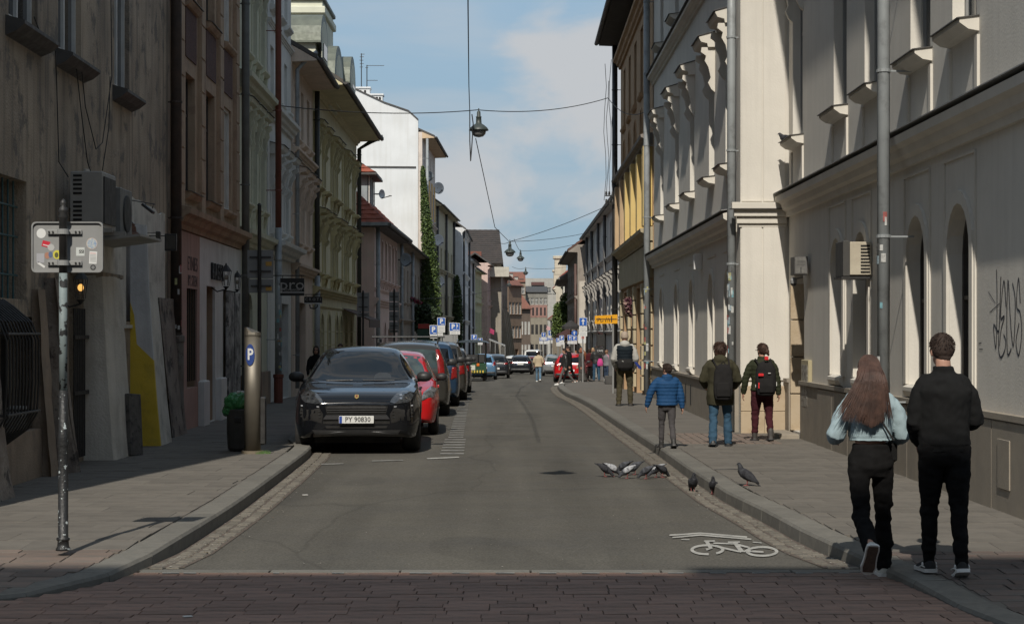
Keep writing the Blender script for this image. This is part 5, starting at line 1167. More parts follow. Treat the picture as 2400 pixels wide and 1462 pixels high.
def decal(bv, poly, axis, m, name, parent, off=.006, grid=.09, sgn=1, thick=.006):
    """project a polygon on to the body. axis 'F': (x,z) from the front, 'B' from the back, 'S' (y,z) from side sgn, 'T' (x,y) from above"""
    V, T = tess(poly, grid=grid); vs = []
    for a, b in V:
        if axis == 'F': o, d = Vector((a, -6, b)), Vector((0, 1, 0))
        elif axis == 'B': o, d = Vector((a, 6, b)), Vector((0, -1, 0))
        elif axis == 'S': o, d = Vector((6 * sgn, a, b)), Vector((-sgn, 0, 0))
        else: o, d = Vector((a, b, 6)), Vector((0, 0, -1))
        h, n, i, ds = bv.ray_cast(o, d); q_ = 1.0
        while h is None and axis in 'FB' and q_ > .8: q_ -= .02; o.x = a * q_; h, n, i, ds = bv.ray_cast(o, d)
        if h is None:
            h2 = bv.find_nearest(Vector((a, 0, b)) if axis in 'FB' else Vector((sgn, a, b))); h, n = h2[0], h2[1]
        if n.dot(d) > 0: n = -n
        vs.append(h + n * off)
    mb = MB(); mb.smooth = True; mb.add(vs, T)
    # rim wall: drop the outline back to the body
    n = len(poly); ring_ = vs[:n]; c = sum((Vector(v) for v in ring_), Vector()) / n
    dv = {'F': Vector((0, 1, 0)), 'B': Vector((0, -1, 0)), 'S': Vector((-sgn, 0, 0)), 'T': Vector((0, 0, -1))}[axis] * (off + thick)
    mb.add(ring_ + [v + dv for v in ring_], [(i, (i + 1) % n, n + (i + 1) % n, n + i) for i in range(n)])
    o = mb.build(name, m, parent); bm = bmesh.new(); bm.from_mesh(o.data); bmesh.ops.recalc_face_normals(bm, faces=bm.faces)
    f = max(bm.faces, key=lambda f: f.calc_area())
    if f.normal.dot(dv) > 0:
        for g in bm.faces: g.normal_flip()
    bm.to_mesh(o.data); bm.free(); return o
def mirror(poly): return [(-x, z) for x, z in reversed(poly)]
WHEEL = {}
def wheels(root, sp, steer=0):
    wr = sp['wr']; tw = sp.get('tw', .24); key = (wr, tw, sp.get('rim', rim_m).name)
    if key not in WHEEL:
        t = MB(); t.smooth = True; r = wr; k = r * .70
        t.lathe([(k, -tw / 2 + .02), (r - .035, -tw / 2), (r - .008, -tw / 2 + .03), (r, -tw * .2), (r, tw * .2), (r - .008, tw / 2 - .03), (r - .035, tw / 2), (k, tw / 2 - .02)], n=28, axis='x')
        b = MB(); b.lathe([(k + .002, .01), (k + .004, tw / 2 - .012), (k - .02, tw / 2 - .014), (k - .03, tw / 2 - .05), (.05, tw / 2 - .07)], n=24, axis='x'); b.lathe([(.07, tw / 2 - .07), (.075, tw / 2 - .03), (.03, tw / 2 - .02)], n=12, axis='x')
        for i in range(5):
            a = 2 * math.pi * i / 5
            for da in (-.13, .13):
                c0 = Vector((tw / 2 - .035, .05 * math.cos(a), .05 * math.sin(a))); c1 = Vector((tw / 2 - .022, (k - .01) * math.cos(a + da), (k - .01) * math.sin(a + da))); b.tube([c0, c1], [.022, .016], 5)
        WHEEL[key] = (t.mesh('wheel', tyre_m), b.mesh('rim', sp.get('rim', rim_m)))
    tm, bm_ = WHEEL[key]; hL = sp['L'] / 2
    for y in (-hL + sp['fo'], -hL + sp['fo'] + sp['wb']):
        for s_ in (-1, 1):
            w = ob('wheel', tm, root, (s_ * (sp['W'] / 2 - tw / 2 - .012), y, wr)); w.rotation_euler = (0, 0, 0 if s_ > 0 else math.pi); ob('rim', bm_, w)
def plate(root, y, z, txt, front=True, w=.52, tilt=0, lab=None):
    s_ = -1 if front else 1; p = ob('number_plate', None, root, (0, y, z), (tilt, 0, 0 if front else math.pi))
    MB().box(-w / 2, w / 2, -.012, 0, -.057, .057, .004).build('plate', platem, p)
    MB().box(-w / 2 + .004, -w / 2 + .045, -.0145, -.0121, -.052, .052).build('blue_band', blue_m, p)
    if txt: text_mesh(txt, .105, ink, parent=p, loc=(.022, -.0145, 0), bold=.0012, ext=.0008, sx=.94)
def mirror_part(root, bv, y, z, W, m, sz=1.0):
    for s_ in (-1, 1):
        mb = MB(); mb.smooth = True; x = s_ * (W / 2 + .045); rg = []
        for k, (dy, sc) in enumerate(((-.10, .35), (-.08, .75), (-.03, 1), (.05, 1), (.07, .9))):
            rg.append([(x + .105 * sz * sc * math.cos(a) * (abs(math.cos(a)) ** -.25 if abs(math.cos(a)) > .05 else 1), y + dy * sz, z + .070 * sz * sc * math.sin(a)) for a in [2 * math.pi * i / 14 for i in range(14)]])
        mb.loft(rg); mb.tube([(s_ * (W / 2 - .12), y + .02, z - .07), (x - s_ * .06, y, z - .05)], .028, 8); o = mb.build('wing_mirror', m, root)
        bm = bmesh.new(); bm.from_mesh(o.data); bmesh.ops.recalc_face_normals(bm, faces=bm.faces); bm.to_mesh(o.data); bm.free()
def car(name, label, sp, loc, rot, cat='car', group=None):
    root = thing(name, label, cat, loc, rot, group); sp['_m'], bv = car_shell(sp); ob('body', sp['_m'], root); wheels(root, sp)
    MB().box(-sp['W'] * .33, sp['W'] * .33, -sp['L'] / 2 + .25, sp['L'] / 2 - .25, .16, .30).build('underbody', interior, root)
    wr = sp['wr']; hL = sp['L'] / 2
    for yc in (-hL + sp['fo'], -hL + sp['fo'] + sp['wb']):
        MB().box(-sp['W'] * .44, sp['W'] * .44, yc - wr * 1.05, yc + wr * 1.05, .25, wr * 2.02).build('wheel_housing', interior, root) if False else None
    gm = sp.get('glass', cglass)
    for s_ in (-1, 1):
        for P in sp['side']: decal(bv, P, 'S', gm, 'side_window', root, sgn=s_, grid=.12)
    decal(bv, sp['wscr'], 'F', gm, 'windscreen', root, grid=.10); decal(bv, sp['rscr'], 'B', gm, 'rear_window', root, grid=.10)
    if sp.get('mir', 1): mirror_part(root, bv, sp['miry'], sp['mirz'], sp['W'], sp.get('mirm', sp['paint']), sp.get('mirs', 1))
    for s_ in (-1, 1):        # door seams and handle
        for yy in sp.get('seams', ()):
            MBp = [(yy - .004, sp['bot0'] + .05), (yy + .004, sp['bot0'] + .05), (yy + .004, sp['beltz'] - .02), (yy - .004, sp['beltz'] - .02)]; decal(bv, MBp, 'S', interior, 'door_seam', root, sgn=s_, off=.002, grid=.2)
        for yy in sp.get('handles', ()):
            decal(bv, [(yy, sp['beltz'] - .13), (yy + .17, sp['beltz'] - .13), (yy + .17, sp['beltz'] - .105), (yy, sp['beltz'] - .105)], 'S', sp['paint'], 'door_handle', root, sgn=s_, off=.03, grid=.2)
        if sp.get('clad'): decal(bv, [(-hL + sp['fo'] + wr * 1.2, sp['bot0'] + .01), (hL - (sp['L'] - sp['fo'] - sp['wb']) - wr * 1.2, sp['bot0'] + .01), (hL - (sp['L'] - sp['fo'] - sp['wb']) - wr * 1.2, sp['bot0'] + .15), (-hL + sp['fo'] + wr * 1.2, sp['bot0'] + .15)], 'S', trim, 'sill_cladding', root, sgn=s_, off=.012, grid=.3)
    return root, bv
# --- black SUV, front towards us
blackp = mat('black_car_paint', (0.006, 0.0065, 0.008), rough=.12, coat=.5); MATS['black_car_paint'].node_tree.nodes['Principled BSDF'].inputs['Specular IOR Level'].default_value = .2
suv = dict(L=4.7, W=1.94, H=1.62, fo=.90, wb=2.81, wr=.37, tw=.28, paint=blackp, rim=rimd, bot0=.26,
    top=[(-2.35, .74), (-2.32, .80), (-2.24, .87), (-2.1, .925), (-1.7, .985), (-1.05, 1.045), (-.90, 1.07), (-.1, 1.50), (.25, 1.59), (.8, 1.605), (1.4, 1.54), (1.75, 1.44), (2.1, 1.18), (2.3, 1.0), (2.35, .8)],
    belt=[(-2.35, .62), (-2.25, .76), (-1.9, .90), (-1.0, 1.02), (1.7, 1.08), (2.35, .85)],
    plan=[(-2.35, .66), (-2.33, .74), (-2.27, .82), (-2.15, .90), (-1.9, .965), (-1.45, .995), (1.3, 1.0), (2.0, .94), (2.25, .86), (2.35, .74)],
    wtop=[(-1.05, .84), (-.1, .70), (.3, .66), (1.2, .64), (2.1, .66), (2.35, .7)], bot=[(-2.35, .34), (-2.2, .24), (-1.8, .22), (1.8, .24), (2.35, .40)],
    wscr=[(-.77, 1.095), (-.35, 1.065), (0, 1.06), (.35, 1.065), (.77, 1.095), (.585, 1.44), (.52, 1.505), (.25, 1.52), (0, 1.525), (-.25, 1.52), (-.52, 1.505), (-.585, 1.44)],
    rscr=[(-.6, 1.15), (.6, 1.15), (.5, 1.4), (-.5, 1.4)],
    side=[[(-.72, 1.10), (.32, 1.10), (.32, 1.50), (.05, 1.49), (-.25, 1.36)], [(.38, 1.10), (1.35, 1.12), (1.15, 1.46), (.38, 1.50)], [(1.40, 1.13), (1.75, 1.2), (1.45, 1.40), (1.25, 1.42)]],
    miry=-.62, mirz=1.13, mirm=trim, mirs=1.15, seams=(-.95, .35, 1.35), handles=(.1, 1.1), beltz=1.02, clad=1)
rot_macan = R(2.5)
mx_, my_ = -2.44, 31.85
mac, bv = car('parked_car', 'black sport SUV facing us with its left wheels at the kerb', suv, (mx_, my_, 0.005), rot_macan, group='cars parked along the left kerb')
def F(poly, m, nm, off=.008, both=False, grid=.08):
    decal(bv, poly, 'F', m, nm, mac, off=off, grid=grid)
    if both: decal(bv, mirror(poly), 'F', m, nm, mac, off=off, grid=grid)
F([(-.44, .60), (.44, .60), (.47, .72), (.40, .735), (-.40, .735), (-.47, .72)], interior, 'grille', .004)
for i, z in enumerate((.625, .66, .695)): F([(-.44, z), (.44, z), (.44, z + .012), (-.44, z + .012)], trim, 'grille_bar', .02)
F([(.52, .47), (.80, .50), (.86, .62), (.84, .715), (.56, .70), (.50, .60)], interior, 'air_intake', .004, True)
for z in (.55, .60, .645): F([(.54, z), (.83, z + .01), (.83, z + .022), (.54, z + .012)], trim, 'intake_slat', .02, True)
F([(.56, .705), (.83, .718), (.83, .735), (.56, .725)], mat('led_strip', (.35, .36, .38), rough=.2), 'day_light', .018, True)
F([(-.50, .53), (.50, .53), (.455, .592), (-.455, .592)], mat('satin_bar', (.10, .10, .105), rough=.3, metal=.7), 'bumper_bar', .03)
F([(-.45, .395), (.45, .395), (.47, .43), (-.47, .43)], interior, 'lower_intake', .004); F([(-.62, .31), (.62, .31), (.66, .37), (-.66, .37)], trim, 'front_lip', .02)
F([(-.50, .46), (.50, .46), (.50, .50), (-.50, .50)], interior, 'lower_intake', .004)
hl_ = [(.50, .775), (.60, .755), (.76, .77), (.82, .81), (.845, .87), (.80, .925), (.70, .935), (.60, .895), (.53, .83)]
F(hl_, lampd, 'headlight', .016, True, .045)
for k, (x, z) in enumerate(((.66, .83), (.73, .83), (.66, .875), (.73, .88))): F([(x - .018, z - .012), (x + .018, z - .012), (x + .018, z + .012), (x - .018, z + .012)], chrome, 'led', .018, True, .2)
F([(-.03, .845), (0, .825), (.03, .845), (.03, .885), (-.03, .885)], mat('gold_badge', (.45, .33, .12), rough=.35, metal=.5), 'badge', .012)
F([(-.012, .85), (.012, .85), (.012, .875), (-.012, .875)], mat('badge_red', (.2, .03, .02), rough=.4), 'badge_mark', .015)
F([(-.45, .775), (.45, .775), (.45, .782), (-.45, .782)], interior, 'bonnet_seam', .004); 
for s_ in (-1, 1): decal(bv, [(s_ * .40 - .004, -2.0), (s_ * .40 + .004, -2.0), (s_ * .56 + .004, -1.1), (s_ * .56 - .004, -1.1)], 'T', interior, 'bonnet_crease', mac, off=.0015, grid=.3)
plate(mac, -2.40, .525, 'PY 90830')
# interior hints: steering wheel seen as reflection, seats
decal(bv, [(.22, 1.10), (.50, 1.10), (.48, 1.16), (.42, 1.19), (.30, 1.19), (.24, 1.16)], 'F', mat('grey_cabin', (.03, .032, .034), rough=.4), 'dashboard_top', mac, off=.009)
for sx_ in (-.36, .0): 
    pts = [(sx_, -.92), (sx_ + .42, -.80)]
wb_ = MB(); wb_.tube([(-.52, -1.02, 1.075), (-.1, -1.06, 1.085)], .01, 5); wb_.tube([(0.05, -1.06, 1.085), (.55, -1.0, 1.08)], .01, 5); wb_.build('wiper', trim, mac)
# --- small red hatchback, front towards us
redc = paint('red_car_paint', (0.44, 0.008, 0.010))
def hatch(pt, glass=cglass, rm=rim_m, H=1.49, L=3.95, W=1.70):
    return dict(L=L, W=W, H=H, fo=.78, wb=2.46, wr=.30, tw=.19, paint=pt, rim=rm, bot0=.22, glass=glass,
    top=[(-L / 2, .62), (-L / 2 + .04, .70), (-L / 2 + .15, .79), (-1.4, .88), (-.95, .95), (-.82, .98), (-.1, 1.36), (.2, 1.45), (.7, H), (1.35, H - .05), (1.65, H - .14), (1.86, 1.05), (1.93, .95), (L / 2, .7)],
    belt=[(-L / 2, .52), (-1.85, .66), (-1.5, .80), (-.8, .92), (1.7, .98), (L / 2, .8)],
    plan=[(-L / 2, .66), (-1.94, .76), (-1.85, .85), (-1.6, .94), (-1.2, .99), (1.2, 1.0), (1.7, .95), (1.9, .88), (L / 2, .80)],
    wtop=[(-.9, .83), (-.1, .72), (.4, .68), (1.5, .67), (1.9, .8)], bot=[(-L / 2, .30), (-1.8, .22), (1.7, .22), (L / 2, .34)],
    wscr=[(-.62, .99), (0, .97), (.62, .99), (.50, 1.38), (.25, 1.41), (0, 1.415), (-.25, 1.41), (-.50, 1.38)], rscr=[(-.56, 1.0), (.56, 1.0), (.48, 1.32), (-.48, 1.32)],
    side=[[(-.60, 1.0), (.28, 1.0), (.28, 1.37), (-.05, 1.33)], [(.34, 1.0), (1.25, 1.02), (1.15, 1.35), (.34, 1.37)]],
    miry=-.55, mirz=1.02, mirm=trim, mirs=1.0, seams=(-.8, .31, 1.2), handles=(.05, 1.0), beltz=.93)
sp = hatch(redc, glass=cglass2); rd, bvr = car('parked_car', 'bright red hatchback facing us, half hidden behind the black SUV', sp, (-2.22, 36.75, 0.0), R(2.5), group='cars parked along the left kerb')
hl2 = [(.50, .62), (.72, .68), (.80, .82), (.70, .86), (.56, .76)]
for P in (hl2, mirror(hl2)): decal(bvr, P, 'F', lampg, 'headlight', rd, off=.018, grid=.045)
decal(bvr, [(-.40, .42), (.40, .42), (.44, .56), (-.44, .56)], 'F', trim, 'grille', rd); plate(rd, -2.02, .46, '')
# --- rear views
def rear(root, bv, lampPoly, platez=.75, y=None, seam=True, L=4, dark=True, platetxt='', wiper=True):
    lampPoly = [(x * .93, z) for x, z in lampPoly]
    for P in (lampPoly, mirror(lampPoly)): decal(bv, P, 'B', redl, 'tail_light', root, off=.02, grid=.045, thick=.02)
    plate(root, L / 2 + .035, platez, platetxt, front=False)
    decal(bv, [(-.7, .34), (.7, .34), (.7, .48), (-.7, .48)], 'B', trim, 'rear_bumper_trim', root, off=.02)
def wagon(pt, L=4.6, W=1.84, H=1.72, boxy=True, glass=cglass, rm=rim_m):
    h = L / 2
    return dict(L=L, W=W, H=H, fo=.86, wb=L * .59, wr=.34, tw=.23, paint=pt, rim=rm, bot0=.25, glass=glass,
    top=[(-h, .70), (-h + .06, .80), (-h + .25, .92), (-1.2, 1.03), (-1.05, 1.06), (-.25, H - .14), (.1, H - .02), (.6, H), (h - .55, H - .03), (h - .22, H - .08), (h - .08, 1.2 if boxy else 1.1), (h - .02, 1.0), (h, .8)],
    belt=[(-h, .58), (-1.9, .78), (-1.1, .98), (h - .3, 1.05), (h, .78)],
    plan=[(-h, .68), (-h + .1, .82), (-h + .4, .94), (-1.2, .99), (h - .5, 1.0), (h - .15, .96), (h, .88)],
    wtop=[(-1.1, .83), (-.2, .74), (.4, .73), (h - .4, .72), (h - .05, .84)], bot=[(-h, .32), (-h + .2, .24), (h - .3, .24), (h, .36)],
    wscr=[(-.66, 1.08), (0, 1.06), (.66, 1.08), (.54, H - .17), (0, H - .13), (-.54, H - .17)], rscr=[(-.66, 1.06), (.66, 1.06), (.60, H - .20), (.3, H - .17), (-.3, H - .17), (-.60, H - .20)],
    side=[[(-.75, 1.08), (.15, 1.08), (.15, H - .17), (-.25, H - .22)], [(.21, 1.08), (1.0, 1.09), (1.0, H - .16), (.21, H - .16)], [(1.06, 1.1), (h - .32, 1.12), (h - .45, H - .2), (1.06, H - .17)]],
    miry=-.85, mirz=1.15, mirm=trim, mirs=1.15, seams=(-.9, .18, 1.03), handles=(-.05, .8), beltz=1.0)
def place_rear(x, y): return (x, y, gz(y))
greyp = paint('anthracite_car_paint', (0.045, 0.043, 0.038), .3); navy = paint('navy_car_paint', (0.02, 0.045, 0.085), .3); silv = paint('silver_car_paint', (0.30, 0.31, 0.31), .4); lblue = paint('light_blue_car_paint', (0.10, 0.20, 0.32), .2); dgreen = paint('black_blue_paint', (.015, .017, .02)); wpaint = paint('white_car_paint', (.62, .62, .60))
def far_car(x, y, label, sp, lamp, L, rot=0, platez=.78, txt=''):
    r, b = car('parked_car' if 'parked' in label else 'car', label, sp, place_rear(x, y), rot, group='cars parked along the left kerb' if ('parked' in label and x < 0) else 'cars farther down the street'); rear(r, b, lamp, platez, L=L, platetxt=txt); return r, b
# anthracite MPV, rear towards us (tall red lamps)
spm = wagon(greyp, 4.6, 1.88, 1.64, glass=cglass2)
g1, bg1 = far_car(-2.36, 45.0, 'anthracite parked estate with tall red and clear tail lamps and roof bars', spm, [(.72, .92), (.86, .92), (.83, 1.22), (.74, 1.46), (.66, 1.46), (.70, 1.22)], 4.6, rot=math.pi + R(2.0), platez=.8)
for P in ([(.74, .78), (.88, .80), (.87, .91), (.73, .91)],): 
    for Q in (P, mirror(P)): decal(bg1, Q, 'B', lampg, 'reversing_lamp', g1, off=.02, grid=.045)
rk = MB()
for s_ in (-1, 1): rk.tube([(s_ * .66, -.6, 1.62), (s_ * .66, -.5, 1.69), (s_ * .66, 1.3, 1.69), (s_ * .66, 1.4, 1.60)], .018, 6)
for y in (-.2, .9): rk.tube([(-.82, y, 1.74), (.82, y, 1.74)], .02, 6)
rk.build('roof_rack', trim, g1)
# navy tall car facing us? seen over the estate: mirrors visible -> front view
spn = wagon(navy, 4.4, 1.82, 1.66); n1, bn1 = car('parked_car', 'dark navy tall parked car behind the anthracite estate, rear lamps low', spn, place_rear(-2.28, 51.2), math.pi + R(2), group='cars parked along the left kerb')
rear(n1, bn1, [(.72, .70), (.88, .74), (.86, 1.0), (.76, 1.0)], L=4.4)
spo = wagon(greyp, 4.6, 1.84, 1.68); o1, bo1 = far_car(-2.22, 57.2, 'grey parked estate with silver roof rails behind the navy car', spo, [(.70, .75), (.88, .78), (.86, 1.02), (.74, 1.0)], 4.6, rot=math.pi + R(1.5))
rk = MB()
for s_ in (-1, 1): rk.tube([(s_ * .64, -.6, 1.66), (s_ * .64, -.5, 1.73), (s_ * .64, 1.3, 1.73), (s_ * .64, 1.4, 1.64)], .02, 6)
rk.build('roof_rail', chrome, o1)
far_car(-2.3, 64, 'dark blue parked hatchback behind the grey estate with roof rails', hatch(paint('petrol_paint', (.03, .06, .08))), [(.62, .80), (.80, .84), (.78, 1.1), (.66, 1.0)], 3.95, rot=math.pi + R(1), platez=.7)
far_car(-2.35, 70, 'black parked estate behind the dark blue hatchback', wagon(dgreen, 4.5, 1.82, 1.6), [(.70, .75), (.88, .78), (.86, 1.02), (.74, 1.0)], 4.5, rot=math.pi + R(1))
far_car(-1.72, 114, 'light blue parked hatchback beyond the tourist cart', hatch(lblue), [(.62, .80), (.80, .84), (.78, 1.1), (.66, 1.0)], 3.95, rot=math.pi + R(1), platez=.7)
far_car(-1.02, 122, 'black parked hatchback with small white plate beyond the light blue one', hatch(dgreen, W=1.78), [(.55, .86), (.80, .88), (.78, .98), (.6, .98)], 3.95, rot=math.pi, platez=.62)
far_car(-1.9, 134, 'grey parked saloon almost hidden past the black hatchback', hatch(silv), [(.62, .80), (.80, .84), (.78, 1.0), (.66, 1.0)], 3.95, rot=math.pi)
far_car(.72, 152, 'black car driving away in the middle of the street', hatch(dgreen, W=1.86, H=1.5), [(.50, .86), (.82, .90), (.80, 1.02), (.54, .99)], 3.95, rot=math.pi - R(3), platez=.82)
far_car(.12, 163, 'white car just left of the black one driving away', hatch(wpaint), [(.62, .80), (.80, .84), (.78, 1.0), (.66, 1.0)], 3.95, rot=math.pi - R(4))
far_car(3.0, 138, 'silver parked hatchback with bright rear window beyond the pedestrians', hatch(silv, W=1.8, H=1.52, glass=cglass2), [(.66, .80), (.86, .86), (.84, 1.25), (.70, 1.1)], 3.95, rot=math.pi - R(2), platez=.72)
far_car(3.05, 101.5, 'red parked hatchback partly behind the crossing couple', hatch(redc, glass=cglass), [(.62, .80), (.80, .84), (.78, 1.0), (.66, 1.0)], 3.95, rot=math.pi - R(4), platez=.62)
far_car(1.9, 176, 'dark red car behind the black car driving away', hatch(paint('maroon_paint', (.12, .02, .02))), [(.62, .80), (.80, .84), (.78, 1.0), (.66, 1.0)], 3.95, rot=math.pi - R(5))
vn = wagon(wpaint, 5.0, 1.95, 2.15); far_car(2.3, 196, 'white van far down the street', vn, [(.74, .8), (.9, .8), (.88, 1.3), (.8, 1.3)], 5.0, rot=math.pi - R(8))
far_car(.9, 205, 'blue car far down the street beside the white van', hatch(lblue), [(.62, .80), (.80, .84), (.78, 1.0), (.66, 1.0)], 3.95, rot=math.pi - R(8))
# --- open tourist buggy (electric cart), rear towards us
tc_ = thing('tourist_cart', 'open electric tourist cart with dark canopy and red triangle on its rear', 'cart', place_rear(-2.15, 104.0), 0)
cw = .78
MB().box(-cw, cw, 0, 3.9, .38, .62, .05).build('chassis', trim, tc_); MB().box(-cw, cw, -.05, .35, .40, .95, .06).build('rear_panel', paint('cart_green', (.03, .07, .04)), tc_)
roofc = MB(); pr = [(-cw - .12, 2.02), (-cw, 2.10), (-.4, 2.17), (.4, 2.17), (cw, 2.10), (cw + .12, 2.02), (cw, 2.05), (-cw, 2.05)]; roofc.prism(pr[::-1], -.15, 4.0); roofc.build('canopy', mat('dark_canopy', (.05, .065, .08), rough=.35), tc_)
for x in (-cw + .05, cw - .05, .3):
    for y in ((0, 1.3, 2.6, 3.8) if x != .3 else (0,)): MB().tube([(x, y, .6), (x, y, 2.06)], .025, 6).build('post', M_['black'], tc_)
for y in (.45, 1.5, 2.5): MB().box(-cw + .1, cw - .1, y, y + .45, .6, .95, .05).build('seat', trim, tc_); MB().box(-cw + .1, cw - .1, y, y + .1, .95, 1.4, .04).build('backrest', trim, tc_)
MB().prism([(-.72, .86), (-.40, .86), (-.56, 1.18)], -.09, -.06).build('warning_triangle', mat('red_triangle', (.65, .06, .04), rough=.4), tc_); MB().box(.28, .42, -.09, -.05, .8, .95, .01).build('tail_light', mat('orange_lamp', (.6, .15, .02), rough=.3), tc_)
MB().box(-.15, .2, -.075, -.051, .60, .85).build('plate_panel', mat('cream_panel', (.5, .5, .42), rough=.6), tc_)
for i in range(5): MB().box(-.02 + i * .15, .05 + i * .15, -.078, -.0515, .45, .58).build('yellow_stripe', MATS['yellow_print'], tc_)
for y in (.5, 3.2):
    for s_ in (-1, 1): w = MB(); w.lathe([(.1, -.08), (.26, -.09), (.28, 0), (.26, .09), (.1, .08)], n=16, axis='x'); w.build('wheel', tyre_m, tc_, (s_ * (cw - .1), y, .28))
# ================================================================= PEOPLE
skin = mat('skin', (0.42, 0.235, 0.165), (0.36, 0.19, 0.135), scale=6, rough=.55)
def cloth(n, c, k=.78, rough=.92, bs=220): return mat(n, c, tuple(x * k for x in c), scale=5, rough=rough, bump=.25, bscale=bs, spec=.12)
class Blob(MB):
    def limb(s, pts, rs, n=12):
        pts = [Vector(p) for p in pts]
        # subdivide with smooth radii so that limbs taper
        P = []; Q = []
        for i in range(len(pts) - 1):
            for k in range(3): f = k / 3; P.append(pts[i].lerp(pts[i + 1], f)); ff = f * f * (3 - 2 * f); Q.append(rs[i] * (1 - ff) + rs[i + 1] * ff)
        P.append(pts[-1]); Q.append(rs[-1]); s.tube(P, Q, n); s.ball(tuple(P[0]), Q[0] * .99, nu=10, nv=6); s.ball(tuple(P[-1]), Q[-1] * .99, nu=10, nv=6); return s
    def rings(s, L, n=20, pw=.85):   # L: (centre, rx, ry)
        rg = []
        for c, rx, ry in L:
            c = Vector(c); r = []
            for k in range(n):
                a = 2 * math.pi * k / n; ca, sa = math.cos(a), math.sin(a)
                r.append(tuple(c + Vector((rx * math.copysign(abs(ca) ** pw, ca), ry * math.copysign(abs(sa) ** pw, sa), 0))))
            rg.append(r)
        s.loft(rg); return s
def person(label, pos, heading, H, legs=((12, 5, 0), (-14, 22, 25)), arms=((-10, 8, 12), (12, 8, 18)), lean=2, sh=1.0, hip=1.0, bulk=1.0, top=None, bottom=None, shoes=None, hair=None, vox=.012, head=(0, 0), group=None, stance=0.0, body=skin):
    q = H; root = thing('person', label, 'person', pos, heading, group)
    hw = .052 * q * hip; hips = []; kn = []; an = []; hipz = .515 * q
    for i, (a, b, fp) in enumerate(legs):
        sx = -1 if i == 0 else 1; a, b = R(a), R(b); h = Vector((sx * hw, 0, hipz)); k = h + Vector((sx * stance * .5, math.sin(a), -math.cos(a))) * (.245 * q); n = k + Vector((sx * stance * .3, math.sin(a - b), -math.cos(a - b))) * (.235 * q); hips.append(h); kn.append(k); an.append(n)
    flat = [n.z for n, l in zip(an, legs) if l[2] == 0] or [min(n.z for n in an)]
    dz = .042 * q - min(flat)
    for l in (hips, kn, an):
        for v in l: v.z += dz
    pel = Vector((0, 0, hipz + dz)); t = R(lean); up = Vector((0, math.sin(t), math.cos(t))); neck = pel + up * (.315 * q); S_ = []; E = []; Wr = []; shw = .106 * q * sh
    for i, (a, o, e) in enumerate(arms):
        sx = -1 if i == 0 else 1; p = pel + up * (.274 * q) + Vector((sx * shw, 0, 0)); a_, o_ = R(a), R(o)
        d = Vector((sx * math.sin(o_), math.sin(a_) * math.cos(o_), -math.cos(a_) * math.cos(o_))); el = p + d * (.172 * q); f = a_ + R(e)
        inx = -sx * .45 * math.sin(min(R(e), 1.2)) + sx * math.sin(o_) * .6; d2 = Vector((inx, math.sin(f), -math.cos(f))).normalized(); S_.append(p); E.append(el); Wr.append(el + d2 * (.143 * q))
    hc = neck + Vector((0, .010 * q + head[1] * .02 * q, .082 * q)); hr = Matrix.Rotation(R(head[0]), 4, 'Z') @ Matrix.Rotation(R(-head[1] * 14), 4, 'X')
    # ---- body: one continuous skin surface
    b = Blob(); M = Matrix.Translation(hc) @ hr
    b.limb([neck - up * .05 * q, neck + up * .04 * q, hc - Vector((0, 0, .01 * q))], [.036 * q, .031 * q, .032 * q])
    b.M = M; b.ball((0, -.004 * q, .012 * q), .0435 * q, .053 * q, .056 * q, 18, 12); b.ball((0, .012 * q, -.030 * q), .034 * q, .036 * q, .034 * q, 14, 10); b.ball((0, .052 * q, -.012 * q), .0075 * q, .010 * q, .013 * q, 8, 6)
    for sx in (-1, 1): b.ball((sx * .0445 * q, -.004 * q, -.006 * q), .006 * q, .012 * q, .018 * q, 8, 6)
    b.ball((0, .044 * q, -.036 * q), .014 * q, .006 * q, .005 * q, 8, 6); b.M = Matrix.Identity(4)
    b.rings([(pel - Vector((0, 0, .05 * q)), .07 * q, .05 * q), (pel + up * .06 * q, .066 * q, .045 * q), (pel + up * .2 * q, .082 * q, .05 * q), (pel + up * .275 * q, .085 * q, .042 * q), (neck, .034 * q, .034 * q)])
    for i in (0, 1):
        sx = -1 if i == 0 else 1
        b.limb([S_[i] - Vector((sx * .02 * q, 0, 0)), E[i], Wr[i]], [.026 * q, .021 * q, .0145 * q]); b.limb([hips[i], kn[i], an[i] + Vector((0, 0, .01 * q))], [.042 * q, .028 * q, .020 * q]); b.limb([an[i], an[i] + Vector((0, .05 * q, -.02 * q))], [.02 * q, .018 * q])
        # hand: palm, four unequal bent fingers, thumb from the side
        d = (Wr[i] - E[i]).normalized(); nrm = Vector((-sx, 0, 0)); nrm = (nrm - d * nrm.dot(d)).normalized(); side = d.cross(nrm); side = side if side.y > 0 else -side
        pc = Wr[i] + d * .028 * q; pq = [(pc + side * (k - 1.5) * .0108 * q) for k in range(4)]
        for k in range(4): b.limb([Wr[i] + d * .004 * q + side * (k - 1.5) * .006 * q, pq[k] + d * .018 * q], [.0105 * q, .0085 * q], 8)
        for k, ln in enumerate((.036, .043, .046, .041)):
            p0 = pq[k] + d * .018 * q; p1 = p0 + (d + nrm * .25 + side * (k - 1.5) * .10).normalized() * ln * .55 * q; p2 = p1 + (d + nrm * 1.0 + side * (k - 1.5) * .08).normalized() * ln * .5 * q; b.limb([p0, p1, p2], [.0056 * q, .0052 * q, .0042 * q], 7)
        t0 = Wr[i] + d * .014 * q + side * .013 * q; t1 = t0 + (d * .6 + side * .7 + nrm * .3).normalized() * .026 * q; t2 = t1 + (d + nrm * .5).normalized() * .022 * q; b.limb([t0, t1, t2], [.0085 * q, .0065 * q, .0052 * q], 7)
    ob('body', remesh(b, min(vox, .009) if vox < .02 else vox * .8, 2, 'body', body), root)
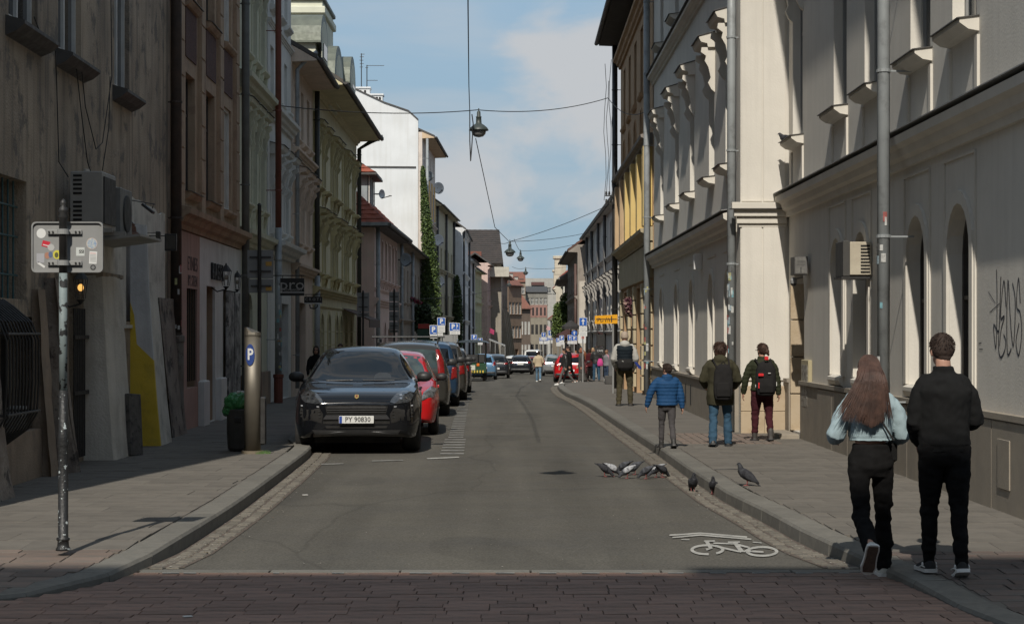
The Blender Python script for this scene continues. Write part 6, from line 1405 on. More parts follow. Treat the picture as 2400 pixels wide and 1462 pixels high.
    em = MATS.get('eye_dark') or mat('eye_dark', (.02, .015, .012), rough=.2)
    if vox < .02:
        e_ = MB(); e_.M = M
        for sx in (-1, 1): e_.ball((sx * .017 * q, .0445 * q, .003 * q), .0065 * q, .005 * q, .0035 * q, 8, 6)
        e_.build('eyes', em, root)
    # ---- trousers
    if bottom:
        b = Blob(); k1, k2, k3 = bottom.get('r', (1, 1, 1)); hh = bottom.get('hip', 1.0) * hip; seat = bottom.get('seat', 1.0)
        b.rings([(pel - Vector((0, .004 * q, .075 * q)), .088 * q * hh, .056 * q * seat), (pel - Vector((0, .008 * q, .03 * q)), .098 * q * hh, .068 * q * seat), (pel + up * .01 * q - Vector((0, .004 * q, 0)), .097 * q * hh, .066 * q * seat), (pel + up * .075 * q, .080 * q * hh, .054 * q)])
        for i in (0, 1):
            end = an[i] + (kn[i] - an[i]).normalized() * bottom.get('up', .0) * q; cut = bottom.get('len', 1.0); end = kn[i].lerp(end, cut)
            b.limb([hips[i] - Vector((0, .006 * q, 0)), hips[i].lerp(kn[i], .5) + Vector((0, -.003 * q, 0)), kn[i], kn[i].lerp(end, .5) - Vector((0, .005 * q, 0)), end - Vector((0, 0, .012 * q))], [.051 * q * k1, .046 * q * k1, .036 * q * k2, .034 * q * (k2 + k3) / 2, .027 * q * k3], 16)
        if bottom.get('skirt'):
            sk = bottom['skirt']; b.rings([(Vector(((an[0].x + an[1].x) / 2, (an[0].y + an[1].y) / 2, sk * q)), .105 * q, .11 * q), (pel - Vector((0, 0, .12 * q)), .1 * q, .08 * q), (pel, .095 * q, .065 * q), (pel + up * .08 * q, .08 * q, .055 * q)])
        fold = bottom.get('fold', .005)
        def dsp(co, n, f=fold):
            w = noise.noise(Vector((co.x * 9, co.y * 9, co.z * 16))) + .6 * noise.noise(Vector((co.x * 22, co.y * 22, co.z * 34 + 7)))
            kz = min(abs(co.z - k.z) for k in kn); return f * w * (1.6 if kz < .08 or co.z < .16 * q else .8)
        ob('trousers' if not bottom.get('skirt') else 'long_coat_skirt', remesh(b, vox, 4, 'trousers', bottom['m'], dsp), root)
    # ---- upper garment
    if top:
        def coatpart(tp, nm):
            b = Blob(); w0, w1, w2 = tp.get('w', (1, 1, 1)); d0 = tp.get('d', 1.0); hem = tp.get('hem', -.01); B_ = bulk
            L = [(pel + up * hem * q, .102 * q * w0 * B_, .070 * q * d0 * B_)]
            if hem < -.08: L.append((pel - up * .03 * q, .105 * q * (w0 + w1) / 2 * B_, .074 * q * d0 * B_))
            L += [(pel + up * max(.08, hem + .03) * q, .092 * q * w1 * B_, .064 * q * d0 * B_), (pel + up * .17 * q, .100 * q * w2 * B_, .068 * q * d0 * B_), (pel + up * .235 * q - Vector((0, .006 * q, 0)), .106 * q * w2 * B_, .068 * q * d0 * B_), (pel + up * .280 * q - Vector((0, .006 * q, 0)), .096 * q * sh * B_, .056 * q * d0), (pel + up * .302 * q - Vector((0, .004 * q, 0)), .070 * q * sh, .044 * q), (neck - up * .0 * q, .046 * q, .040 * q), (neck + up * .018 * q, .040 * q, .037 * q)]
            b.rings(L, 24)
            sr = tp.get('sleeve', (1, 1, 1))
            if tp.get('sleeves', 1):
                for i in (0, 1):
                    sx = -1 if i == 0 else 1; b.limb([S_[i] - Vector((sx * .022 * q, 0, .002 * q)), S_[i].lerp(E[i], .35), E[i], E[i].lerp(Wr[i], .5), Wr[i] - (Wr[i] - E[i]).normalized() * .004 * q], [.034 * q * sr[0], .036 * q * sr[0], .032 * q * sr[1], .029 * q * (sr[1] + sr[2]) / 2, .024 * q * sr[2]], 16)
            if tp.get('collar'): b.rings([(neck - up * .005 * q, .046 * q, .044 * q), (neck + up * .022 * q, .042 * q, .042 * q)])
            if tp.get('hood'):
                hd = tp['hood']; c = neck - Vector((0, .040 * q, .012 * q)); b.ball(tuple(c), .060 * q * hd, .040 * q * hd, .046 * q * hd, 14, 10); b.ball(tuple(c + Vector((0, .025 * q, .018 * q))), .056 * q * hd, .045 * q * hd, .028 * q * hd, 14, 8); b.ball(tuple(c - Vector((0, .008 * q, .035 * q))), .040 * q * hd, .022 * q * hd, .034 * q, 12, 8)
            qz = tp.get('quilt'); fold = tp.get('fold', .006); hemz = (pel + up * hem * q).z
            def dsp(co, n):
                w = fold * (noise.noise(Vector((co.x * 10, co.y * 8, co.z * 9))) + .7 * noise.noise(Vector((co.x * 24 + 3, co.y * 24, co.z * 20))))
                if qz: w += .009 * (abs(math.sin(math.pi * co.z / qz)) ** .5 - .6)
                if tp.get('hemband') and co.z < hemz + tp['hemband'] and abs(co.x) < .11 * q: w -= .008
                return w
            o = ob(nm, remesh(b, vox, tp.get('sm', 3), nm, tp['m'], dsp), root); return o
        coatpart(top, top.get('name', 'jacket'))
        if top.get('over'): coatpart(top['over'], top['over'].get('name', 'vest'))
    # ---- shoes
    if shoes:
        for i in (0, 1):
            fp = legs[i][2]; fr = Matrix.Translation(an[i]) @ Matrix.Rotation(R(-fp), 4, 'X') @ Matrix.Rotation(R((1 if i == 0 else -1) * 5), 4, 'Z'); z0 = -.042 * q
            b = Blob(); b.M = fr; w = .029 * q; b.rings_y = None
            rg = []
            for y, wx, h in ((-.034, .45, .018), (-.028, .80, .040), (-.01, .92, .052), (.02, .92, .050), (.05, .98, .036), (.08, 1.08, .027), (.103, .86, .022), (.114, .40, .014)):
                rg.append([(wx * w * math.cos(a), y * q, z0 + .006 * q + (h * q) * max(0, math.sin(a)) - .004 * q * (math.sin(a) < 0)) for a in [2 * math.pi * k / 14 for k in range(14)]])
            b.loft(rg); hgt = shoes.get('high', .0)
            if hgt: b.limb([(0, -.006 * q, .0), (0, -.006 * q, hgt * q)], [.028 * q, .031 * q])
            b.M = fr; o = ob('shoe', remesh(b, min(vox, .009), 2, 'shoe', shoes['m']), root)
            if shoes.get('sole'):
                sb = MB(); sb.M = fr; rg = []
                for y, wx in ((-.037, .5), (-.031, .88), (-.01, .98), (.02, .92), (.05, .98), (.08, 1.12), (.105, .92), (.117, .45)):
                    th = .015 * q; r_ = wx * w * 1.06; rg.append([(-r_, y * q, z0), (r_, y * q, z0), (r_, y * q, z0 + th), (-r_, y * q, z0 + th)])
                sb.loft([r[::-1] for r in rg]); sb.build('sole', shoes['sole'], o)
                if shoes.get('tread'):
                    tb = MB(); tb.M = fr; rg = []
                    for y, wx in ((-.030, .7), (-.01, .82), (.02, .76), (.05, .82), (.08, .94), (.103, .75)): r_ = wx * w; rg.append([(-r_, y * q, z0 - .003), (r_, y * q, z0 - .003), (r_, y * q, z0), (-r_, y * q, z0)])
                    tb.loft([r[::-1] for r in rg]); tb.build('tread', shoes['tread'], o)
    # ---- hair
    if hair:
        hm = hair['m']; k = hair.get('k', 'short'); b = Blob(); b.M = M; vv = max(.006, vox * .6)
        if k in ('short', 'bob', 'bun', 'long', 'bald_cap'):
            b.ball((0, -.010 * q, .020 * q), .049 * q, .056 * q, .056 * q, 18, 12)
            b.ball((0, -.022 * q, .004 * q), .047 * q, .042 * q, .050 * q, 16, 10)
            if k == 'short': b.ball((0, .020 * q, .052 * q), .038 * q, .034 * q, .022 * q, 12, 8); b.ball((0, -.034 * q, -.030 * q), .030 * q, .018 * q, .022 * q, 10, 8)
            if k in ('bob', 'long'):
                for sx in (-1, 0, 1): b.ball((sx * .030 * q, -.022 * q + abs(sx) * .010 * q, -.022 * q), .028 * q, .038 * q, .050 * q, 12, 8)
            if k == 'bun': b.ball((0, -.040 * q, -.008 * q), .030 * q, .026 * q, .034 * q, 12, 8); b.ball((.014 * q, -.070 * q, -.012 * q), .022 * q, .020 * q, .030 * q, 10, 8); b.ball((.022 * q, -.078 * q, -.036 * q), .012 * q, .012 * q, .022 * q, 8, 6)
        if k == 'beanie': b.ball((0, -.008 * q, .026 * q), .050 * q, .058 * q, .054 * q, 18, 12); b.rings([((0, -.008 * q, -.012 * q), .0515 * q, .059 * q), ((0, -.008 * q, .022 * q), .053 * q, .0605 * q)], 20, 1)
        am = hair.get('rough', .006)
        ho = ob('hair' if k != 'beanie' else 'beanie', remesh(b, vv, 2, 'hair', hm, (lambda co, n: am * (noise.noise(co * 38) + .8 * noise.noise(Vector((co.x * 110, co.y * 110, co.z * 45)))))), root)
        if k in ('long', 'short', 'bob', 'bun') and hair.get('n'):
            rnd = random.Random(5); sb = MB(); N = hair['n']
            for i in range(N):
                if k == 'long':
                    a = rnd.uniform(-1.35, 1.35); el = rnd.uniform(.1, 1.0); f = a / 1.35
                    ce = math.cos(el * 1.45); p0 = M @ Vector((math.sin(a) * .049 * q * ce, -abs(math.cos(a)) * .052 * q * ce - .012 * q * ce, .020 * q + .056 * q * math.sin(el * 1.45))); spread = hair.get('spread', .13); ln = hair.get('len', .30) * q * rnd.uniform(.80, 1.02); lf = hair.get('lean', -.02)
                    tipx = f * spread * q * rnd.uniform(.7, 1.1) + lf * q + rnd.gauss(0, .006); z1 = hc.z - ln * (1 - .10 * abs(f)); pts = []
                    if hair.get('wisps') and i % 6 == 0: tipx *= 2.6; z1 += .02
                    for j in range(8):
                        u = j / 7; x = p0.x + (tipx - p0.x) * (u ** 1.1); z = p0.z + (z1 - p0.z) * u
                        back = -(.066 + .045 * min(1, u * 2.2) * (1 - .45 * abs(f))) * q + math.sin(u * 7 + i) * .003; y0 = p0.y * (1 - min(1, u * 3)) + back * min(1, u * 3); pts.append((x + math.sin(u * 5 + i * 1.7) * .003, y0 + pel.y + up.y * 0, z))
                    rr_ = rnd.uniform(.0028, .0048); sb.tube(pts, [rr_, rr_, rr_, rr_, rr_, rr_ * .9, rr_ * .7, rr_ * .2], 4, False)
                else:
                    th = rnd.uniform(0, 2 * math.pi); ph = rnd.uniform(-.35, 1.45); d = Vector((math.cos(th) * math.cos(ph), math.sin(th) * math.cos(ph), math.sin(ph)))
                    if d.y > .35 and d.z < .55: continue
                    c = Vector((0, -.012 * q, .016 * q)); p0 = c + Vector((d.x * .049 * q, d.y * .057 * q, d.z * .056 * q)); tng = (Vector((d.x * .4, .35 + .2 * d.y, -.75)) + Vector((rnd.gauss(0, .35),) * 3)); tng = (tng - d * tng.dot(d)).normalized(); ln = hair.get('sl', .02) * q
                    sb.tube([M @ p0, M @ (p0 + tng * ln * .5 + d * .003 * q), M @ (p0 + tng * ln + d * rnd.uniform(.0, .006) * q)], [.003, .0026, .0006], 4, False)
            sb.smooth = True; sb.build('hair_strands', hm, ho, kind='stuff')
    return dict(an=an, root=root, neck=neck, pel=pel, up=up, hc=hc, S=S_, E=E, W=Wr, M=M, q=q)
hbrown = mat('brown_hair', (0.060, 0.030, 0.020), (0.040, 0.022, 0.016), scale=16, rough=.65, spec=.3); hlong = mat('long_auburn_brown_hair', (0.085, 0.046, 0.034), (0.040, 0.023, 0.018), scale=12, rough=.62, spec=.3); hblk = mat('dark_hair', (.030, .020, .016), (.040, .026, .020), scale=16, rough=.7, spec=.25); hred = mat('red_hair', (.25, .085, .03), (.16, .05, .02), scale=14, rough=.45)
blackc = cloth('black_cloth', (.013, .013, .013)); blackt = cloth('black_trouser_cloth', (.010, .0095, .0095)); denimj = cloth('pale_denim', (.33, .42, .45), .86); solew = mat('white_sole', (.62, .61, .58), rough=.6)
canv = mat('off_white_canvas', (.50, .48, .42), (.44, .42, .37), scale=20, rough=.8); treadm = mat('brown_sole', (.10, .065, .045), (.07, .045, .035), scale=30, rough=.8)
def at(px, py, h=None):
    p = GP(px, py, 0.0)
    hh = sh(p.y) if h is None else h
    return tuple(GP(px, py, hh))
# 1 man in black, right foreground
pm = at(2213, 1342)
man = person('man in a black jacket, black trousers and black-and-white trainers walking away at the right', pm, R(2), 1.775, legs=((9, 6, 0), (-6, 6, 20)), arms=((-2, 9, 52), (4, 14, 75)), sh=.88, bulk=1.04, hip=1.0, lean=3,
    top=dict(m=blackc, hem=-.022, w=(1.02, 1.08, 1.06), d=1.08, sleeve=(1.08, 1.22, 1.1), collar=1, fold=.009, hemband=.06), bottom=dict(m=blackt, r=(1.16, 1.02, .95), fold=.009, hip=1.0), shoes=dict(m=mat('black_suede', (.018, .018, .018), rough=.9), sole=solew), hair=dict(m=hblk, k='short', n=500, sl=.012, rough=.003), vox=.010, head=(4, .9))
# white side stripe and disc of the trainer
for i_ in (0, 1):
    for sx_ in (-1, 1):
        t_ = MB(); t_.smooth = True; a_ = man['an'][i_]; t_.ball((a_.x + sx_ * .050, a_.y - .012, a_.z - .020), .007, .022, .020, 8, 6); t_.tube([(a_.x + sx_ * .046, a_.y - .055, a_.z - .035), (a_.x + sx_ * .054, a_.y - .01, a_.z - .030), (a_.x + sx_ * .052, a_.y + .08, a_.z - .048)], .006, 5); t_.build('shoe_trim', solew, man['root'])
# 2 young woman with long hair
pg = at(2040, 1350, .0)
girl = person('woman with very long brown hair, pale denim jacket and wide black trousers', pg, R(3), 1.675, legs=((-16, 42, 62), (4, 4, 0)), arms=((-2, 21, 82), (-2, 19, 80)), sh=.90, bulk=.98, hip=1.04, lean=2, stance=.05,
    top=dict(m=denimj, hem=.085, w=(.98, 1.05, 1.04), d=1.08, sleeve=(1.12, 1.30, 1.1), fold=.010, hemband=.035, collar=1), bottom=dict(m=blackt, r=(1.02, 1.06, 1.30), hip=.94, seat=1.08, fold=.010, up=.012), shoes=dict(m=canv, sole=solew, tread=treadm), hair=dict(m=hlong, k='long', wisps=1, n=1700, spread=.052, len=.245, lean=-.020, rough=.003), vox=.010, head=(0, .8))
st_ = MB(); g = girl; st_.tube([g['neck'] + Vector((-.06, -.075, -.02)), g['pel'] + Vector((.03, -.142, .33)), g['pel'] + Vector((.145, -.125, .16)), g['pel'] + Vector((.14, .02, .13))], .008, 6)
bag = thing('shoulder_bag', 'thin black strap of a small bag worn across the pale denim jacket', 'bag', pg, R(3)); st_.build('strap', M_['black'], bag); MB().box(.10, .22, .06, .13, .80, .95, .02).build('pouch', blackc, bag, (0, 0, .05))
# 3 boy in blue quilted jacket
pb = at(1563, 1050)
boy = person('boy in a blue quilted hooded jacket and grey trousers glancing left', pb, R(6), 1.27, legs=((13, 7, 0), (-9, 20, 22)), arms=((3, 27, 5), (-6, 14, 3)), sh=1.12, bulk=1.24, lean=1,
    top=dict(m=cloth('blue_quilt', (.018, .065, .16), .85, .6), hem=-.015, w=(.98, 1.02, 1.06), d=1.15, sleeve=(1.30, 1.35, 1.25), hood=1.08, quilt=.052, fold=.004, sm=2), bottom=dict(m=cloth('grey_trousers', (.075, .07, .072)), r=(1.05, .98, .98), fold=.006, hip=.9), shoes=dict(m=mat('dark_boot', (.03, .029, .028), rough=.6), high=.035, sole=trim), hair=dict(m=hblk, k='short', n=600, sl=.022, rough=.006), vox=.010, head=(38, 0))
# 4 woman in long olive parka with backpack
olive = cloth('olive_parka', (.052, .048, .030), .8); jeans = cloth('blue_jeans', (.045, .095, .150), .72)
pw = at(1688, 1046)
w1 = person('woman in a long olive hooded parka and blue jeans with a dark backpack', pw, R(-2), 1.575, legs=((-8, 14, 14), (5, 5, 0)), arms=((2, 17, 62), (0, 20, 60)), sh=1.06, bulk=1.22, hip=1.05, lean=2, stance=.12,
    top=dict(m=olive, hem=-.125, w=(1.02, 1.04, 1.0), d=1.2, sleeve=(1.25, 1.3, 1.1), hood=1.18, fold=.008), bottom=dict(m=jeans, r=(1.12, 1.10, 1.35), fold=.008), shoes=dict(m=mat('black_shoe', (.02, .02, .02), rough=.6), sole=trim), hair=dict(m=hbrown, k='bob', n=700, sl=.05, rough=.004), vox=.012)
# 5 woman with ponytail, green quilted jacket, burgundy trousers
pw2 = at(1786, 1034)
w2 = person('woman with a ponytail and glasses, dark green jacket, burgundy trousers and a black backpack', pw2, R(0), 1.555, legs=((6, 5, 0), (-7, 14, 12)), arms=((2, 19, 8), (-4, 15, 6)), sh=1.02, bulk=1.12, hip=1.02, lean=2, stance=.10,
    top=dict(m=cloth('dark_green_quilt', (.032, .036, .020), .8, .7), hem=-.01, w=(1.04, 1.02, 1.0), d=1.1, sleeve=(1.15, 1.12, 1.15), quilt=.065, fold=.006, collar=1), bottom=dict(m=cloth('burgundy_trousers', (.060, .017, .022)), r=(1.2, 1.12, 1.05), fold=.008), shoes=dict(m=mat('grey_boot', (.05, .045, .042), rough=.7), high=.06, sole=trim), hair=dict(m=hbrown, k='bun', n=500, sl=.03, rough=.004), vox=.012, head=(32, 0))
def backpack(label, w, cx, z0, z1, wd, dp, m, details=None):
    pos = w['root'].location; o = thing('backpack', label, 'backpack', tuple(pos), w['root'].rotation_euler.z); q = w['q']; h = z1 - z0; b = Blob(); yb = w['pel'].y - .085 * q
    L = []
    for f, sw_, sd in ((0, .55, .6), (.04, .85, .85), (.2, 1, 1), (.5, 1, 1), (.78, .94, .85), (.93, .72, .65), (1, .42, .4)): L.append((Vector((cx, yb - dp / 2, z0 + h * f)), wd / 2 * sw_, dp / 2 * sd))
    b.rings(L, 20, .6); ob('bag', remesh(b, .010, 4, 'bag', m, lambda co, n: .005 * noise.noise(co * 14)), o)
    p = Blob(); p.rings([(Vector((cx, yb - dp * .95, z0 + h * .10)), wd * .36, .022), (Vector((cx, yb - dp * .98, z0 + h * .3)), wd * .38, .03), (Vector((cx, yb - dp * .95, z0 + h * .5)), wd * .34, .022)], 16, .6); ob('front_pocket', remesh(p, .01, 3, 'pocket', m), o)
    for sx in (-1, 1): MB().tube([(cx + sx * wd * .32, yb - .03, z0 + h * .9), (sx * .075 * q, yb + .04, w['neck'].z - .005), (sx * .085 * q, .07 * q, w['neck'].z - .08 * q)], .014, 6).build('strap', m, o)
    MB().tube([(cx - .04, yb - dp * .5, z1 - .01), (cx, yb - dp * .5, z1 + .04), (cx + .04, yb - dp * .5, z1 - .01)], .009, 6).build('top_loop', m, o)
    return o, yb
bkm = cloth('black_nylon', (.022, .021, .021)); backpack('plain dark backpack hanging low on the woman in the long olive parka', w1, .03, .70, 1.24, .29, .15, bkm)
bp2, yb = backpack('black backpack with red tags and small white logo on the woman with burgundy trousers', w2, .03, .72, 1.26, .32, .19, bkm)
rt_ = mat('red_tag', (.55, .015, .02), rough=.5)
MB().box(-.03, .03, yb - .195, yb - .17, 1.28, 1.34, .008).build('red_tag', rt_, bp2, (.03, 0, 0)); MB().box(-.10, -.02, yb - .222, yb - .20, 1.03, 1.075, .006).build('red_tag', rt_, bp2); MB().box(-.10, -.06, yb - .20, yb - .17, .84, .93, .005).build('red_tag', rt_, bp2)
MB().box(.05, .09, yb - .215, yb - .205, 1.075, 1.085).build('white_logo', solew, bp2); MB().box(-.135, -.12, yb - .12, yb - .10, .86, .90).build('reflector', solew, bp2); MB().box(.185, .20, yb - .12, yb - .10, .88, .94).build('reflector', solew, bp2)
gl = MB(); gl.M = w2['M']; q = w2['q']; gl.tube([(-.046 * q, -.01 * q, .006 * q), (-.044 * q, .05 * q, .004 * q), (0, .06 * q, .002 * q), (.044 * q, .05 * q, .004 * q), (.046 * q, -.01 * q, .006 * q)], .004, 5); gl.build('glasses', M_['black'], w2['root'])
# 6 man in beanie with vest and hoodie
pc = at(1464, 951)
m2 = person('man in a beige beanie, white hoodie, dark quilted vest and khaki trousers', pc, R(0), 1.75, legs=((2, 4, 0), (3, 4, 0)), arms=((0, 12, 40), (-2, 14, 36)), sh=1.05, bulk=1.12, lean=1, stance=.14,
    top=dict(m=cloth('pale_grey_fleece', (.42, .41, .38), .88), hem=.02, w=(.95, 1.0, 1.0), d=1.02, sleeve=(1.15, 1.3, 1.15), hood=1.15, fold=.008, name='hoodie', over=dict(name='quilted_vest', m=cloth('navy_vest', (.012, .018, .024), .8, .7), hem=.045, w=(1.03, 1.05, 1.0), d=1.14, sleeves=0, quilt=.075, fold=.004)), bottom=dict(m=cloth('khaki_trousers', (.075, .065, .040)), r=(1.12, 1.1, 1.2), fold=.009), shoes=dict(m=mat('brown_boot', (.04, .032, .026), rough=.7), sole=trim), hair=dict(m=cloth('beige_knit', (.38, .31, .25), .9), k='beanie', rough=.003), vox=.014)
wb = thing('waist_bag', 'large black waist bag with grey strap on the man in the beanie', 'bag', pc); b = Blob(); b.rings([(Vector((0, -.17, .82)), .12, .07), (Vector((0, -.19, .90)), .19, .11), (Vector((0, -.19, 1.02)), .20, .11), (Vector((0, -.16, 1.10)), .16, .06)], 20, .7); ob('pouch', remesh(b, .014, 4, 'pouch', bkm), wb); MB().tube([(-.18, -.1, 1.06), (-.06, -.27, 1.05), (.05, -.28, .93)], .015, 6).build('strap', M_['greymetal'], wb); MB().lathe([(.225, 1.0), (.23, 1.04)], (0, 0, 0), 20).build('belt', bkm, wb)
gd = MB(); gd.box(.22, .33, .02, .06, .92, .97, .01); gl_ = thing('glove', 'blue glove sticking out beside the beanie man', 'glove', (pc[0] + .23, pc[1], pc[2] + .93), R(-20)); MB().prism([(0, .1), (.03, .12), (.16, -.02), (.17, -.07), (.10, -.05)], -.02, .02).build('glove_body', cloth('blue_glove', (.03, .05, .22)), gl_)
# 7/8 women facing us behind the parked SUV
for (px, py, Y, lab, hm) in ((741, 808, 46.5, 'woman in sunglasses with long dark hair and dark coat facing us behind the black SUV', hblk), (798, 803, 52.5, 'woman in sunglasses whose head shows above the black SUV roof', hbrown)):
    p = PT(px, py, Y); zz = .125; Hh = 1.66 if Y < 50 else 1.70; x = (px - HX) / FPX * Y
    w = person(lab, (x, Y, gz(Y) + zz), R(180), CAMZ - (py - HY) / FPX * Y - gz(Y) - zz, legs=((12, 5, 0), (-12, 15, 20)), top=dict(m=blackc, hem=-.12, w=(1.05, 1, 1), fold=.008, collar=1), bottom=dict(m=blackt, r=(1, 1, 1)), shoes=dict(m=trim), hair=dict(m=hm, k='bob'), vox=.015)
    sgl = MB(); sgl.M = w['M']; q = w['q']
    for sx in (-1, 1): sgl.ball((sx * .019 * q, .046 * q, .004 * q), .015 * q, .006 * q, .010 * q, 10, 6)
    sgl.tube([(-.044 * q, 0, .008 * q), (-.036 * q, .048 * q, .008 * q), (.036 * q, .048 * q, .008 * q), (.044 * q, 0, .008 * q)], .003, 5); sgl.build('sunglasses', M_['black'], w['root'])
# ---- people at the side street
cream = cloth('cream_jacket', (.46, .38, .26), .9); leather = mat('black_leather', (.02, .02, .02), (.035, .034, .033), scale=8, rough=.45); gryc = cloth('grey_coat', (.085, .08, .075)); gjn = cloth('grey_jeans', (.13, .125, .12)); wsh = dict(m=solew, sole=solew); bsh = dict(m=trim)
pkk = cloth('pink_sleeve', (.45, .22, .30)); mar = cloth('maroon_coat', (.07, .015, .018)); khk = cloth('khaki_coat', (.2, .16, .11)); blj = cloth('faded_blue_jeans', (.12, .20, .28), .8); wht_ = cloth('white_shirt', (.5, .5, .5), .9)
def far_person(px, pyf, H, head, lab, top, bottom, hair, shoes=bsh, legs=((12, 5, 0), (-12, 18, 20)), arms=((-8, 8, 12), (10, 8, 15)), extra_h=None, **kw):
    hh = .12 if px > 1375 else 0; Y = (5313 - 4600 * hh) / (pyf - 842.1); z = gz(Y) + hh; p = ((px - HX) / FPX * Y, Y, z)
    return person(lab, p, R(head), H, legs=legs, arms=arms, top=top, bottom=bottom, shoes=shoes, hair=hair, vox=.022, **kw)
far_person(1262, 894, 1.62, 0, 'woman in a cream jacket and faded jeans walking away in the road', dict(m=cream, hem=-.04, w=(1.15, 1.1, 1.1), d=1.2, sleeve=(1.3, 1.3, 1.1), hood=.9), dict(m=blj, r=(1.05, 1.05, 1.25)), dict(m=hblk, k='bob'), arms=((0, 16, 50), (0, 16, 50)), shoes=wsh, bulk=1.1)
far_person(1324, 902, 1.74, 100, 'person in a black leather jacket and grey jeans, leading the crossing pair', dict(m=leather, hem=-.03, w=(1, 1, 1), d=1.1, sleeve=(1.1, 1.1, 1)), dict(m=gjn, r=(1, .95, .95)), dict(m=hblk, k='short'), legs=((26, 8, 0), (-26, 14, 30)), shoes=wsh)
far_person(1334, 899, 1.86, 95, 'tall man in a black coat crossing beside the leather jacket', dict(m=blackc, hem=-.16, w=(1.05, 1, 1.05), d=1.1, collar=1), dict(m=blackt, r=(1, .95, .95)), dict(m=hblk, k='short'), legs=((24, 8, 0), (-24, 14, 30)), shoes=wsh)
far_person(1363, 900, 1.72, 85, 'woman with long red hair in a long grey coat crossing the side street', dict(m=gryc, hem=-.20, w=(1.15, 1, 1), d=1.25, collar=1), dict(m=gryc, skirt=.10), dict(m=hred, k='long', n=260, spread=.05, len=.26, lean=0.0))
crowd = 'people standing at the side street corner'
far_person(1398, 893, 1.70, 0, 'man in a dark leather jacket and blue jeans standing with his back to us', dict(m=leather, hem=-.03, w=(1.05, 1.05, 1.1), d=1.1, sleeve=(1.15, 1.15, 1)), dict(m=jeans, r=(1.1, 1.1, 1.2)), dict(m=hblk, k='short'), legs=((3, 3, 0), (-2, 4, 0)), arms=((10, 14, 55), (10, 14, 55)), stance=.1, group=crowd, bulk=1.1)
c = far_person(1421, 893, 1.50, -40, 'older woman in a grey vest with pink sleeves holding a pink bag', dict(m=pkk, hem=-.02, w=(1.1, 1.1, 1.05), d=1.2, over=dict(m=cloth('grey_vest', (.19, .19, .2)), hem=-.04, w=(1.15, 1.12, 1.05), d=1.25, sleeves=0)), dict(m=cloth('navy_jeans', (.04, .06, .10)), r=(1.1, 1.05, 1.05)), dict(m=mat('tan_hair', (.22, .12, .07), rough=.5), k='short'), legs=((3, 3, 0), (-2, 4, 0)), arms=((20, 8, 70), (15, 8, 40)), shoes=wsh, group=crowd)
pp_ = c['root'].location; pb_ = thing('carrier_bag', 'bright pink bag held by the woman with pink sleeves', 'bag', (pp_.x - .30, pp_.y - .12, pp_.z + .72)); b = Blob(); b.rings([(Vector((0, 0, 0)), .13, .05), (Vector((0, 0, .15)), .15, .08), (Vector((0, 0, .36)), .08, .04)], 14, .7); ob('bag', remesh(b, .02, 3, 'bag', cloth('bright_pink', (.55, .07, .25))), pb_)
far_person(1438, 888, 1.75, -90, 'man in a white shirt in profile behind the pink bag', dict(m=wht_, hem=-.02, w=(1.05, 1.05, 1.05)), dict(m=blackt, r=(1, 1, 1)), dict(m=hblk, k='short'), legs=((3, 3, 0), (-2, 4, 0)), group=crowd)
far_person(1382, 888, 1.62, 10, 'person in a maroon coat and black trousers between the red-haired woman and the leather jacket', dict(m=mar, hem=-.12, w=(1.1, 1.05, 1.05), d=1.1), dict(m=blackt, r=(1.2, 1.3, 1.5)), dict(m=hblk, k='bob'), legs=((3, 3, 0), (-2, 4, 0)), group=crowd)
far_person(1390, 886, 1.70, 170, 'person with fair hair in a khaki coat half hidden in the crowd', dict(m=khk, hem=-.12, w=(1.1, 1.05, 1.05)), dict(m=blackt, r=(1, 1, 1)), dict(m=mat('fair_hair', (.33, .22, .11), rough=.5), k='bob'), legs=((3, 3, 0), (-2, 4, 0)), group=crowd)
far_person(1410, 888, 1.66, -170, 'woman all in black beside the pink bag', dict(m=blackc, hem=-.14, w=(1.1, 1.05, 1.05)), dict(m=blackt, r=(1, 1, 1)), dict(m=hblk, k='long'), legs=((3, 3, 0), (-2, 4, 0)), group=crowd)
far_person(1349, 888, 1.68, 180, 'person in a pale blue patterned top behind the crossing pair', dict(m=cloth('pale_blue_top', (.22, .26, .36)), hem=-.05), dict(m=blackt, r=(1, 1, 1)), dict(m=mat('ginger_hair', (.28, .13, .07), rough=.5), k='short'), legs=((3, 3, 0), (-2, 4, 0)), group=crowd)
far_person(1375, 884, 1.66, 180, 'person with white hair and grey jacket at the back of the crowd', dict(m=gryc, hem=-.05), dict(m=blackt, r=(1, 1, 1)), dict(m=mat('white_hair', (.5, .48, .44), rough=.6), k='short'), legs=((3, 3, 0), (-2, 4, 0)), group=crowd)
for px, pyf, H_, hd_, lb, tm_, bm_, hm_ in ((1404, 887, 1.74, 30, 'tall person in a charcoal coat at the back of the corner crowd', gryc, blackt, hblk), (1429, 886, 1.66, 180, 'person in a cream top facing us behind the pink bag', cream, blj, hbrown), (1371, 889, 1.58, -20, 'short person in black with a ginger head left in the crowd', blackc, gjn, hred), (1415, 885, 1.78, 150, 'man in a faded blue top over the heads of the corner crowd', blj, blackt, hblk), (1340, 886, 1.64, 5, 'person in dark red behind the tall man crossing', mar, jeans, hbrown)):
    far_person(px, pyf, H_, hd_, lb, dict(m=tm_, hem=-.06, w=(1.05, 1, 1)), dict(m=bm_, r=(1, 1, 1)), dict(m=hm_, k='bob'), legs=((3, 3, 0), (-2, 4, 0)), group=crowd)
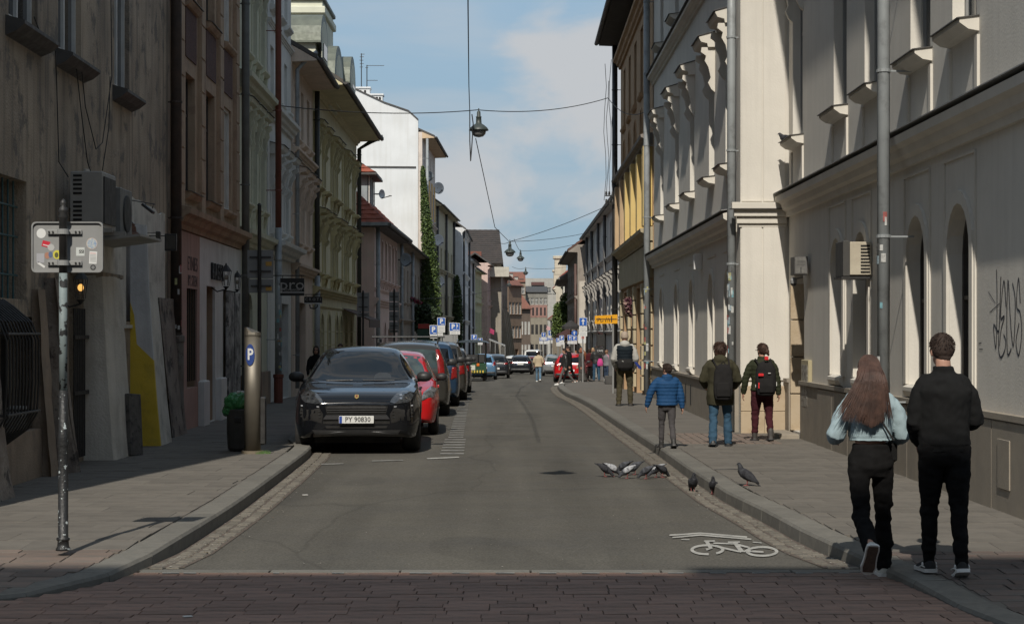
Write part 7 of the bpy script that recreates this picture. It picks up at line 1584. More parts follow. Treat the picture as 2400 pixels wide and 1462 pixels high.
for i, (px, pyf, m_, lb) in enumerate(((1158, 879, 'blue_top', 'pedestrian in a dull blue top far away by the left parked cars'), (1279, 872, 'tan_top', 'pedestrian in a tan top far down the street left of the silver car'), (1289, 872, 'yellow_top', 'pedestrian in pale yellow far down the street above the silver car'), (1302, 873, 'black_top', 'pedestrian in black far down the street right of the silver car'))):
    cc = dict(blue_top=(.08, .13, .25), tan_top=(.3, .2, .12), yellow_top=(.45, .38, .22), black_top=(.02, .02, .02))[m_]; far_person(px, pyf, 1.7, 180 if i % 2 else 0, lb, dict(m=cloth(m_, cc), hem=-.03), dict(m=blackt, r=(1, 1, 1)), dict(m=hblk, k='short'), legs=((10, 5, 0), (-10, 15, 15)))
# ================================================================= PIGEONS
pgd = mat('dark_pigeon_feathers', (.022, .022, .026), (.05, .052, .058), scale=30, rough=.8, spec=.2); pgg = mat('grey_pigeon_feathers', (.10, .105, .12), (.035, .037, .042), scale=26, rough=.8, spec=.2); pgw = mat('pale_wing_feathers', (.42, .43, .45), (.28, .29, .31), scale=30, rough=.8, stain=.8, staincol=(.05, .05, .055), stainscale=22, spec=.2); pgr = mat('red_pigeon_foot', (.26, .075, .07), rough=.6)
def pigeon(label, loc, head, pose, m, wing, sc=.86, group='pigeons feeding on the asphalt'):
    o = thing('pigeon', label, 'pigeon', loc, R(head), group); o.scale = (sc, sc * (.84 if pose == 'peck' else 1), sc); b = Blob(); tilt = dict(stand=R(38), peck=R(-24), walk=R(15))[pose]
    c = Vector((0, 0, .118)); ax = Vector((0, math.cos(tilt), math.sin(tilt))); nx = Vector((0, -math.sin(tilt), math.cos(tilt))); rg = []
    for f, rx, rz in ((-.115, .012, .010), (-.09, .030, .026), (-.05, .048, .043), (0, .058, .055), (.045, .056, .056), (.085, .040, .042), (.11, .024, .026)):
        cc = c + ax * f; rg.append([tuple(cc + Vector((rx * math.cos(a), 0, 0)) + nx * rz * math.sin(a)) for a in [2 * math.pi * k / 14 for k in range(14)]])
    b.loft(rg); nb = c + ax * .085 + nx * .01
    if pose == 'stand': hd = nb + Vector((0, .022, .062))
    elif pose == 'walk': hd = nb + Vector((0, .035, .045))
    else: hd = nb + Vector((0, .055, -.065))
    b.limb([c + ax * .07, nb.lerp(hd, .5), hd], [.040, .030, .021]); b.ball(tuple(hd + Vector((0, .004, .002))), .018, .022, .018, 10, 8)
    tl = c - ax * .10; te = tl - (ax * .105 if pose != 'peck' else (ax * .105)); rg = []
    for f, w in ((0, .022), (.5, .026), (1, .032)): p = tl.lerp(te, f); rg.append([tuple(p + Vector((-w, 0, 0)) + nx * .005), tuple(p + Vector((w, 0, 0)) + nx * .005), tuple(p + Vector((w, 0, 0)) - nx * .006), tuple(p + Vector((-w, 0, 0)) - nx * .006)])
    b.loft(rg); ob('body', remesh(b, .006, 3, 'body', m), o)
    for sx in (-1, 1):
        w_ = Blob(); rg = []
        for f, h, t_ in ((.06, .018, .006), (.03, .040, .012), (-.02, .046, .014), (-.07, .036, .011), (-.12, .020, .007), (-.165, .006, .004)):
            cc = c + ax * f + Vector((sx * (.050 - max(0, -f) * .16), 0, 0)) + nx * .012; rg.append([tuple(cc + Vector((sx * t_ * math.cos(a), 0, 0)) + nx * h * math.sin(a)) for a in [2 * math.pi * k / 10 for k in range(10)]])
        w_.smooth = True; w_.loft(rg); w_.build('wing', wing, o)
        lg = MB(); lx = sx * .022; lg.tube([(lx, -.0, .08), (lx, -.010, .04), (lx, 0, .012)], [.008, .0045, .004], 6)
        for a in (-.5, 0, .5): lg.tube([(lx, 0, .008), (lx + math.sin(a) * .028, math.cos(a) * .032, .004)], .0035, 5)
        lg.tube([(lx, 0, .008), (lx, -.02, .004)], .003, 5); lg.build('foot', pgr, o)
    bk_ = MB(); bk_.tube([hd + Vector((0, .02, -.001)), hd + Vector((0, .042, -.008 if pose != 'peck' else -.018))], [.005, .0015], 6); bk_.ball(tuple(hd + Vector((0, .022, .005))), .005, .004, .004, 6, 4); bk_.build('beak', pgd, o)
for (px, py, hd, pose, m, wg_, lab) in (
    (1418, 1117, -100, 'peck', pgd, pgd, 'leftmost feeding pigeon, plain dark'), (1436, 1116, -75, 'peck', pgg, pgw, 'second feeding pigeon from the left with a pale barred wing'),
    (1462, 1110, 60, 'peck', pgg, pgg, 'grey feeding pigeon at the back with raised tail'), (1470, 1121, 80, 'peck', pgg, pgw, 'feeding pigeon with the whitest wing, front middle'),
    (1487, 1112, 110, 'peck', pgd, pgg, 'dark feeding pigeon at the back right of the white-winged one'), (1514, 1122, 70, 'peck', pgg, pgg, 'small grey feeding pigeon just right of the middle gap'),
    (1538, 1118, 80, 'peck', pgg, pgw, 'barred feeding pigeon second from the right'), (1552, 1119, -60, 'peck', pgd, pgd, 'rightmost feeding pigeon, dark and low')):
    pigeon(lab, tuple(GP(px, py)), hd, pose, m, wg_)
pigeon('black pigeon on the asphalt facing us, left of two', tuple(GP(1624, 1153)), 185, 'stand', pgd, pgd, .9, None); pigeon('smaller dark pigeon facing us on the sett gutter, right of two', tuple(GP(1672, 1157, .012)), 170, 'stand', pgd, pgd, .8, None)
pigeon('tall black pigeon standing on the right pavement looking left', at(1750, 1138), 78, 'stand', pgd, pgd, 1.0, None)
# ================================================================= STREET FURNITURE
# near sign post, seen from behind
signback = mat('sign_back', (.245, .245, .24), (.225, .225, .22), scale=5, rough=.5, stain=.15, staincol=(.16, .16, .155)); peelp = mat('peeling_post_paint', (.20, .24, .24), (.15, .18, .18), scale=5, rough=.7); n_ = peelp.node_tree
pk_ = mat('black_post_with_white_flecks', (.014, .014, .014), (.02, .02, .02), scale=6, rough=.5, bump=.3, bscale=50)
def flecks(m, fleckcol, zmin, zmax, sc=16, thr=.60):
    nt = m.node_tree; N = nt.nodes; L = nt.links; b = N['Principled BSDF']; src = b.inputs['Base Color'].links[0].from_socket if b.inputs['Base Color'].links else None
    tc = N.new('ShaderNodeTexCoord'); n = N.new('ShaderNodeTexNoise'); n.inputs['Scale'].default_value = sc; n.inputs['Detail'].default_value = 5; L.new(tc.outputs['Object'], n.inputs[0])
    r = N.new('ShaderNodeMapRange'); r.inputs[1].default_value = thr; r.inputs[2].default_value = thr + .015; L.new(n.outputs[0], r.inputs[0])
    x = N.new('ShaderNodeMix'); x.data_type = 'RGBA'; L.new(r.outputs[0], x.inputs['Factor'])
    if src: L.new(src, x.inputs['A'])
    else: x.inputs['A'].default_value = b.inputs['Base Color'].default_value
    x.inputs['B'].default_value = (*fleckcol, 1); L.new(x.outputs['Result'], b.inputs['Base Color'])
flecks(pk_, (.38, .42, .42), 0, 0, 26, .635); flecks(peelp, (.014, .014, .014), 0, 0, 14, .55)
def zsplit(z): pass
sp0 = at(148, 1289); sY = sp0[1]; ppm = FPX / sY
st = thing('sign_post', 'ornate black signpost with peeling pale paint holding a road sign seen from behind', 'signpost', sp0)
def zz(py): return CAMZ - (py - HY) / FPX * sY - sp0[2]
lo = MB(); lo.smooth = True; lo.lathe([(.058, 0), (.058, .015), (.046, .03), (.043, .075), (.052, .082), (.052, .098), (.040, .105), (.038, zz(1050)), (.040, zz(1046)), (.046, zz(1040)), (.040, zz(1030)), (.044, zz(1022)), (.036, zz(1015)), (.033, zz(915))], n=20); lo.build('lower_post', pk_, st)
mi = MB(); mi.smooth = True; mi.lathe([(.0325, zz(915)), (.0325, zz(640))], n=16); mi.build('middle_post', peelp, st)
up_ = MB(); up_.smooth = True; up_.lathe([(.0325, zz(640)), (.0325, zz(512)), (.042, zz(508)), (.030, zz(500)), (.040, zz(496)), (.034, zz(488)), (.018, zz(484)), (.026, zz(478)), (.022, zz(472)), (.004, zz(466))], n=16); up_.build('upper_post', M_['black'], st)
b0 = MB(); x0, x1, za, zb2 = (70 - 148) / ppm, (238 - 148) / ppm, zz(638), zz(519); r = .035; pl = []
for cx, cz, a0 in ((x1 - r, zb2 - r, 0), (x0 + r, zb2 - r, 90), (x0 + r, za + r, 180), (x1 - r, za + r, 270)):
    for k in range(6): a = R(a0 + 18 * k); pl.append((cx + r * math.cos(a), cz + r * math.sin(a)))
b0.prism(pl, .066, .070); sgn = b0.build('sign_plate', signback, st)
ed = MB(); c_ = ((x0 + x1) / 2, (za + zb2) / 2); n = len(pl)
for i in range(n):
    a, b = pl[i], pl[(i + 1) % n]; ai = (a[0] + (c_[0] - a[0]) * .035, a[1] + (c_[1] - a[1]) * .05); bi = (b[0] + (c_[0] - b[0]) * .035, b[1] + (c_[1] - b[1]) * .05); ed.prism([a, b, bi, ai][::-1], .048, .0655)
ed.build('folded_edge', signback, sgn)
for py in (543, 616):
    bm_ = ob('bracket', None, st); z = zz(py); MB().box(-.135, .135, .042, .062, z - .018, z + .018, .003).build('rail', M_['greymetal'], bm_); MB().lathe([(.047, z - .02), (.047, z + .02)], n=16).build('clamp', M_['greymetal'], bm_)
    for sx in (-.12, -.09, .09, .12): MB().lathe([(.008, .034), (.008, .042)], (sx, 0, 0), 8, 'y').build('hole', M_['black'], bm_, (0, 0, z))
def sticker(px, py, w, h, m, name='sticker', shape='r', rot=0, y=.0655, parent=None):
    cx, cz = (px - 148) / ppm, zz(py); w, h = w / ppm, h / ppm
    if shape == 'o': P = [(w / 2 * math.cos(2 * math.pi * k / 20), h / 2 * math.sin(2 * math.pi * k / 20)) for k in range(20)]
    elif shape == 's': P = [(w / 2 * (1 if k % 2 else .8) * math.cos(math.pi * k / 16), h / 2 * (1 if k % 2 else .8) * math.sin(math.pi * k / 16)) for k in range(32)]
    else: P = [(-w / 2, -h / 2), (w / 2, -h / 2), (w / 2, h / 2), (-w / 2, h / 2)]
    c, s_ = math.cos(R(rot)), math.sin(R(rot)); P = [(cx + a * c - b * s_, cz + a * s_ + b * c) for a, b in P]
    return MB().prism(P, y - .0008, y).build(name, m, parent or sgn)
def flat(n, c, r=.5): return mat(n, c, rough=r)
stw = flat('sticker_white', (.62, .62, .60)); sticker(92, 546, 22, 23, stw, shape='o'); sticker(103, 571, 18, 14, flat('sticker_red', (.50, .02, .04)), rot=-14); sticker(103, 574, 14, 2, stw, rot=-14, y=.0645)
sticker(115, 579, 18, 18, flat('sticker_silver', (.42, .42, .41)), shape='s', y=.0652); sticker(90, 604, 18, 22, flat('sticker_lilac', (.34, .34, .36))); sticker(92, 620, 20, 5, stw, rot=-34)
sticker(106, 598, 12, 16, flat('sticker_skin', (.36, .18, .12)), shape='o', y=.0653); sticker(114, 596, 10, 14, flat('sticker_blue', (.09, .13, .24)), shape='o', y=.0650); sticker(129, 596, 19, 21, flat('sticker_yellow', (.55, .50, .06)), shape='o', y=.0649); sticker(128, 597, 9, 13, flat('sticker_olive', (.09, .09, .03)), shape='o', y=.0645)
sticker(211, 570, 26, 27, flat('sticker_pale', (.46, .38, .33)), shape='o'); sticker(211, 570, 23, 24, mat('speckled_sticker', (.50, .50, .42), (.20, .28, .42), scale=60, rough=.5), shape='o', y=.0650)
sticker(184, 589, 20, 20, flat('sticker_mono', (.50, .52, .50))); text_mesh('SSI', .035, ink, parent=sgn, loc=((187 - 148) / ppm, .0640, zz(589)), bold=.001, ext=.0004); sticker(214, 603, 18, 29, stw, rot=-3)
for i, py in enumerate((593, 597, 600, 603, 606, 609, 612)): sticker(214, py, 14, 1.0, flat('text_grey', (.25, .25, .25)) if i else flat('text_red', (.5, .06, .04)), 'text_line', rot=-3, y=.0644)
sticker(214, 626, 13, 13, flat('ring_dark', (.03, .03, .03)), shape='o'); sticker(214, 626, 8, 8, flat('ring_mid', (.18, .18, .18)), shape='o', y=.0648)
# parking meter column
pmx = at(592, 1062); yM = pmx[1]; pmt = thing('parking_meter', 'brushed steel parking meter column with a blue oval P', 'parking meter', pmx, R(0)); stl = mat('brushed_steel', (.16, .143, .115), (.125, .112, .092), scale=2, rough=.5, metal=.6); sc = yM / FPX
w = 19 * sc; hh = (1062 - 780) * sc
b = MB(); b.smooth = True; P = []
for k in range(20): a = 2 * math.pi * k / 20; P.append((w * math.copysign(abs(math.cos(a)) ** .75, math.cos(a)), .11 * math.copysign(abs(math.sin(a)) ** .75, math.sin(a))))
b.zprism(P, .04, hh - .045); b.build('column', stl, pmt)
b = MB(); b.zprism([(x * 1.05, y * 1.05) for x, y in P], hh - .045, hh - .02); b.loft([[(x * 1.05, y * 1.05, hh - .02) for x, y in P], [(x * .98, y, hh + .01 + (.07 if x < -.06 else .0)) for x, y in P]]); b.build('cap', stl, pmt); MB().zprism([(x * 1.35, y * 1.4) for x, y in P], 0, .04).build('base', mat('rusty_base', (.16, .13, .09), rough=.7), pmt)
MB().box(w * .75, w + .06, -.02, .16, .12, .80, .02).build('side_panel', M_['black'], pmt)
ov = [(-.02 + 10.5 * sc * math.cos(2 * math.pi * k / 24), (1062 - 831) * sc + 25 * sc * math.sin(2 * math.pi * k / 24)) for k in range(24)]
pb_ = MB().prism(ov, -.122, -.112).build('blue_oval', flat('sign_blue_dark', (.015, .045, .20)), pmt); text_mesh('P', .22, stw, parent=pmt, loc=(-.018, -.1225, (1062 - 831) * sc), bold=.006, ext=.0005, sx=.75)
# litter bin with green bag, weeds
lb = thing('litter_bin', 'dark litter bin beside the steel parking meter', 'bin', at(562, 1057)); MB().lathe([(.145, 0), (.175, .05), (.19, .30), (.185, .60), (.17, .61)], n=20).build('bin_body', mat('dark_bin', (.05, .048, .042), (.065, .06, .055), scale=4, rough=.7), lb); MB().box(-.05, .05, -.20, -.17, .42, .50, .01).build('bin_badge', M_['black'], lb)
lp = lb.location; gb = thing('bin_bag', 'translucent green bin bag bulging out of the litter bin', 'bag', (lp.x - .06, lp.y, lp.z + .60)); b = Blob(); b.ball((0, 0, .10), .17, .16, .15, 18, 12); b.ball((.08, 0, .14), .12, .12, .12, 14, 10); b.ball((-.05, 0, -.02), .15, .14, .10)
ob('bag', remesh(b, .012, 2, 'bag', mat('green_plastic', (.030, .16, .045), (.06, .26, .09), scale=9, rough=.3), lambda co, n: .022 * noise.noise(co * 16) + .01 * noise.noise(co * 40)), gb); MB().box(.02, .16, -.05, .0, .16, .27, .01).build('paper', stw, gb)
for i, (px, py, w_, lab) in enumerate(((545, 1056, .05, 'crumpled white tissue left of the parking meter foot'), (556, 1057, .04, 'smaller white tissue nearer the parking meter foot'))):
    b = Blob(); b.ball((0, 0, .015), w_, w_ * .6, .018); ob('litter', remesh(b, .008, 1, 'litter', stw, lambda co, n: .012 * noise.noise(co * 50)), None, at(px, py), label=lab, cat='litter')
wd = MB(); rr = random.Random(3); p0 = at(612, 1063)
for i in range(140): a = rr.uniform(0, 6.28); r_ = rr.uniform(0, .09); x, y = math.cos(a) * r_ * 1.6, math.sin(a) * r_; h = rr.uniform(.02, .06); wd.add([(x, y, 0), (x + .008, y, 0), (x + rr.uniform(-.03, .03), y + rr.uniform(-.02, .02), h)], [(0, 1, 2)])
wd.build('weed', mat('weed_green', (.07, .14, .03), rough=.7), None, p0, label='tuft of green weed at the foot of the parking meter', cat='plant')
# generic post with stacked plates seen from behind
def backpost(name_lab, px, pyb, pyt, plates, Y=None, m=None, h0=.12):
    p = GP(px, pyb, h0) if Y is None else Vector(((px - HX) / FPX * Y, Y, gz(Y) + h0)); Y = p.y; o = thing('sign_post', name_lab, 'signpost', tuple(p)); k = Y / FPX; z = lambda py: CAMZ - (py - HY) * k - p.z
    MB().lathe([(.05, 0), (.05, .1), (.036, .12), (.032, z(pyt + 6)), (.045, z(pyt + 5)), (.02, z(pyt + 2)), (.03, z(pyt + 1)), (.005, z(pyt))], n=12).build('post', m or M_['black'], o)
    for (a, b_, c, d) in plates:
        s_ = MB().box((a - px) * k, (b_ - px) * k, .045, .055, z(d), z(c), .003).build('sign_plate', signback, o); n = max(1, int((d - c) / 40) + 1)
        for j in range(n): zc = z(c + (d - c) * (j + .5) / n); MB().box((a - px) * k + .04, (b_ - px) * k - .04, .028, .0445, zc - .015, zc + .015).build('bracket', M_['lead'], s_)
    return o, k, z
o_, k_, z_ = backpost('tall black signpost behind the parking meter with two stacked plates seen from behind', 608, 1000, 476, [(579, 640, 586, 652), (582, 640, 654, 686)], Y=33.5)
for py in (618, 676): MB().box((622 - 608) * k_, (636 - 608) * k_, .040, .0445, z_(py + 5), z_(py - 5)).build('orange_sticker', flat('sticker_orange', (.50, .28, .06)), o_)
backpost('signpost with one tall plate and a small one in front of the yellow-green tenement', 851, 900, 680, [(837, 865, 686, 730), (837, 865, 732, 742)], Y=62); backpost('signpost with five stacked plates in front of the pink house', 924, 900, 676, [(912, 935, 684, 706), (912, 935, 708, 728), (912, 935, 730, 752), (912, 935, 754, 772), (913, 934, 773, 779)], Y=72)
sgb = flat('sign_blue', (.012, .085, .36)); sgw = flat('sign_white', (.60, .60, .59)); 
def psign(lab, px, Y, plates, pyb=None, group='blue road signs down the street', post=True):
    """plates: (x0,x1,y0,y1,kind)"""
    p = Vector(((px - HX) / FPX * Y, Y, gz(Y) + .12)); o = thing('road_sign', lab, 'road sign', tuple(p), 0, group); k = Y / FPX; z = lambda py: CAMZ - (py - HY) * k - p.z; top_ = min(q[2] for q in plates)
    MB().tube([(0, 0, 0), (0, 0, z(top_ - 1))], .03, 8).build('post', M_['greymetal'], o)
    for x0, x1, y0, y1, kd in plates:
        a, b_, c, d = (x0 - px) * k, (x1 - px) * k, z(y1), z(y0); cx, cz, w, h = (a + b_) / 2, (c + d) / 2, b_ - a, d - c
        if kd == 'P' or kd == 'A':
            pl_ = MB().box(a, b_, -.045, -.035, c, d, .003).build('sign_plate', sgw, o); MB().box(a + w * .05, b_ - w * .05, -.050, -.0455, c + h * .05, d - h * .05).build('blue_field', sgb, pl_)
            if kd == 'P': text_mesh('P', h * .75, sgw, parent=pl_, loc=(cx, -.052, cz + h * .02), bold=.012, ext=.001); MB().box(cx - w * .05, cx + w * .35, -.0525, -.0505, c + h * .12, c + h * .2).build('tow_symbol', sgw, pl_)
            else: MB().prism([(cx - w * .07, c + h * .14), (cx + w * .07, c + h * .14), (cx + w * .07, cz + h * .05), (cx + w * .24, cz + h * .05), (cx, d - h * .12), (cx - w * .24, cz + h * .05), (cx - w * .07, cz + h * .05)], -.053, -.051).build('arrow', sgw, pl_)
        elif kd == 'O':
            pl_ = MB().prism([(cx + w / 2 * math.cos(2 * math.pi * i / 20), cz + h / 2 * math.sin(2 * math.pi * i / 20)) for i in range(20)], -.05, -.04).build('sign_plate', sgb, o)
            MB().prism([(cx - w * .07, c + h * .18), (cx + w * .07, c + h * .18), (cx + w * .07, cz + h * .05), (cx + w * .22, cz + h * .05), (cx, d - h * .14), (cx - w * .22, cz + h * .05), (cx - w * .07, cz + h * .05)], -.053, -.051).build('arrow', sgw, pl_)
        elif kd == 'g': MB().box(a, b_, -.045, -.035, c, d, .003).build('sign_plate', signback, o)
        else:
            pl_ = MB().box(a, b_, -.045, -.035, c, d, .003).build('sign_plate', sgw, o)
            for j in range(3): MB().box(a + w * .15, b_ - w * .15, -.047, -.0455, c + h * (.2 + .25 * j), c + h * (.26 + .25 * j)).build('text_line', flat('text_grey', (.25, .25, .25)), pl_)
    return o
psign('lower left blue P sign with white plate, nearest of the blue signs on the left', 1016, 68, [(1007, 1025, 762, 784, 'P'), (1008, 1025, 784, 793, 'w')]); psign('highest blue P sign on the left with a white plate below', 1034, 76, [(1025, 1044, 744, 763, 'P'), (1026, 1043, 763, 779, 'w'), (1026, 1038, 780, 788, 'w')])
psign('blue P sign before a second overlapping one, left side', 1062, 84, [(1053, 1071, 756, 776, 'P'), (1054, 1071, 776, 784, 'w')]); psign('blue P sign half hidden behind another, left side', 1068, 92, [(1061, 1078, 757, 776, 'P'), (1062, 1078, 776, 784, 'w')]); psign('back of a grey information board between the blue P signs', 1054, 98, [(1038, 1073, 785, 802, 'g')])
psign('blue P sign before the far left cars, larger of a pair', 1111, 108, [(1104, 1118, 784, 796, 'P'), (1104, 1118, 797, 804, 'w')]); psign('blue P sign before the far left cars, smaller of a pair', 1126, 124, [(1120, 1131, 792, 801, 'P'), (1120, 1131, 802, 808, 'w')])
psign('blue one-way arrow sign with white plates by the side street on the right', 1366, 88, [(1357, 1376, 744, 764, 'A'), (1357, 1376, 765, 775, 'w'), (1357, 1376, 776, 788, 'w')])
psign('round blue arrow sign above a blue P sign', 1346, 104, [(1339, 1353, 774, 787, 'O'), (1339, 1353, 787, 799, 'P'), (1340, 1352, 799, 806, 'w')]); psign('blue arrow sign just left of the round one', 1335, 108, [(1330, 1341, 785, 798, 'A'), (1330, 1341, 799, 806, 'w')]); psign('blue P sign above the crossing couple, right of a lower one', 1317, 116, [(1311, 1322, 786, 798, 'P'), (1311, 1322, 798, 808, 'w')]); psign('lower blue P sign above the crossing couple', 1308, 124, [(1303, 1314, 792, 802, 'P'), (1304, 1314, 802, 811, 'w')])
for i, (px, a, b_, c, d, kd, Y, lab) in enumerate(((1290, 1285, 1295, 774, 786, 'A', 150, 'far blue arrow sign right of the small flag'), (1274, 1269, 1279, 779, 790, 'A', 160, 'far blue arrow sign left of the small flag'), (1290, 1285, 1295, 787, 797, 'P', 156, 'rightmost far blue P sign in the row of four'), (1282, 1277, 1286, 790, 799, 'P', 170, 'second far blue P sign from the right in the row'), (1273, 1269, 1278, 790, 799, 'P', 176, 'third far blue P sign from the right in the row'), (1267, 1264, 1270, 791, 799, 'P', 182, 'leftmost narrow far blue P sign in the row'))):
    psign(lab, px, Y, [(a, b_, c, d, kd), (a, b_, d + .5, d + 7, 'w')])
# yellow work sign
ysY = 60.0; ks = ysY / FPX; ysp = Vector(((1437 - HX) * ks, ysY, gz(ysY) + .12)); ys_ = thing('road_sign', 'orange-yellow rectangular sign with black strokes on a tall thin post', 'road sign', tuple(ysp)); zf = lambda py: CAMZ - (py - HY) * ks - ysp.z; xf = lambda px: (px - 1437) * ks
MB().tube([(0, 0, 0), (0, 0, zf(738))], .03, 8).build('post', M_['greymetal'], ys_); yp = MB().prism([(xf(1394), zf(759)), (xf(1447), zf(758)), (xf(1447), zf(737)), (xf(1394), zf(740))], -.05, -.04).build('sign_plate', mat('orange_sheet', (.72, .34, .01), rough=.45), ys_)
ky = MB(); ky.box(xf(1397), xf(1445), -.053, -.051, zf(749.2), zf(747)); ky.box(xf(1432), xf(1434.5), -.0535, -.0512, zf(755), zf(741)); ky.tube([(xf(1402), -.053, zf(744)), (xf(1400), -.053, zf(754)), (xf(1406), -.053, zf(745)), (xf(1408), -.053, zf(754)), (xf(1414), -.053, zf(752))], .012, 5); ky.tube([(xf(1419), -.053, zf(754)), (xf(1421), -.053, zf(743)), (xf(1424), -.053, zf(754)), (xf(1426), -.053, zf(744)), (xf(1429), -.053, zf(754))], .012, 5); ky.build('black_strokes', ink, yp)
# hanging shop signs
def hsign(lab, x0, x1, y0, y1, Y, txts, wallx):
    k = Y / FPX; p = PT((x0 + x1) / 2, y1, Y); o = thing('shop_sign', lab, 'shop sign', tuple(p)); w, h = (x1 - x0) * k, (y1 - y0) * k; MB().box(-w / 2, w / 2, -.03, .03, 0, h, .006).build('board', mat('black_board', (.016, .015, .014), rough=.5), o)
    for t, s_, fz, f_ in txts: text_mesh(t, s_, flat('sign_letter_grey', (.33, .32, .30)), parent=o, loc=(0, -.032, h * fz), ext=.001, sx=f_)
    MB().tube([(wallx - p.x, 0, h + .06), (w / 2, 0, h + .06)], .012, 6).build('arm', M_['black'], o)
    for sx in (-.4, .4): MB().tube([(sx * w, 0, h), (sx * w, 0, h + .06)], .008, 5).build('hanger', M_['black'], o)
    return o, w, h
o, w, h = hsign('black hanging sign reading pro', 657, 713, 652, 693, 44, [('pro', .34, .62, 1.15), ('PROFBAKERY', .075, .32, 1.0)], -5.95); MB().box(-w / 2, w / 2, -.034, -.0305, h * .17, h * .21).build('stripe', stw, o)
o, w, h = hsign('smaller black hanging sign with a white base line', 713, 755, 695, 712, 56, [('C R O T I', .11, .6, 1.0)], -6.15); MB().box(-w / 2, w / 2, -.034, -.0305, h * .02, h * .12).build('stripe', stw, o); MB().tube([(-.10 * 1, 0, -.02), (-.08, 0, -.12), (.05, 0, -.14), (.12, 0, -.08), (.12, 0, -.02)], .02, 6).build('hook', M_['black'], o)
# two small hanging boards on the dark house
for (x0, x1, y0, y1, Y, lab) in ((387, 414, 548, 588, 30.6, 'small dark square hanging sign by the rusty black pipe'), (366, 376, 543, 566, 29.8, 'narrow dark box lamp left of the small hanging sign')):
    k = Y / FPX; p = PT((x0 + x1) / 2, y1, Y); o = thing('shop_sign', lab, 'shop sign', tuple(p)); w, h = (x1 - x0) * k, (y1 - y0) * k; MB().box(-w / 2, w / 2, -.04, .04, 0, h, .006).build('board', M_['black'], o); MB().box(-w * .4, w * .4, -.045, -.0405, h * .12, h * .88, .003).build('panel', mat('brown_board', (.05, .045, .035), (.07, .06, .05), scale=30, rough=.7), o); MB().box(-w / 2 - .25, -w / 2, -.01, .01, h * .85, h * .9).build('arm', M_['black'], o)
# lantern: lit wall lamp on the dark house, plus unlit ones
def lantern(lab, px, py, Y, s=1.0, lit=False, wall=-.3):
    p = PT(px, py, Y); o = thing('wall_lantern', lab, 'lantern', tuple(p), 0, None if lit else 'unlit lanterns on the shop fronts'); n = 6
    MB().loft([[(.10 * s * math.cos(a), .10 * s * math.sin(a), .0) for a in [2 * math.pi * k / n for k in range(n)]], [(.03 * s * math.cos(a), .03 * s * math.sin(a), .10 * s) for a in [2 * math.pi * k / n for k in range(n)]]]).build('roof', M_['black'], o)
    for k in range(n): a = 2 * math.pi * k / n; MB().tube([(.088 * s * math.cos(a), .088 * s * math.sin(a), 0), (.055 * s * math.cos(a), .055 * s * math.sin(a), -.24 * s)], .006 * s, 4).build('bar', M_['black'], o)
    MB().lathe([(.058 * s, -.25 * s), (.03 * s, -.28 * s), (.01 * s, -.31 * s)], n=8).build('base', M_['black'], o); MB().lathe([(.02 * s, .10 * s), (.01 * s, .14 * s)], n=8).build('finial', M_['black'], o)
    MB().tube([(wall, 0, -.22 * s), (wall * .5, 0, -.34 * s), (0, 0, -.30 * s)], .012 * s, 6).build('arm', M_['black'], o)
    b = MB(); b.smooth = True; b.ball((0, 0, -.10 * s), .038 * s, .038 * s, .045 * s, 12, 8); b.build('bulb', mat('lit_bulb', (1.0, .52, .13), emit=1.1) if lit else mat('unlit_bulb', (.3, .28, .22), rough=.3), o)
lantern('lit lantern with an orange bulb on the dark house, behind the signpost', 189, 655, 24.3, 1.0, True, -.28); lantern('black unlit lantern on the pale shop front, left of two', 530, 636, 38.0, 1.15, wall=-.35); lantern('black unlit lantern on the pale shop front, right of two', 556, 650, 41.3, 1.0, wall=-.35)
# air conditioner units on the dark house
ac_m = mat('ac_casing', (.33, .32, .295), (.28, .27, .25), scale=3, rough=.55, stain=.3, staincol=(.2, .19, .17))
ax = PT(165, 535, 24.6); ac = thing('air_conditioner', 'large pale air conditioner on the dark house with dark side slots', 'air conditioner', tuple(ax)); k = 24.6 / FPX
w, h, d = 90 * k, (535 - 418) * k + .09, .85; MB().box(0, w * .82, 0, d, 0, h, .012).build('casing', ac_m, ac); MB().box(w * .82 + .001, w * .82 + .02, .08, d - .08, .06, h - .06, .005).build('front_grille', mat('dark_grille', (.05, .048, .044), rough=.7), ac)
for i in range(11):
    if i == 5: continue
    MB().box(w * .07, w * .30, -.006, .004, h * (.93 - i * .077) - .02, h * (.93 - i * .077) + .008).build('slot', interior, ac)
MB().box(-.02, w * 1.1, -.02, .02, -.05, 0).build('bracket', ac_m, ac); MB().box(-.02, w * 1.1, d - .04, d, -.05, 0).build('bracket', ac_m, ac)
a2 = PT(243, 556, 26.0); ac2 = thing('air_conditioner', 'second air conditioner with a round fan, behind the larger one', 'air conditioner', tuple(a2)); MB().box(0, .22, 0, .8, 0, .66, .01).build('casing', mat('old_ac_casing', (.22, .215, .20), (.16, .155, .145), scale=4, rough=.6, stain=.4), ac2); f = MB(); f.lathe([(.25, 0), (.25, .02), (.22, .025)], (.22, .42, .33), 20, 'x'); f.build('fan_ring', mat('dark_grille', (.05, .048, .044), rough=.7), ac2)
for py_, Y in ((560, 25.5), (556, 27.5)): 
    p = PT(240, 565, Y); MB().tube([(0, 0, 0), (.0, 1.2, .0)], .02, 5)
sl_ = thing('shelf_bracket', 'pale metal shelf under the second air conditioner', 'bracket', tuple(PT(238, 571, 25.6))); MB().prism([(-.25, 0), (.50, .10), (.50, .13), (-.25, .05)], 0, 1.6).build('shelf', ac_m, sl_)
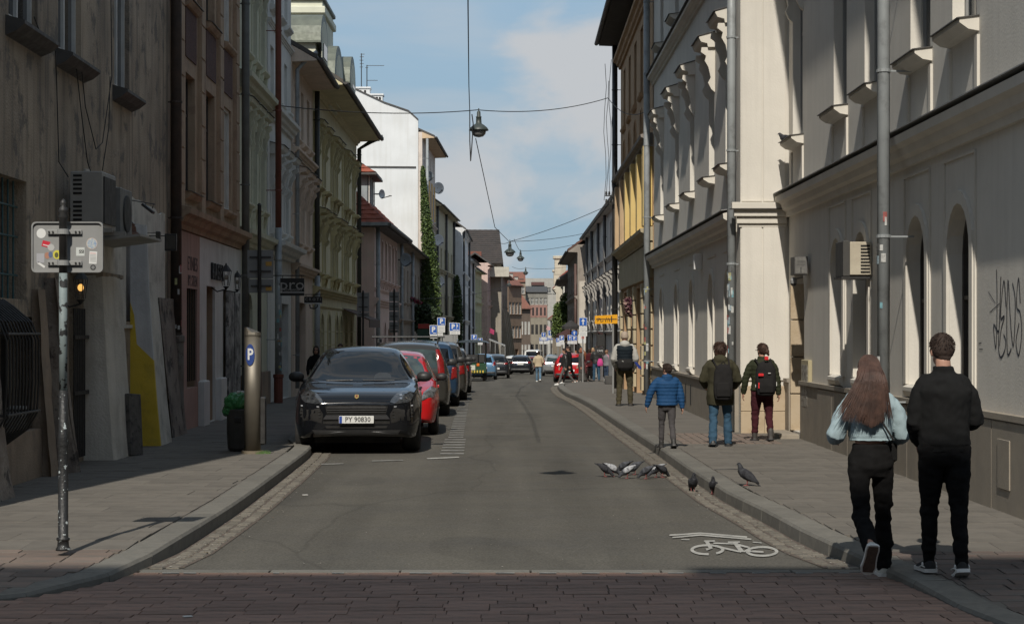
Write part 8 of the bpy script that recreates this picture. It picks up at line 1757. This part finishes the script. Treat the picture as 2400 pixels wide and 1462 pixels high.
# bell-shaped rusty wall lamp and spotlight
bl_ = thing('wall_lamp', 'rusty bell-shaped wall lamp above the white niche', 'lamp', tuple(PT(311, 548, 28.2))); MB().lathe([(.11, -.01), (.10, 0), (.055, .03), (.045, .10), (.03, .11), (.035, .135), (.01, .15)], n=14).build('shade', mat('rusty_shade', (.16, .07, .04), (.09, .05, .035), scale=14, rough=.8), bl_); MB().tube([(0, 0, .15), (-.02, 0, .18), (-.12, 0, .18), (-.12, 0, .05), (-.18, 0, .04)], .009, 6).build('arm', M_['black'], bl_)
sp_ = thing('spotlight', 'flat dark spotlight on a rod above the concrete buttress', 'lamp', tuple(PT(347, 489, 28.6))); o = MB().box(-.10, .10, -.08, .08, -.02, .02, .006).build('head', M_['black'], sp_, None, (0, R(38), 0)); MB().tube([(-.04, 0, .02), (-.03, 0, .08), (.08, 0, .07), (.06, 0, .0)], .008, 5).build('yoke', M_['black'], sp_); MB().tube([(.1, 0, .06), (-.65, -1.0, .16)], .008, 5).build('rod', M_['black'], sp_)
# R1 fittings: AC box, box sign, camera, graffiti, info frame
p = PT(1976, 648, 25.8); a3 = thing('air_conditioner', 'weathered cream window air conditioner on the pale right wall', 'air conditioner', tuple(p)); k = 25.8 / FPX; w, h = .25, 84 * k
MB().box(0, .09, 0, .6, 0, h, .01).build('front_frame', mat('dark_grille', (.05, .048, .044), rough=.7), a3); MB().box(.09, w + .12, -.01, .58, .015, h - .015, .012).build('casing', mat('cream_casing', (.50, .45, .35), (.38, .33, .25), scale=3, rough=.6, stain=.5, staincol=(.25, .2, .15)), a3)
for i in range(9): MB().box(.23, .35, -.018, -.009, .05 + i * .043, .07 + i * .043).build('slot', interior, a3)
MB().box(-.02, .37, .0, .6, -.03, 0).build('support', M_['black'], a3)
p = PT(1862, 644, 31.0); bs = thing('box_sign', 'small grey lightbox sign by the arched doorway', 'sign', tuple(p)); k = 31.0 / FPX; MB().box(0, 31 * k, 0, .45, 0, 43 * k, .008).build('box', M_['lead'], bs); MB().box(.012, 29 * k, -.008, -.0005, .02, 41 * k, .003).build('face', mat('grey_face', (.17, .165, .15), (.11, .105, .10), scale=20, rough=.5), bs)
for i in range(4): MB().box(.03, 26 * k, -.010, -.0085, .22 - i * .022, .225 - i * .022).build('text_line', ink, bs)
MB().box(14 * k, 16 * k, -.010, -.0085, .03, .12).build('mark', ink, bs)
p = PT(1860, 664, 31.3); cmr = thing('security_camera', 'small dome camera under the lightbox sign', 'camera', tuple(p)); b = MB(); b.smooth = True; b.ball((0, 0, 0), .05, .05, .05); b.build('dome', M_['black'], cmr); MB().lathe([(.05, .0), (.055, .05), (.03, .09)], n=12).build('mount', M_['greymetal'], cmr); MB().tube([(0, 0, .06), (.15, .0, .1)], .015, 5).build('arm', M_['greymetal'], cmr)
p = PT(1650, 632, 40.1); bx = thing('alarm_box', 'narrow white alarm box above the arched windows', 'box', (3.72, 40.1, p.z)); MB().box(0, .16, -.02, .25, 0, .32, .01).build('box', stw, bx)
fr_ = thing('notice_frame', 'pale frame with a torn poster flat on the wall right of the doorway', 'frame', tuple(PT(1888, 965, 31.6)), R(-90)); fr_.location.x = 4.66
fh = 125 * 31 / FPX; MB().box(-.02, .72, 0, .06, 0, fh, .008).build('frame', mat('cream_frame', (.36, .31, .19), rough=.7), fr_); MB().box(.06, .64, -.008, -.0005, .1, fh - .08).build('poster', mat('torn_poster', (.45, .44, .38), (.12, .09, .07), scale=14, rough=.8), fr_)
# graffiti tag painted on the right wall: strokes lie on the wall
gf = ob('graffiti', None, R1.root)
def gst(pts, w=.012):
    P = []
    for x, y in pts: px = 2280 + x * 120 / 627; py = 600 + y * 280 / 1462; P.append((R1.u(px), R1.z(px, py) - R1.zb))
    # smooth curve
    Q = []
    for i in range(len(P) - 1):
        p0, p1, p2, p3 = P[max(i - 1, 0)], P[i], P[i + 1], P[min(i + 2, len(P) - 1)]
        for j in range(5):
            t = j / 5; Q.append(tuple(.5 * ((2 * p1[c]) + (-p0[c] + p2[c]) * t + (2 * p0[c] - 5 * p1[c] + 4 * p2[c] - p3[c]) * t * t + (-p0[c] + 3 * p1[c] - 3 * p2[c] + p3[c]) * t ** 3) for c in (0, 1)))
    Q.append(P[-1]); vs = []; n = len(Q)
    for i in range(n):
        a, b = Vector(Q[max(i - 1, 0)]), Vector(Q[min(i + 1, n - 1)]); t = (b - a).normalized() if (b - a).length > 0 else Vector((1, 0)); q = Vector((-t.y, t.x)) * w; vs += [(Q[i][0] + q.x, -.003, Q[i][1] + q.y), (Q[i][0] - q.x, -.003, Q[i][1] - q.y)]
    MB().add(vs, [(2 * i, 2 * i + 1, 2 * i + 3, 2 * i + 2) for i in range(n - 1)]).build('stroke', mat('spray_ink', (.03, .035, .05), rough=.7), gf)
for P in ([(293, 165), (300, 500), (296, 900), (285, 1130), (262, 950), (262, 840), (320, 920), (335, 650), (347, 250)], [(347, 250), (335, 700), (318, 1100), (345, 1240), (395, 1150), (405, 1030), (380, 960)], [(345, 780), (390, 740), (350, 900), (330, 1100)], [(410, 620), (385, 300), (350, 600), (345, 760)], [(433, 290), (420, 700), (428, 1190), (475, 1130)], [(440, 300), (465, 800), (498, 1105), (520, 800), (520, 500), (488, 330)], [(585, 580), (565, 270), (540, 500), (545, 640), (585, 700), (602, 950), (565, 1215), (532, 1050), (570, 820)]): gst(P)
for P in ([(195, 440), (280, 580)], [(210, 690), (330, 580)], [(75, 1070), (110, 1060)], [(80, 1140), (125, 1140)]): gst(P, .005)
# flowers hanging on R3, pink flowers left, red shop sign
def leafmass(name, lab, cat, boxes, n, size, mats, seed=1, kind=None):
    rr = random.Random(seed); groups_ = [MB() for _ in mats]
    for i in range(n):
        bx_ = boxes[rr.randrange(len(boxes))]; c, rx, ry, rz = bx_; 
        while True:
            u = Vector((rr.uniform(-1, 1), rr.uniform(-1, 1), rr.uniform(-1, 1)))
            if u.length < 1: break
        p = Vector(c) + Vector((u.x * rx, u.y * ry, u.z * rz)); s_ = size * rr.uniform(.6, 1.3); a = Vector((rr.gauss(0, 1), rr.gauss(0, 1), rr.gauss(0, .7))).normalized() * s_; b = a.cross(Vector((rr.gauss(0, 1), rr.gauss(0, 1), rr.gauss(0, 1)))).normalized() * s_ * .6
        groups_[rr.randrange(len(mats))].add([tuple(p - a), tuple(p + b * .8), tuple(p + a), tuple(p - b * .8)], [(0, 1, 2, 3)])
    root = thing(name, lab, cat)
    for g_, m_ in zip(groups_, mats): g_.build('leaves', m_, root, kind='stuff')
    return root
lfa = mat('leaf_mid_green', (.075, .115, .028), rough=.6); lfb = mat('leaf_dark_green', (.032, .055, .016), rough=.65); lfc = mat('leaf_light_green', (.12, .17, .04), rough=.6)
pkf = mat('magenta_petal', (.35, .03, .10), rough=.6); ppl = mat('purple_leaf', (.14, .05, .07), rough=.7)
# ivy on the corner of L9
ivy = []
for i in range(46):
    t_ = i / 45; py = 402 + (815 - 402) * t_; pxc = interp(py, [402, 500, 560, 620, 700, 815], [991, 997, 1003, 1008, 1008, 1005]); hw = interp(py, [402, 480, 560, 640, 720, 815], [5, 10, 16, 22, 26, 28]); Y = 116.8; p = PT(pxc, py, Y); ivy.append((tuple(p), hw / FPX * Y * 1.05, .7, .35))
leafmass('ivy', 'tall ivy climbing the corner of the white-gabled tenement', 'ivy', ivy, 26000, .065, [lfa, lfb, lfc, lfa], 4)
iv2 = [(tuple(PT(interp(py, [560, 620, 700, 800], [1066, 1070, 1073, 1070]), py, 150)), interp(py, [655, 700, 780, 830], [.15, .35, .5, .5]), .6, .45) for py in range(658, 835, 9)]
leafmass('ivy', 'narrower ivy against the cream tenement, farther away', 'ivy', iv2, 7000, .09, [lfa, lfb, lfb], 5)
iv3 = [(tuple(PT(1332 - (py - 690) * .12 - k * 12, py, 149.5)), .62, .7, .5) for py in range(700, 790, 10) for k in (0, 1) if not (k == 1 and py < 715)]
leafmass('ivy', 'bright green ivy wall on the right beyond the side street', 'ivy', iv3, 14000, .09, [lfa, lfc, lfc, lfb], 6)
leafmass('shrub', 'dark planter greenery under the ivy with a terrace', 'shrub', [(tuple(PT(px, py, 108)), .8, .8, .5) for px, py in ((965, 735), (985, 730), (1005, 740), (975, 755), (1000, 765))], 5000, .10, [lfb, lfb, mat('leaf_black_green', (.015, .022, .01), rough=.7)], 7)
leafmass('flowers', 'pink hanging flowers above the dark planter', 'flowers', [(tuple(PT(965, 700, 106)), .25, .2, .10), (tuple(PT(974, 706, 106)), .25, .2, .10), (tuple(PT(983, 709, 106)), .15, .2, .08)], 500, .06, [pkf, pkf, lfb], 8)
leafmass('flowers', 'purple dried flower bunch hanging over the shopfront on the right', 'flowers', [(tuple(PT(1478, 712, 62.5)), .22, .3, .22), (tuple(PT(1484, 725, 62.5)), .25, .3, .25)], 800, .07, [ppl, ppl, mat('dry_leaf', (.28, .18, .15), rough=.7)], 9)
rs_ = thing('shop_sign', 'red shop sign with a green panel under the ivy', 'shop sign', tuple(PT(980, 800, 104))); k = 104 / FPX; MB().box(0, 26 * k, 0, .1, 30 * k, 41 * k, .01).build('red_board', flat('sign_red', (.30, .03, .02)), rs_); MB().box(-.05, 24 * k, .01, .1, 0, 29 * k).build('green_panel', flat('sign_green', (.02, .05, .03)), rs_)
# satellite dishes
def dish(lab, px, py, Y, rw, rh, m, yaw=20, g_='satellite dishes along the left house fronts'):
    p = PT(px, py, Y); o = thing('satellite_dish', lab, 'satellite dish', tuple(p), R(yaw), g_); b = MB(); b.smooth = True; k = Y / FPX; r = rh * k
    b.lathe([(.02, .12), (r * .4, .095), (r * .75, .05), (r, 0), (r * .99, -.015), (r * .74, .035), (r * .4, .08), (.01, .105)], n=20, axis='y'); b.build('dish', m, o); MB().tube([(0, -.0, -r * .9), (.0, -.45, -r * .5)], .02, 5).build('arm', M_['lead'], o); MB().box(-.05, .05, -.52, -.42, -r * .55, -r * .4).build('receiver', M_['lead'], o); MB().tube([(0, .1, 0), (-.5, .4, 0)], .03, 5).build('mount', M_['lead'], o)
dw = mat('dish_white', (.55, .56, .56), rough=.5); dg = mat('dish_grey', (.16, .18, .19), rough=.6)
dish('white dish on the dormer of the pink house', 895, 455, 86, 6, 11, dw, 55); dish('large grey dish by the pipe of the pink house', 951, 609, 95, 10, 16, dg, 35); dish('grey dish high on the white-gabled tenement', 1005, 413, 119, 7, 12, dg, 30)
dish('white dish highest, at the ivy house roof', 1028, 441, 131, 8, 14, dw, 30); dish('white dish with a blue mark in the middle of the ivy house', 1028, 563, 131, 7, 14, dw, 35); dish('white dish lowest beside the ivy', 1031, 660, 131, 8, 13, dw, 35)
# flags
for (px, py, Y, m_, lab) in ((1148, 777, 150, pkf, 'small red flag on the left by the awning'), (1281, 770, 175, flat('flag_white_red', (.5, .3, .3)), 'small white and red flag over the far signs')):
    p = PT(px, py, Y); o = thing('flag', lab, 'flag', tuple(p)); MB().tube([(-.3, 0, -.6), (.1, 0, .4)], .02, 5).build('pole', M_['lead'], o); MB().add([(.0, 0, .3), (.35, .05, .1), (.3, .0, -.25), (-.05, .03, -.05)], [(0, 1, 2, 3)]).build('cloth', m_, o)
# awning / bus-shelter like canopy left, cafe umbrellas right
p = PT(1146, 852, 172); aw_ = thing('awning', 'grey lean-to awning with a glass side wall far on the left', 'awning', tuple(p)); k = 172 / FPX; MB().prof([(0, 0), (0, .1), (8, .1), (8, 0)], 0, .05); MB().prism([(0, 58 * k), (0, 55 * k), (38 * k, 40 * k), (38 * k, 43 * k)], 0, 7).build('canopy', M_['greymetal'], aw_)
for x in (2, 14, 26, 37): MB().box(x * k, x * k + .05, 0, .05, -.5, (55 - x * .4) * k).build('post', M_['greymetal'], aw_)
MB().box(26 * k, 38 * k, .06, .08, -.3, 40 * k).build('side_glass', greyglass, aw_)
for (px, py, w_, Y, lab) in ((1338, 758, 20, 120, 'dark cafe umbrella, higher, above the round arrow sign'), (1330, 778, 24, 126, 'maroon dark cafe umbrella, lower, above the crossing couple')):
    p = PT(px, py, Y); o = thing('cafe_umbrella', lab, 'umbrella', (p.x, Y, gz(Y)), 0, 'cafe umbrellas by the side street'); zt = p.z - gz(Y); k = Y / FPX; n = 8; b = MB(); rr_ = w_ * k * 1.1
    b.loft([[(rr_ * math.cos(2 * math.pi * i / n), rr_ * math.sin(2 * math.pi * i / n), zt - .35) for i in range(n)], [(rr_ * math.cos(2 * math.pi * i / n), rr_ * math.sin(2 * math.pi * i / n), zt - .18) for i in range(n)], [(.05 * math.cos(2 * math.pi * i / n), .05 * math.sin(2 * math.pi * i / n), zt + .2) for i in range(n)]]); b.build('canopy', mat('dark_umbrella' + str(py), (.03, .028, .028) if py < 770 else (.05, .02, .018), rough=.8), o); MB().tube([(0, 0, 0), (0, 0, zt)], .035, 6).build('pole', M_['black'], o)
for (px, pyf, w_, h_, Y, m_, lab) in ((1408, 800, 22, 26, 88, ink, 'black menu board leaning at the corner'), (1397, 842, 0, 0, 0, None, '')):
    if not m_: continue
    p = PT(px, 832, Y); o = thing('menu_board', lab, 'board', tuple(p)); k = Y / FPX; MB().box(-8 * k, 8 * k, 0, .06, 20 * k, 48 * k, .01).build('board', M_['black'], o); MB().box(-13 * k, 8 * k, -.06, -.005, 0, 18 * k, .01).build('lower_board', M_['black'], o); text_mesh('CAFE', .12, sgw, parent=o, loc=(-2 * k, -.065, 10 * k), ext=.001)
# parasol-free far sign: white/red banner
p = PT(1366, 800, 92); bn = thing('banner', 'white paper sign with a red mark by the one-way sign', 'sign', tuple(p)); k = 92 / FPX; MB().box(-11 * k, 7 * k, 0, .03, -4 * k, 16 * k).build('sheet', sgw, bn); MB().box(-3 * k, 3 * k, -.01, -.002, 6 * k, 14 * k).build('red_mark', flat('sign_bright_red', (.6, .08, .05)), bn)
# poles, insulators and loose cables at R3/R4
# ================================================================= HANGING LAMPS AND CABLES
lampm = mat('lamp_green_black', (.035, .045, .04), (.05, .06, .055), scale=8, rough=.5); lampgl = mat('lamp_globe', (.26, .25, .24), (.20, .195, .19), scale=4, rough=.25)
def hlamp(lab, px, py, Y, wpx, coil=False):
    """px,py: centre of the shade rim"""
    p = PT(px, py, Y); s_ = wpx * Y / FPX / 2; o = thing('hanging_lamp', lab, 'street lamp', tuple(p), 0, 'lamps hung over the middle of the street')
    b = MB(); b.smooth = True; b.lathe([(s_, -.02 * s_), (s_ * 1.0, .06 * s_), (s_ * .85, .30 * s_), (s_ * .55, .55 * s_), (s_ * .30, .70 * s_), (s_ * .26, 1.3 * s_), (s_ * .32, 1.36 * s_), (s_ * .2, 1.45 * s_), (s_ * .18, 1.9 * s_), (s_ * .06, 2.0 * s_)], n=20); b.build('shade', lampm, o)
    b = MB(); b.smooth = True; b.lathe([(s_ * .10, -.70 * s_), (s_ * .45, -.62 * s_), (s_ * .68, -.38 * s_), (s_ * .76, -.04 * s_), (s_ * .70, .1 * s_)], n=18); b.build('globe', lampgl, o)
    b = MB(); b.tube([(0, 0, 1.95 * s_), (0, 0, 2.25 * s_)], s_ * .06, 6); b.build('hanger', lampm, o); return p, s_
LL = [hlamp('nearest hanging lamp with a looped cable beside it', 1122, 306, 55, 46), hlamp('second hanging lamp, left of a smaller one', 1195, 592, 90, 27), hlamp('third hanging lamp, right of the second', 1220, 606, 110, 19), hlamp('small hanging lamp far down the street', 1232, 640, 135, 13), hlamp('faint hanging lamp before the far left houses', 1193, 668, 160, 12)]
p = PT(1120, -420, 18.0); hlamp_near = hlamp('lamp hung over the street above the frame, casting the small shadow on the asphalt', 1068, -548, 18.3, 118)
def cable(lab, pts, r=.012, sag=0, n=14, cat='cable'):
    P = [Vector(q) for q in pts]; Q = []
    for a, b in zip(P, P[1:]):
        for i in range(n): t = i / n; q = a.lerp(b, t); q.z -= sag * 4 * t * (1 - t); Q.append(q)
    Q.append(P[-1]); mb = MB(); mb.smooth = True; mb.tube(Q, r, 5); o = mb.build('cable', M_['wire'], None, label=lab, cat=cat, group='overhead cables'); return o
L0 = PT(1120, 258, 55)
cable('cross wire from the left house to the nearest lamp', [PT(632, 245, 48), L0], .013, .15); cable('cross wire from the nearest lamp to the right pipe bundle', [L0, PT(1425, 230, 66)], .013, .2); cable('slack wire end near the ochre tenement eave', [PT(1425, 230, 66), PT(1535, 247, 54)], .012, .4)
cable('twisted feed cable running overhead towards the viewer', [PT(1097, -60, 26), PT(1097, 10, 34), PT(1099, 200, 50), PT(1101, 262, 54.6)], .012)
cable('cable loop hanging beside the nearest lamp', [PT(1101, 262, 54.6), PT(1101, 330, 54.6), PT(1103, 378, 54.6), PT(1106, 340, 54.6), PT(1109, 290, 54.6), PT(1106, 268, 54.6)], .016); cable('long feed cable between the nearest and second lamp', [PT(1115, 325, 55.2), PT(1160, 533, 72), PT(1192, 565, 90)], .013)
cable('upper wire from the second lamp to the right houses', [PT(1195, 566, 90), PT(1420, 484, 72)], .012, .1); cable('straight wire from the second lamp to the low grey eave', [PT(1165, 566, 90), PT(1195, 566, 90), PT(1380, 545, 100)], .012, .1); cable('wire from the third lamp to the right roofs', [PT(1205, 560, 95), PT(1220, 588, 110), PT(1350, 572, 112)], .012, .1)
cable('thin wire from the far small lamp to the right', [PT(1200, 625, 135), PT(1232, 628, 135), PT(1330, 625, 135)], .012, .1); cable('low slack wire across the far left houses', [PT(960, 700, 100), PT(1190, 668, 160)], .012, .3)
for i, (x, zt, zb_) in enumerate(((1418, 150, 470), (1424, 190, 460), (1430, 140, 455), (1437, 250, 470), (1443, 280, 470))):
    P = [PT(x + math.sin(k * 1.7 + i) * 3.2, zt + (zb_ - zt) * k / 6, 69) for k in range(7)]; cable('loose vertical cable %s the ochre tenement edge' % ['outermost left beside', 'second left beside', 'middle beside', 'fourth beside', 'innermost beside'][i], P, .010, 0, 4)
ins = thing('insulator_rack', 'dark rack of insulators on the corner between the ochre and grey tenements', 'rack', tuple(PT(1418, 478, 69.6))); k = 69.6 / FPX
for z in (0, 18): MB().box(0, 30 * k, 0, .05, z * k, (z + 2.5) * k).build('bar', M_['black'], ins)
for z in (3, 21):
    for x in (3, 10, 18, 26): MB().lathe([(.03, 0), (.045, .04), (.03, .07), (.04, .1), (.01, .13)], (x * k, .02, z * k), 8).build('insulator', M_['lead'], ins)
# cables drooping on the dark house
for i, (P, lab) in enumerate((([(80, 40), (95, 80), (130, 120), (133, 200), (138, 380), (160, 415)], 'thin cable dropping from the dark house sill to the air conditioner'), ([(190, 150), (200, 250), (225, 350), (240, 335), (262, 180), (260, 0)], 'cable hanging in a loop under the open window'), ([(178, 150), (190, 260), (205, 380), (218, 418)], 'thin cable left of the hanging loop'), ([(258, 180), (255, 300), (240, 400)], 'thin cable right of the hanging loop'))):
    cable(lab, [PT(px, py, (5.60 / ((1200 - px) / FPX))) for px, py in P], .007, 0, 5)
# scooter-free clutter: bench-like planter by the beanie man
bp_ = thing('planter_box', 'low dark planter box on the pavement beyond the beanie man', 'planter', at(1432, 900)); MB().box(-.25, .45, 0, .5, 0, .35, .02).build('box', M_['lead'], bp_)
fw_ = thing('pavement_twig', 'brown twig lying on the right pavement', 'twig', at(1701, 1101)); MB().tube([(-.15, 0, .01), (.02, .01, .012), (.16, .03, .01)], .006, 5).build('twig', M_['lead'], fw_); fw_.name = 'twig'  # thin twig modelled as a bent tube on the pavement
pr_ = thing('window_pigeon', 'black pigeon perched on the first floor sill of the pale right tenement', 'pigeon', (0, 0, 0)); bpy.data.objects.remove(pr_)
pigeon('black pigeon perched on the first floor sill of the pale right tenement', tuple(PT(1846, 345, 33.0)), 75, 'walk', pgd, pgd, 1.15, None)

# grit and scraps along the gutters and in the paving joints
gr_ = MB(); rr = random.Random(21)
for i in range(1500):
    k_ = rr.random()
    if k_ < .4: y = rr.uniform(15.2, 34); x = xat(KL, y) + abs(rr.gauss(0, .22)) + .02
    elif k_ < .8: y = rr.uniform(15.2, 48); x = xat(KR, y) - abs(rr.gauss(0, .22)) - .02
    else: y = rr.uniform(14.8, 30); x = rr.uniform(-2.6, 2.3)
    s_ = rr.uniform(.004, .013) * (1 if k_ < .8 else .8); a = rr.uniform(0, 6.28); z = gz(y) + (.014 if k_ < .8 else .002); c, q = math.cos(a) * s_, math.sin(a) * s_
    gr_.mi = rr.randrange(3); gr_.add([(x + c, y + q, z), (x - q, y + c * 1.5, z + .003), (x - c, y - q, z), (x + q * .7, y - c, z + .002)], [(0, 1, 2, 3)])
gr_.build('grit', [mat('pale_grit', (.36, .34, .30), rough=.9), mat('leaf_scrap', (.14, .10, .05), rough=.9), mat('dark_grit', (.07, .065, .06), rough=.9)], kind='stuff')
